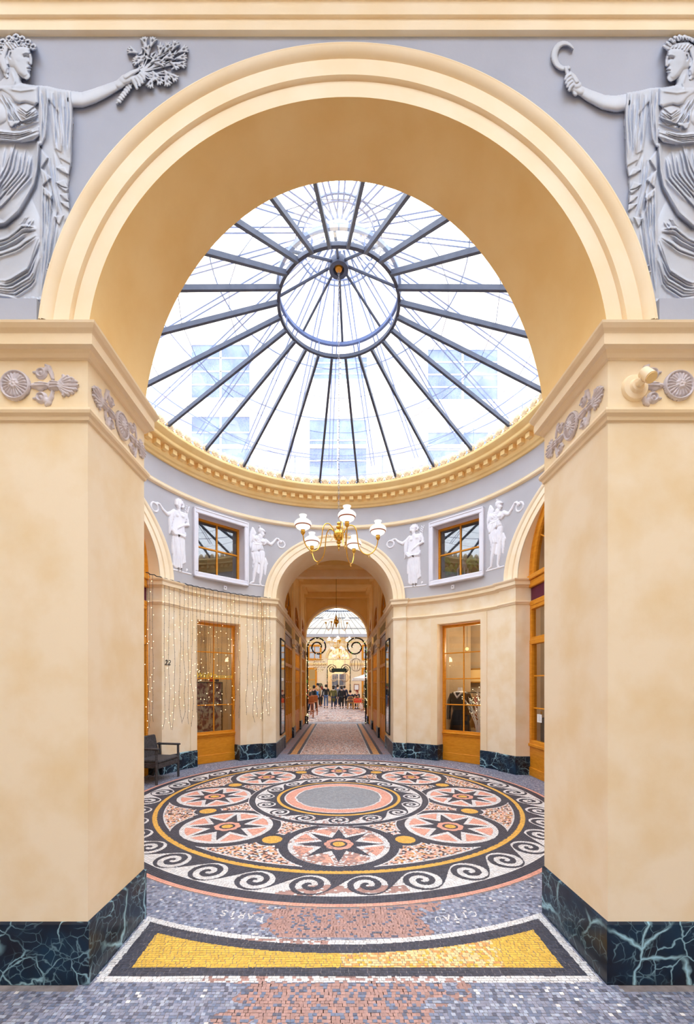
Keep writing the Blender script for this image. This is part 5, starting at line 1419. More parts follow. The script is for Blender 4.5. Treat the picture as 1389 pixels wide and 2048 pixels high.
    if right:
        R.cap([(486, 548), (560, 560), (640, 548), (736, 505), (800, 468)], [56, 56, 50, 42, 33], None, 'body', 8)
        R.cap([(800, 470), (850, 440)], [34, 40], 34, 'body', 14)
    else:
        R.cap([(486, 540), (560, 546), (640, 520), (736, 478), (815, 440)], [56, 52, 50, 42, 33], None, 'body', 8)
        R.cap([(815, 440), (858, 408)], [34, 38], 34, 'body', 14)
    # head, three-quarter profile looking right
    R.cap([(128, 262)], [92], 62, 'body', 26)
    R.poly([(70, 200), (110, 168), (180, 170), (207, 196), (206, 236), (219, 292), (204, 303), (208, 312), (217, 322), (206, 331), (214, 342), (203, 352), (206, 374), (190, 398), (160, 402), (120, 370), (80, 310), (60, 250)], 40, 34, 'body', 46)
    R.cap([(205, 240), (211, 270), (210, 295)], [8, 10, 12], 22, 'body', 66)        # nose
    R.cap([(182, 384)], [24], 8, 'body', 72)                                       # chin
    R.ridge([(152, 232), (176, 222), (204, 226)], 6, 8, ['body'])                   # brow
    R.ridge([(160, 250), (180, 246), (202, 256)], 7, -13, ['body'])                 # eye socket
    R.cap([(180, 254)], [11], 9, 'body', 66)
    R.ridge([(164, 248), (180, 242), (196, 250)], 2.5, 5, ['body'])
    R.ridge([(184, 330), (200, 332), (214, 331)], 3, -10, ['body'])                 # mouth
    R.ridge([(186, 322), (202, 318), (214, 322)], 4, 6, ['body']); R.ridge([(190, 342), (204, 345), (212, 342)], 4, 6, ['body'])
    R.cap([(72, 216), (64, 250), (74, 275)], [16, 17, 13], 20, 'body', 56); R.ridge([(74, 222), (68, 248), (74, 262)], 5, -14, ['body'])   # ear
    # hair
    R.poly([(0, 170), (60, 130), (150, 140), (205, 178), (196, 196), (150, 190), (110, 200), (90, 230), (60, 200), (40, 260), (56, 330), (40, 380), (10, 340), (-20, 260)], 30, 18, 'hair', 46)
    for i in range(6): R.ridge([(30 + i * 26, 150), (60 + i * 22, 180), (70 + i * 24, 206)], 4, 9, ['hair'])
    for i in range(5): R.cap([(38 + 6 * (i % 2), 250 + i * 30), (48, 268 + i * 30)], [15, 12], 16, 'hair', 50)
    # foot and ledge
    R.cap([(60, 1948), (110, 1946), (160, 1952)], [22, 26, 18], 24, 'body', 20)
    for i in range(4): R.cap([(132 + i * 9, 1956), (150 + i * 8, 1964)], [8, 6], 10, 'body', 26)
    if right:
        for i, (x, y) in enumerate(((170, 128), (140, 112), (110, 104), (76, 106), (44, 118), (16, 136), (196, 150), (212, 172), (-10, 160))):
            R.cap([(x - 10, y + 8), (x + 12, y - 6)], [17, 14], 22, 'wreath', 58)
        for i in range(12): R.ridge([(0 + i * 19, 140 - 20 * sin(i / 11 * PI) + 8), (10 + i * 19, 120 - 20 * sin(i / 11 * PI))], 3.5, 10, ['wreath'], False)
    else:
        for (x, y) in ((8, 190), (18, 150), (62, 128), (108, 116), (150, 130), (190, 152), (226, 184), (90, 150), (132, 160), (-10, 228)):
            R.cap([(x, y)], [25], 30, 'wreath', 54); R.ridge([(x - .5, y), (x + .5, y)], 9, -26, ['wreath'], False)
            for j in range(5): R.ridge([(x + 13 * cos(j * 1.257), y + 13 * sin(j * 1.257)), (x + 22 * cos(j * 1.257), y + 22 * sin(j * 1.257))], 4, 7, ['wreath'], False)
def hand_flowers(R):
    # bundle of stems through the fist
    for i in range(6): R.cap([(800 + i * 7, 566 - i * 9), (872, 470 + i * 3), (930, 400 - i * 3)], [9, 8, 8], 12, 'bouquet', 22)
    for i in range(7): R.cap([(806 + i * 12, 548 - i * 18), (822 + i * 12, 560 - i * 16)], [12, 9], 12, 'bouquet', 26)
    R.cap([(850, 408), (900, 392), (940, 404)], [36, 34, 26], 26, 'body', 30)
    for (a, b, c) in (((906, 404), (924, 436), (934, 464)), ((926, 392), (946, 418), (954, 446)), ((944, 380), (964, 404), (972, 428)), ((960, 366), (980, 386), (984, 404))):
        R.cap([a, b, c], [14, 14, 11], 18, 'body', 48)
    R.cap([(858, 388), (900, 362), (938, 344)], [20, 18, 14], 20, 'body', 44)
    fl = [(905, 212, 200), (955, 262, 150), (1040, 150, -70), (1002, 205, -110), (1096, 205, -80), (1142, 190, -60), (1192, 176, -60), (1250, 205, -25), (1058, 268, -40), (1092, 292, 0), (1196, 306, 30), (1236, 300, 10), (1240, 256, -10), (1146, 372, 50), (1184, 388, 40), (1030, 430, 110), (1086, 408, 60), (1140, 416, 70), (940, 280, 170), (1150, 250, -20), (988, 150, -100), (1060, 380, 60)]
    rd = random.Random(5)
    for (x, y, dg) in fl:
        a = math.radians(dg); sx_, sy_ = 968, 356
        R.cap([(sx_, sy_), ((sx_ + x) / 2 + rd.uniform(-8, 8), (sy_ + y) / 2 + rd.uniform(-8, 8)), (x - cos(a) * 30, y - sin(a) * 30)], [6, 5, 6], 9, 'bouquet', 12)
        R.cap([(x - cos(a) * 32, y - sin(a) * 32), (x, y), (x + cos(a) * 8, y + sin(a) * 8)], [8, 19, 24], 20, 'bouquet', 14)
        for q in (-.75, -.25, .25, .75):
            b = a + q; R.cap([(x, y), (x + cos(b) * 34, y + sin(b) * 34)], [13, 6], 14, 'bouquet', 24)
        R.ridge([(x + cos(a) * 4, y + sin(a) * 4), (x + cos(a) * 10, y + sin(a) * 10)], 7, -16, ['bouquet'], False)
    for i in range(16):
        x, y = rd.uniform(930, 1220), rd.uniform(190, 400); a = rd.uniform(0, 2 * PI); R.cap([(x, y), (x + 24 * cos(a), y + 24 * sin(a)), (x + 44 * cos(a + .3), y + 44 * sin(a + .3))], [4, 9, 3], 9, 'bouquet', 16)
def hand_sickle(R):
    # sickle: crescent blade above the fist
    pts, rs = [], []
    for i in range(25):
        t = i / 24; a = math.radians(112 - 258 * t); pts.append((914 - 6 + 70 * cos(a) * 1.0, 232 + 86 * sin(a))); rs.append(6 + 17 * sin(PI * min(1, (1 - t) * .85 + .02)) ** .8)
    rs[-1] = 3
    R.cap(pts, rs, 20, 'sickle', 12)
    R.cap([(900, 312), (884, 360), (850, 440), (838, 484)], [14, 15, 17, 18], 22, 'sickle', 20)
    R.cap([(834, 490)], [17], 18, 'sickle', 26)
    R.cap([(826, 430), (856, 402), (880, 380)], [34, 34, 28], 28, 'body', 28)
    for (a, b, c) in (((868, 356), (892, 372), (902, 392)), ((864, 380), (888, 398), (898, 418)), ((858, 404), (880, 422), (888, 442)), ((852, 428), (868, 446), (876, 466))):
        R.cap([a, b, c], [13, 13, 10], 18, 'body', 46)
    R.cap([(826, 404), (846, 372), (866, 348)], [19, 17, 12], 20, 'body', 44)
YF = 2.098; SPX = YF / FPX
def make_goddess(right, label):
    root = thing('relief_figure', label, 'relief', ((1.62 if right else -1.62), YF, 3.4), 0)
    R = Relief(-390, 1300, 60, 2000, 3.5)
    goddess(R, right); (hand_sickle if right else hand_flowers)(R)
    ox, oz = root.location.x, root.location.z
    def fn(x, y, h):
        px = x / 3.4125; py = 40 + y / 3.4125
        if right: px = 1396 - px; py = py + 4
        hh = h / 3.4125 * SPX * .66; k_ = 1 - np.maximum(hh, 0) / YF      # raised parts drawn at their own distance
        return np.stack([(px - UX) * SPX * k_ - ox, -hh, EYE + (VY - py) * SPX * k_ - oz], 1)
    R.build(fn, root, {'*': 'plaster'})
    mb = MB(); xa, xb = ((XR + .235, 2.9) if right else (-2.9, XL - .235))
    mb.box(xa, xb, YF - .05, YF + .01, 3.30, 3.425)
    mb.build('ledge', 'gray_front', root)
make_goddess(False, 'pale plaster goddess holding a bunch of lilies, left of the big arch')
make_goddess(True, 'pale plaster goddess raising a sickle, right of the big arch')

# ---- small reliefs in the drum
def woman_branch(R):
    g = 'robe'
    R.poly([(470, 1040), (500, 1100), (470, 1300), (480, 1490), (505, 1500), (498, 1730), (560, 1770), (640, 1792), (740, 1770), (760, 1660), (845, 1600), (822, 1300), (818, 1040)], 26, 18, g)
    R.cap([(585, 1080), (590, 1300), (620, 1500), (640, 1740)], [70, 60, 48, 40], 34, g, 10); R.cap([(720, 1080), (715, 1300), (700, 1500), (710, 1740)], [75, 62, 46, 38], 36, g, 10)
    R.fan([(500, 1090), (500, 1500), (530, 1750)], [(600, 1090), (640, 1500), (650, 1770)], 5, 9, 11, [g]); R.fan([(640, 1090), (650, 1400), (690, 1750)], [(810, 1090), (800, 1350), (750, 1640)], 6, 9, 11, [g], seed=3)
    R.poly([(505, 560), (560, 535), (580, 610), (520, 700), (480, 900), (440, 1100), (405, 1090), (395, 760), (430, 640)], 26, 16, g, 6); R.fan([(510, 570), (410, 760), (418, 1080)], [(560, 560), (480, 760), (440, 1060)], 4, 8, 10, [g])
    R.poly([(535, 545), (610, 520), (650, 500), (700, 510), (760, 500), (835, 510), (840, 600), (800, 700), (800, 800), (820, 1000), (470, 1010), (500, 850), (520, 700)], 34, 40, 'body', 8)
    R.cap([(650, 700), (640, 950)], [110, 140], 34, 'body', 14); R.cap([(600, 632)], [44], 26, 'body', 36); R.cap([(745, 605)], [44], 26, 'body', 36)
    R.poly([(468, 930), (560, 1000), (640, 1020), (800, 990), (830, 920), (835, 1010), (800, 1085), (700, 1075), (630, 1045), (540, 1095), (480, 1070), (450, 1000)], 30, 16, g, 28); R.fan([(470, 960), (560, 1030), (640, 1030)], [(470, 1060), (540, 1090), (640, 1050)], 4, 8, 12, [g]); R.fan([(640, 1030), (740, 1020), (820, 960)], [(640, 1050), (740, 1080), (810, 1060)], 4, 8, 12, [g])
    R.cap([(545, 555), (440, 650), (365, 690)], [42, 44, 44], None, 'body', 8); R.cap([(365, 690), (260, 640), (180, 560)], [42, 34, 22], None, 'body', 8)
    R.cap([(175, 556), (110, 552)], [22, 20], 18, 'body', 14)
    for i, (x, y) in enumerate(((40, 580), (52, 600), (70, 612), (88, 616))): R.cap([(112, 556), ((112 + x) / 2, 560 + i * 8), (x, y)], [10, 9, 7], 10, 'body', 20)
    R.cap([(140, 560), (105, 585)], [9, 7], 9, 'body', 24)
    for i in range(18):
        a = 2 * PI * i / 18; x, y = 42 + 92 * cos(a), 668 + 88 * sin(a); R.cap([(x, y), (x + 26 * cos(a + 1.9), y + 26 * sin(a + 1.9))], [24, 15], 20, 'wreath', 6)
        R.ridge([(x - 6, y), (x + 6, y)], 6, 8, ['wreath'], False)
    R.cap([(835, 545), (880, 640), (885, 745)], [42, 38, 38], None, 'body', 10); R.cap([(885, 750), (780, 790), (690, 850)], [38, 32, 22], None, 'body', 34)
    R.cap([(690, 850), (640, 885)], [22, 18], 16, 'body', 52)
    for i in range(4): R.cap([(660, 862 + i * 6), (630, 880 + i * 9), (612, 902 + i * 8)], [8, 7, 6], 9, 'body', 58)
    R.cap([(780, 770), (840, 600), (895, 380)], [9, 8, 6], 12, 'branch', 30)
    for i in range(8):
        t = i / 7; x, y = 800 + 90 * t, 710 - 330 * t
        for sg in (-1, 1): R.cap([(x, y), (x + sg * 30, y - 34), (x + sg * 34, y - 62)], [6, 15, 5], 12, 'branch', 26)
    R.cap([(655, 470), (655, 545)], [38, 48], 28, 'body', 20)
    R.cap([(652, 330), (645, 440)], [78, 46], 52, 'body', 14); R.cap([(643, 455)], [30], 18, 'body', 46); R.cap([(636, 390), (632, 420)], [8, 10], 12, 'body', 62)
    for x in (612, 660): R.ridge([(x - 12, 388), (x + 12, 386)], 7, -12, ['body'], False)
    R.ridge([(622, 448), (650, 448)], 4, -8, ['body'], False)
    for (x, y) in ((580, 330), (585, 370), (600, 300), (640, 275), (690, 275), (730, 300), (755, 340), (765, 380), (745, 410), (580, 400), (720, 330), (640, 310), (680, 310)): R.cap([(x, y)], [30], 26, 'hair', 34); R.ridge([(x - 8, y), (x + 8, y + 4)], 6, -9, ['hair'], False)
    for x in (640, 712): R.cap([(x, 1765), (x + 2, 1800)], [20, 24], 24, 'body', 20)
    R.poly([(380, 1800), (990, 1800), (990, 1835), (380, 1835)], 20, 8, 'ledge')
    R.cap([(850, 1780), (868, 1740)], [10, 26], 12, 'ledge', 4)
def winged(R):
    g = 'robe'
    R.poly([(285, 300), (330, 330), (400, 450), (330, 560), (285, 690), (262, 800), (240, 890), (212, 780), (205, 600), (225, 450)], 20, 18, 'wing'); R.fan([(290, 320), (235, 500), (225, 700)], [(340, 400), (300, 560), (262, 760)], 5, 9, 12, ['wing'])
    R.poly([(640, 1020), (710, 1190), (680, 1250), (640, 1500), (600, 1480), (590, 1280), (600, 1100)], 18, 16, g); R.fan([(650, 1040), (680, 1180), (650, 1440)], [(620, 1080), (600, 1280), (615, 1460)], 3, 8, 9, [g])
    R.poly([(285, 1180), (330, 1200), (420, 1470), (470, 1480), (500, 1250), (430, 1200)], 12, 12, g); R.poly([(290, 1260), (320, 1270), (318, 1360), (290, 1330)], 12, 8, g)
    R.poly([(255, 960), (420, 940), (600, 880), (625, 1060), (615, 1230), (500, 1235), (460, 1215), (330, 1250), (290, 1270), (300, 1160), (262, 1060)], 30, 20, g)
    R.cap([(380, 960), (380, 1190)], [90, 70], 36, g, 12); R.cap([(545, 930), (550, 1190)], [78, 64], 38, g, 12); R.fan([(280, 980), (320, 1230)], [(600, 920), (610, 1210)], 9, 10, 11, [g], seed=4)
    R.poly([(290, 690), (350, 730), (540, 715), (600, 860), (430, 885), (400, 930), (260, 955), (262, 800)], 26, 14, g, 22); R.fan([(350, 740), (280, 930)], [(560, 740), (580, 850)], 8, 9, 11, [g], seed=6)
    R.poly([(290, 560), (400, 500), (470, 520), (600, 560), (670, 610), (665, 690), (600, 745), (540, 725), (350, 740), (290, 680)], 34, 26, g, 10); R.cap([(375, 610)], [66], 32, g, 30); R.cap([(560, 650)], [62], 32, g, 30); R.fan([(330, 560), (400, 680), (540, 700)], [(450, 540), (560, 620), (650, 640)], 5, 7, 9, [g])
    R.ridge([(345, 742), (440, 735), (540, 722)], 7, 14, [g], False)
    R.cap([(480, 500), (500, 540)], [46, 60], 30, 'body', 26); R.cap([(300, 540), (270, 640)], [34, 30], None, 'body', 16); R.cap([(270, 640), (244, 700)], [28, 22], None, 'body', 16)
    R.cap([(640, 600), (720, 655), (775, 680)], [46, 44, 40], None, 'body', 10); R.cap([(775, 680), (850, 610), (930, 505)], [40, 34, 22], None, 'body', 10); R.cap([(930, 508), (990, 510)], [22, 20], 18, 'body', 16)
    for i, (x, y) in enumerate(((1080, 590), (1065, 604), (1045, 610), (1026, 612))): R.cap([(985, 510), (1020, 535 + i * 6), (x, y)], [10, 9, 7], 10, 'body', 24)
    R.cap([(955, 520), (992, 548)], [9, 7], 9, 'body', 26)
    for i in range(18):
        a = 2 * PI * i / 18; x, y = 1058 + 94 * cos(a), 640 + 92 * sin(a); R.cap([(x, y), (x + 26 * cos(a + 1.9), y + 26 * sin(a + 1.9))], [23, 14], 20, 'wreath', 6); R.ridge([(x - 6, y), (x + 6, y)], 6, 8, ['wreath'], False)
    R.cap([(530, 400), (560, 460)], [66, 50], 46, 'body', 18); R.cap([(592, 440), (604, 462)], [10, 12], 14, 'body', 34); R.cap([(560, 505)], [24], 14, 'body', 40); R.ridge([(566, 424), (592, 424)], 6, -9, ['body'], False)
    R.poly([(450, 400), (450, 330), (480, 300), (540, 300), (600, 340), (645, 400), (630, 415), (560, 395), (490, 410), (470, 440)], 30, 18, 'hair', 34); R.cap([(478, 268)], [28], 22, 'hair', 28); R.fan([(470, 320), (560, 320), (630, 390)], [(460, 390), (540, 380), (620, 410)], 4, 7, 9, ['hair'])
    R.cap([(385, 1240), (375, 1330)], [56, 50], None, 'body', 8); R.cap([(375, 1330), (345, 1480), (318, 1690)], [50, 46, 26], None, 'body', 8); R.cap([(540, 1220), (530, 1380)], [56, 48], None, 'body', 8); R.cap([(530, 1380), (520, 1500), (490, 1700)], [48, 46, 26], None, 'body', 8)
    R.cap([(318, 1700), (230, 1740)], [26, 18], 20, 'body', 10); R.cap([(490, 1700), (505, 1750)], [26, 26], 22, 'body', 10)
    R.poly([(180, 1755), (660, 1755), (660, 1790), (180, 1790)], 20, 8, 'ledge')
protoA = protoB = None
def small_relief(kind, u, v, label):
    """u, v: column and row of the feet"""
    a = ang_u(u, RW); Yd = RC + RW * math.sin(math.radians(a)); z = EYE + (VY - v) * Yd / FPX
    root = thing('relief_figure', label, 'relief', group='plaster reliefs between the rotunda windows')
    if kind == 'A': R = Relief(-110, 1010, 230, 1850, 10); woman_branch(R); cx, cy, sc = 690, 1800, 1.27 / 1550
    else: R = Relief(170, 1200, 220, 1810, 10); winged(R); cx, cy, sc = 420, 1755, 1.22 / 1510
    def fn(x, y, h):
        s = (x - cx) * sc; rr_ = RW + .004 - h * sc * .85; th = s / RW
        return np.stack([rr_ * np.sin(th), rr_ * np.cos(th), z + (cy - y) * sc], 1)
    R.smooth(1); R.build(fn, root, {'*': 'plaster_white'})
    placed(root, loc_frame(a, 0))
small_relief('A', 831, 1171, 'white relief of a woman with branch and wreath, right of the passage arch')
small_relief('B', 991, 1136, 'white relief of a winged woman with wreath, beside the right side arch')
small_relief('B', 515, 1169, 'white relief of a winged woman with wreath, left of the passage arch')
small_relief('A', 360, 1141, 'white relief of a woman with branch and wreath, beside the left side arch')

# ---- frieze ornaments
def half_ornament(R, sg, palm=True):
    def P(x, y): return (sg * x, y)
    PM = 'palmette|%d' % sg
    for yy, s in ((-101, -1), (95, 1)):
        cx, cy = 206, yy; SF = 'scroll_flower|%d%d' % (sg, s)
        R.cap([P(cx, cy)], [50], 18, SF); R.ridge([P(cx + 32 * cos(t), cy + 32 * sin(t)) for t in np.linspace(0, 6.2, 20)], 6, 9, [SF], False)
        R.ridge([P(cx + 20 * cos(t), cy + 20 * sin(t)) for t in np.linspace(0, 6.2, 16)], 5, -8, [SF], False)
        R.cap([P(cx, cy)], [12], 14, SF, 10)
        R.cap([P(cx - 34, cy + s * 6), P(cx - 62, cy + 8 * s)], [15, 8], 10, SF, 4)
        R.cap([P(cx + 30, cy + s * 20), P(cx + 60, cy + s * 44), P(cx + 40, cy + s * 62)], [25, 22, 11], 16, SF, 4)
        R.cap([P(cx + 60, cy + s * 40), P(cx + 84, cy - s * 6), P(cx + 92, cy - s * 44)], [19, 17, 12], 14, SF, 4)
    R.cap([P(140, 0), P(200, 4), P(280, -4)], [18, 40, 16], 18, PM, 4); R.fan([P(150, -20), P(270, -14)], [P(150, 22), P(270, 14)], 3, 6, 9, [PM])
    if palm:
        R.cap([P(300, 0), P(345, 0)], [44, 34], 22, PM, 4)
        for q in (-.5, 0, .5): R.ridge([P(290, q * 50), P(350, q * 40)], 5, 9, [PM], False)
        for i in range(9):
            a = math.radians(-72 + 18 * i); L = 150 if i == 4 else 150 - 9 * abs(i - 4)
            R.cap([P(352, 6 * (i - 4)), P(352 + .6 * L * cos(a * .8), .6 * L * sin(a)), P(352 + L * cos(a), L * .72 * sin(a))], [8, 13, 14], 18, PM, 4)
            R.ridge([P(352 + .3 * L * cos(a), .3 * L * sin(a)), P(352 + .95 * L * cos(a), .68 * L * sin(a))], 3.5, -6, [PM], False)
def rosette(R):
    R.cap([(0, 0)], [122], 22, 'rosette', 0, .18)
    R.ridge([(112 * cos(t), 112 * sin(t)) for t in np.linspace(0, 6.3, 60)], 9, 12, ['rosette'], False); R.ridge([(97 * cos(t), 97 * sin(t)) for t in np.linspace(0, 6.3, 60)], 5, -9, ['rosette'], False)
    for i in range(20):
        a = 2 * PI * i / 20; R.ridge([(46 * cos(a), 46 * sin(a)), (92 * cos(a), 92 * sin(a))], 10, 10, ['rosette'], False); a += PI / 20; R.ridge([(44 * cos(a), 44 * sin(a)), (94 * cos(a), 94 * sin(a))], 4, -10, ['rosette'], False)
    R.cap([(0, 0)], [44], 16, 'rosette', 20, .3)
    for i in range(7): a = 2 * PI * i / 7; R.ridge([(26 * cos(a), 26 * sin(a)), (30 * cos(a), 30 * sin(a))], 10, 9, ['rosette'], False)
    R.ridge([(-1, 0), (1, 0)], 9, 10, ['rosette'], False)
def ornament(center, rot, label, left=True, right=True, lp=True, rp_=True, sc=SPX / 4.085, shrink=1.0):
    t = thing('frieze_ornament', label, 'ornament', center, rot, 'grey plaster ornaments on the pier friezes'); R = Relief(-510, 510, -190, 190, 4.5)
    if right: half_ornament(R, 1, rp_)
    if left: half_ornament(R, -1, lp)
    rosette(R); R.build(lambda x, y, h: np.stack([x * sc * shrink, -h * sc * .9, -y * sc], 1), t, {'*': 'plaster_mauve'})
ornament((-1.628, 2.08, 3.012), 0, 'grey rosette with palmettes on the front of the left pier')
ornament((1.713, 2.08, 3.012), 0, 'grey rosette with scroll flowers right of the cream spotlight', lp=False)
ornament((XL, 2.40, 3.012), PI / 2, 'grey rosette with two palmettes on the left jamb of the arch', shrink=.92)
ornament((XR, 2.40, 3.012), -PI / 2, 'grey rosette with two palmettes on the right jamb of the arch', shrink=.92)
# ------------------------------------------------------------------ CHANDELIERS
M['chain_grey'] = paint('chain_grey', (150, 146, 150), (166, 162, 166), 20, .4, 0)
def chandelier(label, c, r, angs, zl, top, group=None, ballr=.075, chain=True, lampk=1.0, mat='brass', power=9, drop=None):
    """c: centre of the brass ball; zl: height of the lamp bases above the ball centre"""
    t = thing('chandelier', label, 'chandelier', c, 0, group); cx, cy, cz = c
    mb = MB(); k_ = ballr / .075
    mb.lathe([(.0001, -.165 * k_), (.018 * k_, -.16 * k_), (.022 * k_, -.14 * k_), (.012 * k_, -.125 * k_), (.03 * k_, -.11 * k_), (.032 * k_, -.095 * k_), (.016 * k_, -.08 * k_), (.045 * k_, -.065 * k_), (.068 * k_, -.035 * k_), (.075 * k_, 0), (.068 * k_, .035 * k_), (.045 * k_, .062 * k_), (.018 * k_, .08 * k_), (.036 * k_, .10 * k_), (.034 * k_, .115 * k_), (.014 * k_, .13 * k_), (.026 * k_, .15 * k_), (.024 * k_, .165 * k_), (.008 * k_, .18 * k_)], c, 24)
    mb.build('brass_body', mat, t, True, 50)
    mb = MB(); mb.tube([(cx, cy + .022 * cos(a), cz - .19 * k_ + .022 * sin(a)) for a in np.linspace(0, 2 * PI, 13)[:-1]], .006, 6, closed=True); mb.build('ring', mat, t)
    mb = MB(); z0_ = cz + .17 * k_
    if chain:
        n = int((top - z0_) / .036)
        for i in range(n):
            zc = z0_ + .018 + i * (top - z0_) / n; w_ = .0105; hgt = .023
            pts = []
            for a in np.linspace(0, 2 * PI, 9)[:-1]:
                u = w_ * cos(a); pts.append((cx + (u if i % 2 else 0), cy + (0 if i % 2 else u), zc + hgt * sin(a)))
            mb.tube(pts, .0032, 5, closed=True)
        mb.build('chain', 'chain_grey', t)
    else:
        mb.tube([(cx, cy, z0_), (cx, cy, top)], .008, 6); mb.lathe([(.05, 0), (.05, -.015), (.03, -.04), (.008, -.05)], (cx, cy, top), 16); mb.build('rod', 'brass_dark', t)
    for a_ in angs:
        a = math.radians(a_); ca, sa_ = cos(a), sin(a)
        prof = [(.06, .02), (.10, .085), (.155, .125), (.215, .10), (.245, .02), (.26, -.10), (.285, -.20), (.34, -.265), (.41, -.28), (.475, -.24), (.515, -.165), (.53, -.085)]
        pts = [(q * r / .53, z) for q, z in prof]
        # smooth the arm with a Catmull-Rom pass
        sm = []
        for i in range(len(pts) - 1):
            p0, p1, p2, p3 = pts[max(i - 1, 0)], pts[i], pts[i + 1], pts[min(i + 2, len(pts) - 1)]
            for f in (0, .33, .66):
                sm.append(tuple(.5 * (2 * p1[j] + (p2[j] - p0[j]) * f + (2 * p0[j] - 5 * p1[j] + 4 * p2[j] - p3[j]) * f * f + (-p0[j] + 3 * p1[j] - 3 * p2[j] + p3[j]) * f ** 3) for j in (0, 1)))
        sm.append(pts[-1]); mb = MB(); mb.tube([(cx + ca * q, cy + sa_ * q, cz + z + (zl if q > r * .6 else zl * q / (r * .6))) for q, z in sm], .0075, 8)
        q, z = prof[8]; q *= r / .53
        mb.tube([(cx + ca * (q + .014 * cos(b)), cy + sa_ * (q + .014 * cos(b)), cz + z + zl - .024 + .014 * sin(b)) for b in np.linspace(0, 2 * PI, 11)[:-1]], .004, 5, closed=True)
        # scroll near the ball
        sc_ = []
        for b in np.linspace(0, 5.2, 20): rr_ = .036 - .005 * b; sc_.append((.15 + rr_ * cos(b + 1.2), -.02 + rr_ * sin(b + 1.2)))
        mb.tube([(cx + ca * q2, cy + sa_ * q2, cz + z2) for q2, z2 in sc_], .003, 5)
        arm = mb.build('arm', mat, t, True)
        L_ = (cx + ca * r, cy + sa_ * r, cz + zl - .085)
        mb = MB(); mb.lathe([(.010, -.01), (.016, 0), (.026, .012), (.030, .03), (.024, .045), (.03, .055)], L_, 16); mb.build('lamp_cup', mat, arm, True, 50)
        S = lampk; z0 = .058
        mb = MB(); mb.lathe([(.03 * S, z0), (.06 * S, z0 + .008), (.086 * S, z0 + .026), (.098 * S, z0 + .048)], L_, 24); mb.build('glass_bowl', 'shade_on', arm, True)
        mb = MB(); mb.lathe([(.097 * S, z0 + .044), (.103 * S, z0 + .047), (.105 * S, z0 + .054), (.100 * S, z0 + .058)], L_, 24); mb.build('shade_rim', 'band', arm, True)
        mb = MB(); mb.lathe([(.102 * S, z0 + .056), (.112 * S, z0 + .072), (.113 * S, z0 + .086), (.104 * S, z0 + .104), (.085 * S, z0 + .122), (.058 * S, z0 + .138), (.042 * S, z0 + .152), (.040 * S, z0 + .166), (.048 * S, z0 + .184), (.052 * S, z0 + .192), (.046 * S, z0 + .193)], L_, 24); mb.build('glass_shade', 'opal', arm, True)
        if power: light('lamp_glow', (L_[0], L_[1], L_[2] + .12), power, (1, .80, .55), .05, parent=t)
    return t
M['opal'] = emit('opal', (255, 250, 244), 1.02)
chandelier('five armed brass chandelier with opal shades hanging under the glass dome', (0, RC, 3.55), .53, [-79 + 72 * i for i in range(5)], .0, HZ - .02, power=20)
chandelier('brass chandelier with three lamps hanging on a rod inside the passage', (PX, 13.6, 3.62), .36, [-160, -115, -10], .0, CZ, chain=False, ballr=.085, power=26, mat='brass')
for y, z, ph, ds in ((20.4, 3.75, -100, 'first in the hall, just beyond the garland posts'), (25.4, 3.75, -80, 'second in the hall'), (31.0, 3.7, -60, 'last in the hall, near the far arch')):
    chandelier('brass chandelier with five white lamps, %s' % ds, (.05, y, z), .53, [ph + 72 * i for i in range(5)], .0, 7.4, 'brass chandeliers in the glazed hall', power=0)

# ------------------------------------------------------------------ CURTAIN OF FAIRY LIGHTS
lc = thing('light_curtain', 'curtain of tiny warm fairy lights hanging from the left rotunda cornice', 'fairy lights', (-2.3, 7.9, 3.2))
us_ = [280 + x / 4.63 for x in (66, 88, 118, 228, 270, 318, 372, 410, 447, 485, 525, 560, 605, 645, 680, 722, 755, 805, 840, 878, 918, 995, 1048, 1090, 1125, 1150, 1168, 1205)]
RL = RW - .09; rd = random.Random(11)
lead = []
for i in range(61):
    u = 292 + (541 - 292) * i / 60; a = ang_u(u, RL); p = pol(RL - .005 * sin(i * 1.7), a); lead.append((*p, 3.318 + .008 * sin(i * 2.1)))
MB().tube(lead, .008, 6).build('lead_cable', 'black', lc)
for si, u in enumerate(us_):
    a = ang_u(u, RL); x0_, y0_ = pol(RL, a); ca, sa_ = -sin(math.radians(a)), cos(math.radians(a))
    zb_ = .80 + rd.uniform(-.07, .12); short = 12 <= si <= 19
    if short: zb_ = .85 + rd.uniform(-.05, .15)
    wob_ = rd.uniform(0, 6); amp = rd.uniform(.008, .022)
    n = 44; pts = []
    for i in range(n + 1):
        f = i / n; z = 3.31 + (zb_ - 3.31) * f; o = amp * sin(wob_ + f * 9) * min(1, f * 2.2) + amp * 1.2 * sin(wob_ * 2 + f * 23) * f * f + (.03 * (f - .94) / .06 * (1 if si % 2 else -1) if f > .94 else 0)
        pts.append((x0_ + ca * o, y0_ + sa_ * o, z))
    mb = MB().tube(pts, .0028, 4); bl = MB()
    for i in range(2, n, 1):
        if (i + si) % 2: continue
        s_ = 1 if (i // 2) % 2 else -1; p = Vector(pts[i]); q = p + Vector((ca * s_ * .016, sa_ * s_ * .016, .007)); mb.tube([p, q], .0024, 4)
        if rd.random() < .45: bl.ball(tuple(q + Vector((ca * s_ * .005, sa_ * s_ * .005, .002))), .0062, 6, 4)
    st = mb.build('strand', 'wire', lc); bl.build('bulbs', 'bulb', st)['kind'] = 'stuff'

# ------------------------------------------------------------------ RATTAN ARMCHAIR
ac = thing('rattan_armchair', 'dark woven rattan armchair in front of the left side arch', 'armchair', (-2.975, 6.585, 0), math.radians(-10))
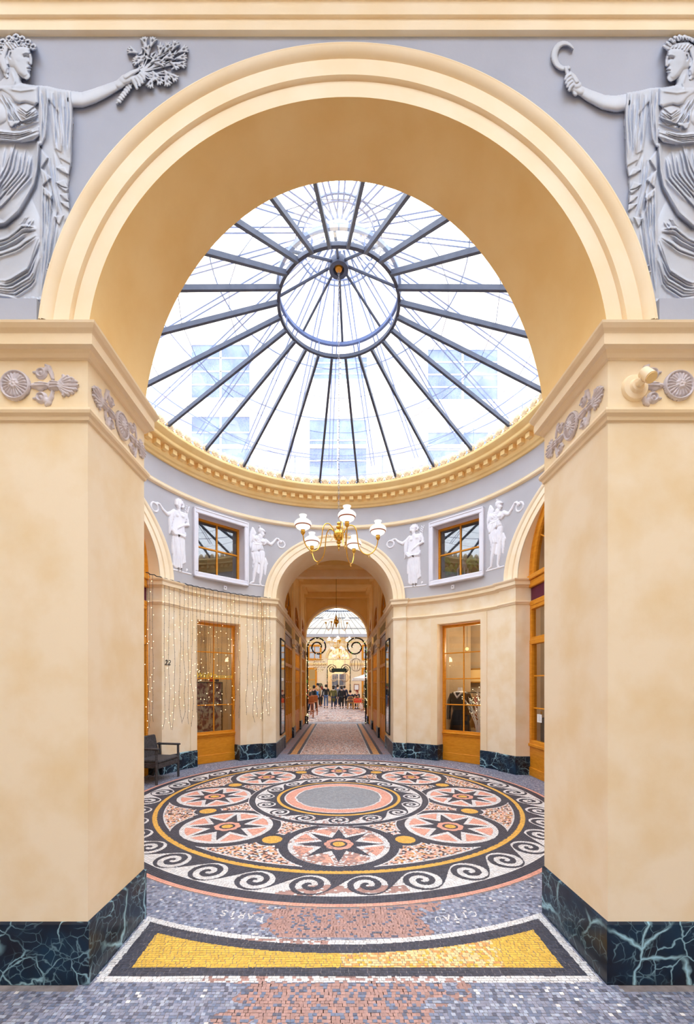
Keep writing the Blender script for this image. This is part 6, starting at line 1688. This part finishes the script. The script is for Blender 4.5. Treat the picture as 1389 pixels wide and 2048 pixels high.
# local: x to the front of the seat, y across
def lb(nm, x0, x1, y0, y1, z0, z1, c=.01, mat='rattan'): return MB().bbox(x0, x1, y0, y1, z0, z1, c).build(nm, mat, ac, local=True)
lb('seat', -.09, .29, -.27, .27, .315, .365, .015); lb('seat_rail', .255, .285, -.27, .27, .235, .315, .008)
for s in (-1, 1):
    yy = .295 * s
    MB().tube([(.27, yy, 0), (.265, yy, .54)], .022, 4).build('leg', 'rattan', ac, local=True)
    MB().tube([(-.20, yy, 0), (-.06, yy, .34), (-.08, yy, .56)], .022, 4).build('leg', 'rattan', ac, local=True)
    mb = MB(); mb.bbox(-.11, .30, yy - .03, yy + .03, .525, .555, .01); mb.build('armrest', 'rattan', ac, local=True)
    mb = MB(); mb.bbox(-.08, .27, yy - .012, yy + .012, .25, .33, .006); mb.build('side_rail', 'rattan', ac, local=True)
mb = MB(); rows = []
for i in range(9):
    z = .35 + .33 * i / 8; xx = -.045 - .07 * i / 8
    rows.append([(xx - .018 + .02 * (1 - (2 * j / 12 - 1) ** 2) * -1, -.26 + .52 * j / 12, z) for j in range(13)])
b0 = [r[:] for r in rows]; mb.grid(rows); mb.grid([[(x - .03, y, z) for x, y, z in r] for r in rows])
for ed in ([r[0] for r in rows], [r[-1] for r in rows], rows[0], rows[-1]): mb.tube([(x - .015, y, z) for x, y, z in ed], .018, 6)
mb.build('backrest', 'rattan', ac, True, 50, local=True)

# ------------------------------------------------------------------ GARLAND POSTS
def garland(label, x, y, sg, zc, R0, sc=1.0, seed=1):
    t = thing('garland_post', label, 'garland', (x, y, 0)); rd = random.Random(seed)
    cx = x + sg * R0; pts = [(x, y, z) for z in np.linspace(0, zc, 16)]
    for i in range(1, 46):
        f = i / 45; a = PI - f * 3.05 * PI; rr_ = R0 * (1 - .66 * f); pts.append((cx + sg * (rr_ * cos(a)) + sg * 0, y, zc + rr_ * sin(a)))
    core = MB().tube(pts, .026 * sc, 6); core.build('post', 'black', t)
    tin = MB(); bl = {'bulb': MB(), 'bulb_red': MB(), 'bulb_green': MB(), 'bulb_blue': MB()}
    P = [Vector(p) for p in pts]
    for a, b in zip(P[:-1], P[1:]):
        n = max(1, int((b - a).length / .012))
        for i in range(n):
            c = a.lerp(b, i / n)
            for j in range(5):
                d = Vector((rd.gauss(0, 1), rd.gauss(0, 1), rd.gauss(0, .6))); d.normalize(); s = d.orthogonal().normalized() * .010
                e = c + d * .064 * sc * rd.uniform(.7, 1.1); tin.add([c - s, c + s, e], [(0, 1, 2)])
            if rd.random() < .11:
                d = Vector((rd.gauss(0, 1), -abs(rd.gauss(0, 1)), rd.gauss(0, .6))); d.normalize()
                bl[rd.choice(['bulb', 'bulb', 'bulb_red', 'bulb_green', 'bulb', 'bulb_blue' if rd.random() < .3 else 'bulb'])].ball(tuple(c + d * .045), .011, 5, 4)
    tin.build('tinsel', 'tinsel', t)['kind'] = 'stuff'
    names = {'bulb': 'warm', 'bulb_red': 'red', 'bulb_green': 'green', 'bulb_blue': 'blue'}
    for k_, m_ in bl.items():
        if m_.v: m_.build(names[k_] + '_bulbs', k_, t)['kind'] = 'stuff'
    return t
garland('dark tinsel garland post with spiral top on the left of the passage end', -1.23, 16.2, 1, 3.03, .40, 1, 3)
garland('dark tinsel garland post with spiral top on the right of the passage end', 1.06, 16.2, -1, 3.03, .40, 1, 4)
garland('small garland post left of the far hall arch', -.98, 35.4, 1, 2.95, .42, 1.3, 5)
garland('small garland post right of the far hall arch', .98, 35.4, -1, 2.95, .42, 1.3, 6)
def wire_ball(label, c, r, lit=True, top=None):
    t = thing('wire_ball', label, 'decoration', c); cx, cy, cz = c; bl = MB()
    for i in range(6):
        a = PI * i / 6 + .2
        MB().tube([(cx + r * sin(b) * cos(a), cy + r * sin(b) * sin(a), cz + r * cos(b) * 1.03) for b in np.linspace(0, 2 * PI, 29)[:-1]], r * .022, 5, closed=True).build('hoop', 'brass_dark', t)
        if lit:
            for b in np.linspace(.3, 2 * PI, 14): bl.ball((cx + r * sin(b) * cos(a), cy + r * sin(b) * sin(a), cz + r * cos(b) * 1.03), r * .03, 5, 4)
    if lit: bl.build('bulbs', 'bulb', t)['kind'] = 'stuff'
    if top: MB().tube([(cx, cy, cz + r), (cx, cy, top)], .006, 4).build('cord', 'black', t)
    return t
wire_ball('wire ball of warm lights hanging from the left spiral garland', (-.76, 16.2, 2.33), .245, True, 2.78)
wire_ball('dark wire ball hanging from the right spiral garland', (.68, 16.2, 2.33), .245, False, 2.78)
wire_ball('small pink lit wire ball left of the far hall arch', (-.42, 35.2, 2.2), .30, True, 2.6)
wire_ball('small bare wire ball right of the far hall arch', (.52, 35.2, 2.2), .36, False, 2.7)
sg_ = thing('hanging_sign', 'long dark hanging sign board with curled ends before the far hall arch', 'sign', (.02, 34.8, 2.95))
mb = MB(); mb.bbox(-.62, .68, 34.78, 34.84, 2.68, 2.99, .03); mb.build('board', 'tinsel', sg_)
for s in (-1, 1):
    mb = MB(); mb.tube([(.03 + s * (.62 - (.26 - .035 * b) * sin(b)), 34.8, 2.98 + (.26 - .035 * b) * (cos(b)) - .1) for b in np.linspace(0, 5, 22)], .03, 6); mb.build('scroll', 'black', sg_)
    MB().tube([(.03 + s * .5, 34.8, 2.97), (.03 + s * .5, 34.8, HZ_ + .05)], .008, 4).build('hanger', 'black', sg_)
# ------------------------------------------------------------------ PEOPLE
import bmesh
def skin(name, V, E, mat, parent, root=0, sub=1):
    me = bpy.data.meshes.new(name); me.from_pydata([v[0] for v in V], [], []); me.edges.add(len(E))
    me.edges.foreach_set('vertices', [i for e in E for i in e]); me.update()
    bm = bmesh.new(); bm.from_mesh(me); L = bm.verts.layers.skin.verify(); bm.verts.ensure_lookup_table()
    for i, v in enumerate(V):
        r = v[1]; bm.verts[i][L].radius = r if isinstance(r, tuple) else (r, r); bm.verts[i][L].use_root = (i == root)
    bm.to_mesh(me); bm.free()
    o = bpy.data.objects.new(name, me); C.objects.link(o); o.parent = parent
    m = o.modifiers.new('skin', 'SKIN'); m.use_smooth_shade = True
    m = o.modifiers.new('sub', 'SUBSURF'); m.levels = sub; m.render_levels = sub
    bpy.context.view_layer.update()
    me2 = bpy.data.meshes.new_from_object(o.evaluated_get(bpy.context.evaluated_depsgraph_get())); o.modifiers.clear(); o.data = me2
    me2.name = name; me2.materials.clear(); me2.materials.append(M[mat]); return o
def person(label, x, y, rz, h=1.56, coat='black', legs='jeans', hair='hair_dark', hairlen=0, hat=None, hood=None, coatlen=.50, armL=(0, 0), armR=(0, 0), seated=False, step=.12, scarf=None, bag=None, shoes='black', seat=.41):
    """local: faces +y, z up; h in drawing units"""
    t = thing('person', label, 'person', (x, y, 0), math.radians(rz)); k_ = h / 1.75
    hipz = .92 if not seated else seat / k_ + .09
    def S(p): return (p[0] * k_, p[1] * k_, p[2] * k_)
    dz = hipz - .92
    T = {'pel': (0, 0, .95 + dz), 'wai': (0, 0, 1.10 + dz), 'che': (0, .01, 1.30 + dz), 'nec': (0, .0, 1.47 + dz), 'hd0': (0, .02, 1.56 + dz), 'hd1': (0, .03, 1.68 + dz)}
    V, E = [], []
    def add(p, r, parent=None):
        V.append((S(p), r * k_ if not isinstance(r, tuple) else (r[0] * k_, r[1] * k_))); 
        if parent is not None: E.append((parent, len(V) - 1))
        return len(V) - 1
    pel = add(T['pel'], (.13, .10)); wai = add(T['wai'], (.12, .09), pel); che = add(T['che'], (.15, .10), wai); nec = add(T['nec'], .052, che)
    h0 = add(T['hd0'], (.066, .078), nec); h1 = add(T['hd1'], (.070, .082), h0); nose = add((0, .115, 1.60 + dz), .012, h0)
    J = {}
    for s, (fw, out) in ((-1, armL), (1, armR)):
        sh = (s * .19, 0, 1.42 + dz); el = (s * (.24 + out * .10), fw * .16, 1.14 + dz + fw * .06); wr = (s * (.24 + out * .04), fw * .38 + .04, .90 + dz + fw * .28)
        a = add(sh, .052, che); b = add(el, .042, a); c = add(wr, .030, b); d0 = Vector(wr) - Vector(el); d0.normalize()
        pm = Vector(wr) + d0 * .06; pmi = add(tuple(pm), (.036, .018), c)
        for f in range(4): q = pm + d0 * (.07 + (.008, .016, .01, -.004)[f]) + Vector((0, (f - 1.5) * .018, 0)) + Vector((-s * .012, 0, 0)); add(tuple(q), .0085, pmi)
        q = pm + d0 * .015 + Vector((-s * .01, .05, 0)); add(tuple(q), .010, c)
        J[s] = (sh, el, wr)
    LG = {}
    for s in (-1, 1):
        st = s * step
        if seated: hip = (s * .09, 0, .92 + dz); kn = (s * .12, .42, .93 + dz); an = (s * .12, .44, .08); toe = (s * .12, .58, .04)
        else: hip = (s * .09, 0, .90); kn = (s * .10, st * .6 + .02, .50); an = (s * .10, st, .09); toe = (s * .11, st + .15, .035)
        a = add(hip, .085, pel); b = add(kn, .056, a); c = add(an, .038, b); add(toe, .03, c); LG[s] = (hip, kn, an, toe)
    skin('body', V, E, 'skin', t)
    # trousers
    V, E = [], []; pel = add(T['pel'], (.14, .115))
    for s in (-1, 1):
        hip, kn, an, toe = LG[s]; a = add(hip, .095, pel); b = add(kn, .070, a); c = add((an[0], an[1], an[2] + .04), .055, b)
    skin('trousers', V, E, legs, t)
    for s in (-1, 1):
        V, E = [], []; an, toe = LG[s][2], LG[s][3]; a = add((an[0], an[1] - .03, .06), .045); b = add((an[0], an[1] + .05, .045), .044, a); c = add(toe, .038, b); skin('shoe', V, E, shoes, t)
    # coat
    V, E = [], []; che = add((0, 0, 1.30 + dz), (.175, .125)); top = add((0, 0, 1.45 + dz), (.09, .075), che); wai = add((0, 0, 1.08 + dz), (.155, .125), che); pe = add((0, 0, .94 + dz), (.17, .14), wai)
    if coatlen > .5: lo = add((0, .01, .94 + dz - (coatlen - .5)), (.185, .15), pe)
    for s in (-1, 1): sh, el, wr = J[s]; a = add(sh, .072, che); b = add(el, .060, a); c = add(wr, .045, b)
    skin('coat', V, E, coat, t)
    if hood: V, E = [], []; a = add((-.10, -.05, 1.47 + dz), .05); b = add((0, -.11, 1.44 + dz), .055, a); c = add((.10, -.05, 1.47 + dz), .05, b); skin('hood', V, E, hood, t)
    if scarf: V, E = [], []; a = add((-.06, .04, 1.47 + dz), .04); b = add((0, -.06, 1.47 + dz), .045, a); c = add((.06, .04, 1.47 + dz), .04, b); d = add((.05, .10, 1.3 + dz), .035, c); skin('scarf', V, E, scarf, t)
    mb = MB(); hc = S((0, .0, 1.655 + dz)); mb.ball(hc, .098 * k_, 14, 10, 1.12); mb.v = [p for p in mb.v]
    if hairlen: mb.tube([S((0, -.05, 1.66 + dz)), S((0, -.075, 1.55 + dz)), S((0, -.08, 1.55 - hairlen + dz))], [.085 * k_, .08 * k_, .04 * k_], 10)
    mb.build('hair', hair, t, True, local=True)
    if hat: mb = MB(); mb.ball(S((0, .01, 1.72 + dz)), .112 * k_, 14, 8, .85); mb.build('hat', hat, t, True, local=True)
    if bag: mb = MB(); p = S((0, -.20, 1.22 + dz)); mb.bbox(p[0] - .13, p[0] + .13, p[1] - .06, p[1] + .05, p[2] - .2, p[2] + .16, .05); mb.build('backpack', bag, t, local=True)
    return t
def px(u, Y): return (u - UX) * Y / FPX
M['tan_fur'] = paint('tan_fur', (200, 184, 160), (222, 208, 186), 40, .9, .5, 200)
person('standing man in long dark coat and blue jeans seen from behind', px(652.4, 27.8), 27.8, 8, 1.60, 'black', 'jeans', 'hair_dark', coatlen=.68, step=.02)
person('woman in olive parka with fur trimmed hood walking away', px(667.3, 27.0), 27.0, -5, 1.50, 'cloth_olive', 'cloth_navy', 'hair_dark', .08, hood='tan_fur', coatlen=.92, hat='black', step=.14)
person('person in long black coat with handbag arm bent, walking beside the backpack wearer', px(683.6, 27.2), 27.2, 6, 1.50, 'black', 'black', 'hair_dark', .05, coatlen=.95, step=.10, armR=(.4, .3))
person('person in dark blue jacket carrying a backpack', px(689.4, 28.0), 28.0, -12, 1.52, 'cloth_navy', 'black', 'hair_dark', 0, bag='cloth_navy', coatlen=.6, step=.08)
person('person in grey coat half hidden behind the olive parka', px(675.8, 29.6), 29.6, 0, 1.60, 'cloth_gray', 'cloth_navy', 'hair_dark', 0, coatlen=.8)
person('woman in bright blue jacket at the left of the hall', px(634.0, 26.6), 26.6, 60, 1.42, 'cloth_blue', 'black', 'hair_fair', .1, coatlen=.62, armR=(.6, .2))
person('person in black coat with red scarf at the left of the hall', px(628.4, 25.2), 25.2, -50, 1.50, 'black', 'black', 'hair_dark', 0, scarf='cloth_red', coatlen=.85, hat='black')
person('tall person in fur hat and beige coat behind the blue jacket', px(636.0, 29.4), 29.4, 170, 1.66, 'cloth_tan', 'black', 'hair_dark', 0, hat='black', coatlen=.8)
person('fair haired person in dark coat next to the left garland post', px(621.0, 23.6), 23.6, -80, 1.42, 'black', 'cloth_navy', 'hair_fair', .16, coatlen=.7)
person('person in black holding a white bag between the groups', px(643.6, 30.2), 30.2, 40, 1.48, 'cloth_gray', 'black', 'hair_red', .12, coatlen=.6, bag='white')
person('seated person in navy coat with back to the viewer', px(701.0, 26.9), 26.9, 8, 1.56, 'cloth_navy', 'cloth_navy', 'hair_dark', 0, seated=True, coatlen=.56, armL=(.5, .1), armR=(.5, .1))
person('seated red haired person in black at the red table', px(714.4, 27.6), 27.6, 150, 1.58, 'black', 'black', 'hair_red', .14, seated=True, coatlen=.5, armL=(.6, 0), armR=(.6, 0))

# ------------------------------------------------------------------ HALL FURNITURE
M['cane'] = paint('cane', (206, 150, 74), (220, 170, 96), 30, .6, .3, 90)
M['tablecloth'] = paint('tablecloth', (226, 34, 40), (236, 44, 50), 10, .8, .1, 60)
M['brown_wood'] = wood('brown_wood', (140, 74, 36), (170, 96, 50))
def bistro(label, x, y, rz, zs=.41):
    t = thing('bistro_chair', label, 'chair', (x, y, 0), math.radians(rz), 'cane bistro chairs in the hall')
    mb = MB(); mb.lathe([(.0001, zs - .02), (.18, zs - .02), (.19, zs), (.18, zs + .012), (.0001, zs + .012)], (0, 0, 0), 20); mb.build('seat', 'cane', t, local=True)
    for sx_, sy_ in ((-1, -1), (1, -1), (1, 1), (-1, 1)): MB().tube([(sx_ * .13, sy_ * .13, zs), (sx_ * .18, sy_ * .18, 0)], .014, 6).build('leg', 'cane', t, local=True)
    mb = MB(); mb.tube([(-.17, .16, zs), (-.18, .20, zs + .30), (-.12, .22, zs + .40), (.12, .22, zs + .40), (.18, .20, zs + .30), (.17, .16, zs)], .015, 6)
    for q in (-.08, 0, .08): mb.tube([(q, .17, zs), (q, .215, zs + .40)], .010, 5)
    mb.tube([(-.18, .20, zs + .2), (.18, .20, zs + .2)], .012, 5); mb.build('backrest', 'cane', t, local=True)
    mb = MB()
    for a in range(4): A_ = [(-.155, -.155), (.155, -.155), (.155, .155), (-.155, .155)]; mb.tube([(*A_[a], .2), (*A_[(a + 1) % 4], .2)], .009, 5)
    mb.build('stretcher', 'cane', t, local=True); return t
bistro('cane bistro chair under the seated navy coat', px(701.0, 26.9), 26.85, 188)
bistro('cane bistro chair pushed to the red table', px(713.5, 26.4), 26.3, 180)
bistro('cane bistro chair under the red haired person', px(714.4, 27.6), 27.65, -30)
bistro('cane bistro chair nearest the right garland post', px(731.0, 24.6), 24.6, 150)
tb = thing('bistro_table', 'small round table with a bright red cloth', 'table', (px(715.8, 27.0), 27.0, 0)); tx_, ty_ = tb.location.x, 27.0
mb = MB(); mb.lathe([(.0001, .68), (.30, .68), (.31, .67), (.315, .52), (.33, .42)], (tx_, ty_, 0), 24); mb.v = [(x + .012 * sin(math.atan2(y - ty_, x - tx_) * 8) * (z < .5), y, z) for x, y, z in mb.v]; mb.build('tablecloth', 'tablecloth', tb, True, 40)
mb = MB(); mb.tube([(tx_, ty_, 0), (tx_, ty_, .67)], .025, 8); mb.lathe([(.2, 0), (.2, .02), (.03, .05)], (tx_, ty_, 0), 16); mb.build('pedestal', 'black', tb)
tb = thing('bistro_table', 'brown round wooden table beside the right garland post', 'table', (px(727.5, 25.8), 25.8, 0)); tx_ = tb.location.x; ty_ = 25.8
mb = MB(); mb.lathe([(.0001, .64), (.34, .64), (.35, .66), (.0001, .67)], (tx_, ty_, 0), 24); mb.build('tabletop', 'brown_wood', tb)
mb = MB(); mb.tube([(tx_, ty_, 0), (tx_, ty_, .65)], .03, 8); mb.lathe([(.2, 0), (.2, .02), (.03, .05)], (tx_, ty_, 0), 16); mb.build('pedestal', 'brown_wood', tb)
for u, Y, d in ((620.0, 19.6, 'nearer, beside the left garland post'), (628.6, 21.4, 'farther into the hall')):
    t = thing('high_stool', 'tall brown high backed bar chair, ' + d, 'bar chair', (px(u, Y), Y, 0), 0, 'brown bar chairs'); zs = .66
    MB().bbox(-.19, .19, -.19, .19, zs, zs + .05, .015).build('seat', 'brown_wood', t, local=True); MB().bbox(-.19, .19, .17, .21, zs + .05, 1.02, .012).build('backrest', 'brown_wood', t, local=True)
    for a in (-.16, .16):
        for b in (-.16, .16): MB().bbox(a - .018, a + .018, b - .018, b + .018, 0, zs, .004).build('leg', 'brown_wood', t, local=True)
    mb = MB(); mb.bbox(-.16, .16, -.175, -.145, .2, .23, .004); mb.build('footrest', 'brown_wood', t, local=True)
# parasol
M['canvas'] = paint('canvas', (226, 224, 226), (236, 234, 236), 6, .8, .05)
pr = thing('parasol', 'white canvas parasol over the tables on the right of the hall', 'parasol', (1.95, 24.2, 0))
mb = MB(); cx, cy = 1.95, 24.2
for i in range(4):
    a0, a1 = PI / 4 + i * PI / 2, PI / 4 + (i + 1) * PI / 2; A_ = (cx + 1.62 * cos(a0), cy + 1.62 * sin(a0), 1.95); B_ = (cx + 1.62 * cos(a1), cy + 1.62 * sin(a1), 1.95)
    rows = []
    for f in (0, .25, .5, .75, 1): rows.append([tuple(Vector(A_).lerp(Vector(B_), q / 6).lerp(Vector((cx, cy, 2.42)), f) - Vector((0, 0, .05 * sin(f * PI) + .02 * sin(q / 6 * PI) * (1 - f)))) for q in range(7)])
    mb.grid(rows); mb.grid([[tuple(Vector(A_).lerp(Vector(B_), q / 6) - Vector((0, 0, .02 * sin(q / 6 * PI)))) for q in range(7)], [tuple(Vector(A_).lerp(Vector(B_), q / 6) - Vector((0, 0, .14))) for q in range(7)]])
mb.lathe([(.25, 2.37), (.05, 2.48), (.0001, 2.5)], (cx, cy, 0), 12); mb.build('canopy', 'canvas', pr)
mb = MB(); mb.tube([(cx, cy, 0), (cx, cy, 2.45)], .025, 8); mb.build('pole', 'white', pr); mb = MB(); mb.lathe([(.25, 0), (.25, .06), (.05, .1)], (cx, cy, 0), 16); mb.build('base', 'black', pr)
# topiary
def topiary(label, x, y, z0, h, r, seed):
    rd = random.Random(seed); t = thing('potted_conifer', label, 'plant', (x, y, 0)); mb = MB()
    for i in range(420):
        f = rd.random() ** .8; a = rd.uniform(0, 2 * PI); rr_ = r * sin(PI * min(1, f * .78 + .2)) ** .8 * rd.uniform(.6, 1); p = Vector((x + rr_ * cos(a), y + rr_ * sin(a), z0 + h * f)); d = Vector((cos(a), sin(a), rd.uniform(0, .8))) * .07; s = d.orthogonal().normalized() * .018
        mb.add([tuple(p - s), tuple(p + s), tuple(p + d)], [(0, 1, 2)])
    mb.tube([(x, y, z0), (x, y, z0 + h * .9)], [r * .7, r * .15], 8)
    o = mb.build('foliage', 'conifer', t); o['kind'] = 'stuff'
    mb = MB(); mb.lathe([(.12, 0), (.17, z0), (.15, z0)], (x, y, 0), 14); mb.build('pot', 'brown_wood', t, True, 40); return t
M['conifer'] = paint('conifer', (40, 60, 36), (70, 90, 56), 30, .8, .2)
topiary('small clipped conifer behind the people on the left of the hall', px(641.2, 31), 31, .95, .75, .22, 3)
topiary('tall conifer beside the right garland post', px(736.0, 22), 22, .35, 1.5, .30, 5)
# hall facade joinery
def facade_unit(name, label, x0, x1, z0, z1, nx, nz, cat, mat='wood', inner='warm_room', y=H1):
    t = thing(name, label, cat, ((x0 + x1) / 2, y, z0))
    mb = MB(); leaf_frame(mb, x0, x1, z0, z1, .16, y - .10, y - .02, .01); window_bars(mb, x0 + .1, x1 - .1, z0 + .1, z1 - .1, nx, nz, .03, y - .09, y - .05); mb.build('frame', mat, t)
    MB().box(x0 + .1, x1 - .1, y - .05, y - .04, z0 + .1, z1 - .1).build('glass_pane', inner, t); return t
M['lit_glass'] = emit('lit_glass', (190, 150, 96), .8); M['pale_glass'] = paint('pale_glass', (190, 200, 214), (206, 212, 222), 3, .15, 0)
facade_unit('upper_window', 'oak upper window left of the far hall arch', -2.7, -1.5, 3.75, 5.1, 2, 2, 'window', inner='pale_glass')
facade_unit('upper_window', 'oak upper window right of the far hall arch', 2.0, 3.2, 3.75, 5.1, 2, 2, 'window', inner='pale_glass')
facade_unit('shop_door', 'oak glazed doorway with red lights left of the far hall arch', -3.3, -1.9, .02, 3.1, 2, 3, 'door', inner='lit_glass')
facade_unit('shop_door', 'oak glazed doorway right of the far hall arch', 2.0, 3.4, .02, 3.1, 2, 3, 'door', inner='warm_room')
mf = thing('menu_board', 'small framed menu on the far wall between arch and right doorway', 'menu', (1.55, H1, 1.2))
mb = MB(); leaf_frame(mb, 1.32, 1.78, 1.12, 1.66, .05, H1 - .06, H1 - .01, .01); mb.build('frame', 'brown_wood', mf); MB().box(1.36, 1.74, H1 - .035, H1 - .03, 1.16, 1.62).build('menu_sheet', 'paper', mf)
# ------------------------------------------------------------------ drawing units -> metres
bpy.context.view_layer.update()
for o in list(bpy.data.objects):
    if o.parent is None:
        o.location = o.location * US
        if o.type != 'CAMERA' and o.type != 'LIGHT': o.scale = o.scale * US
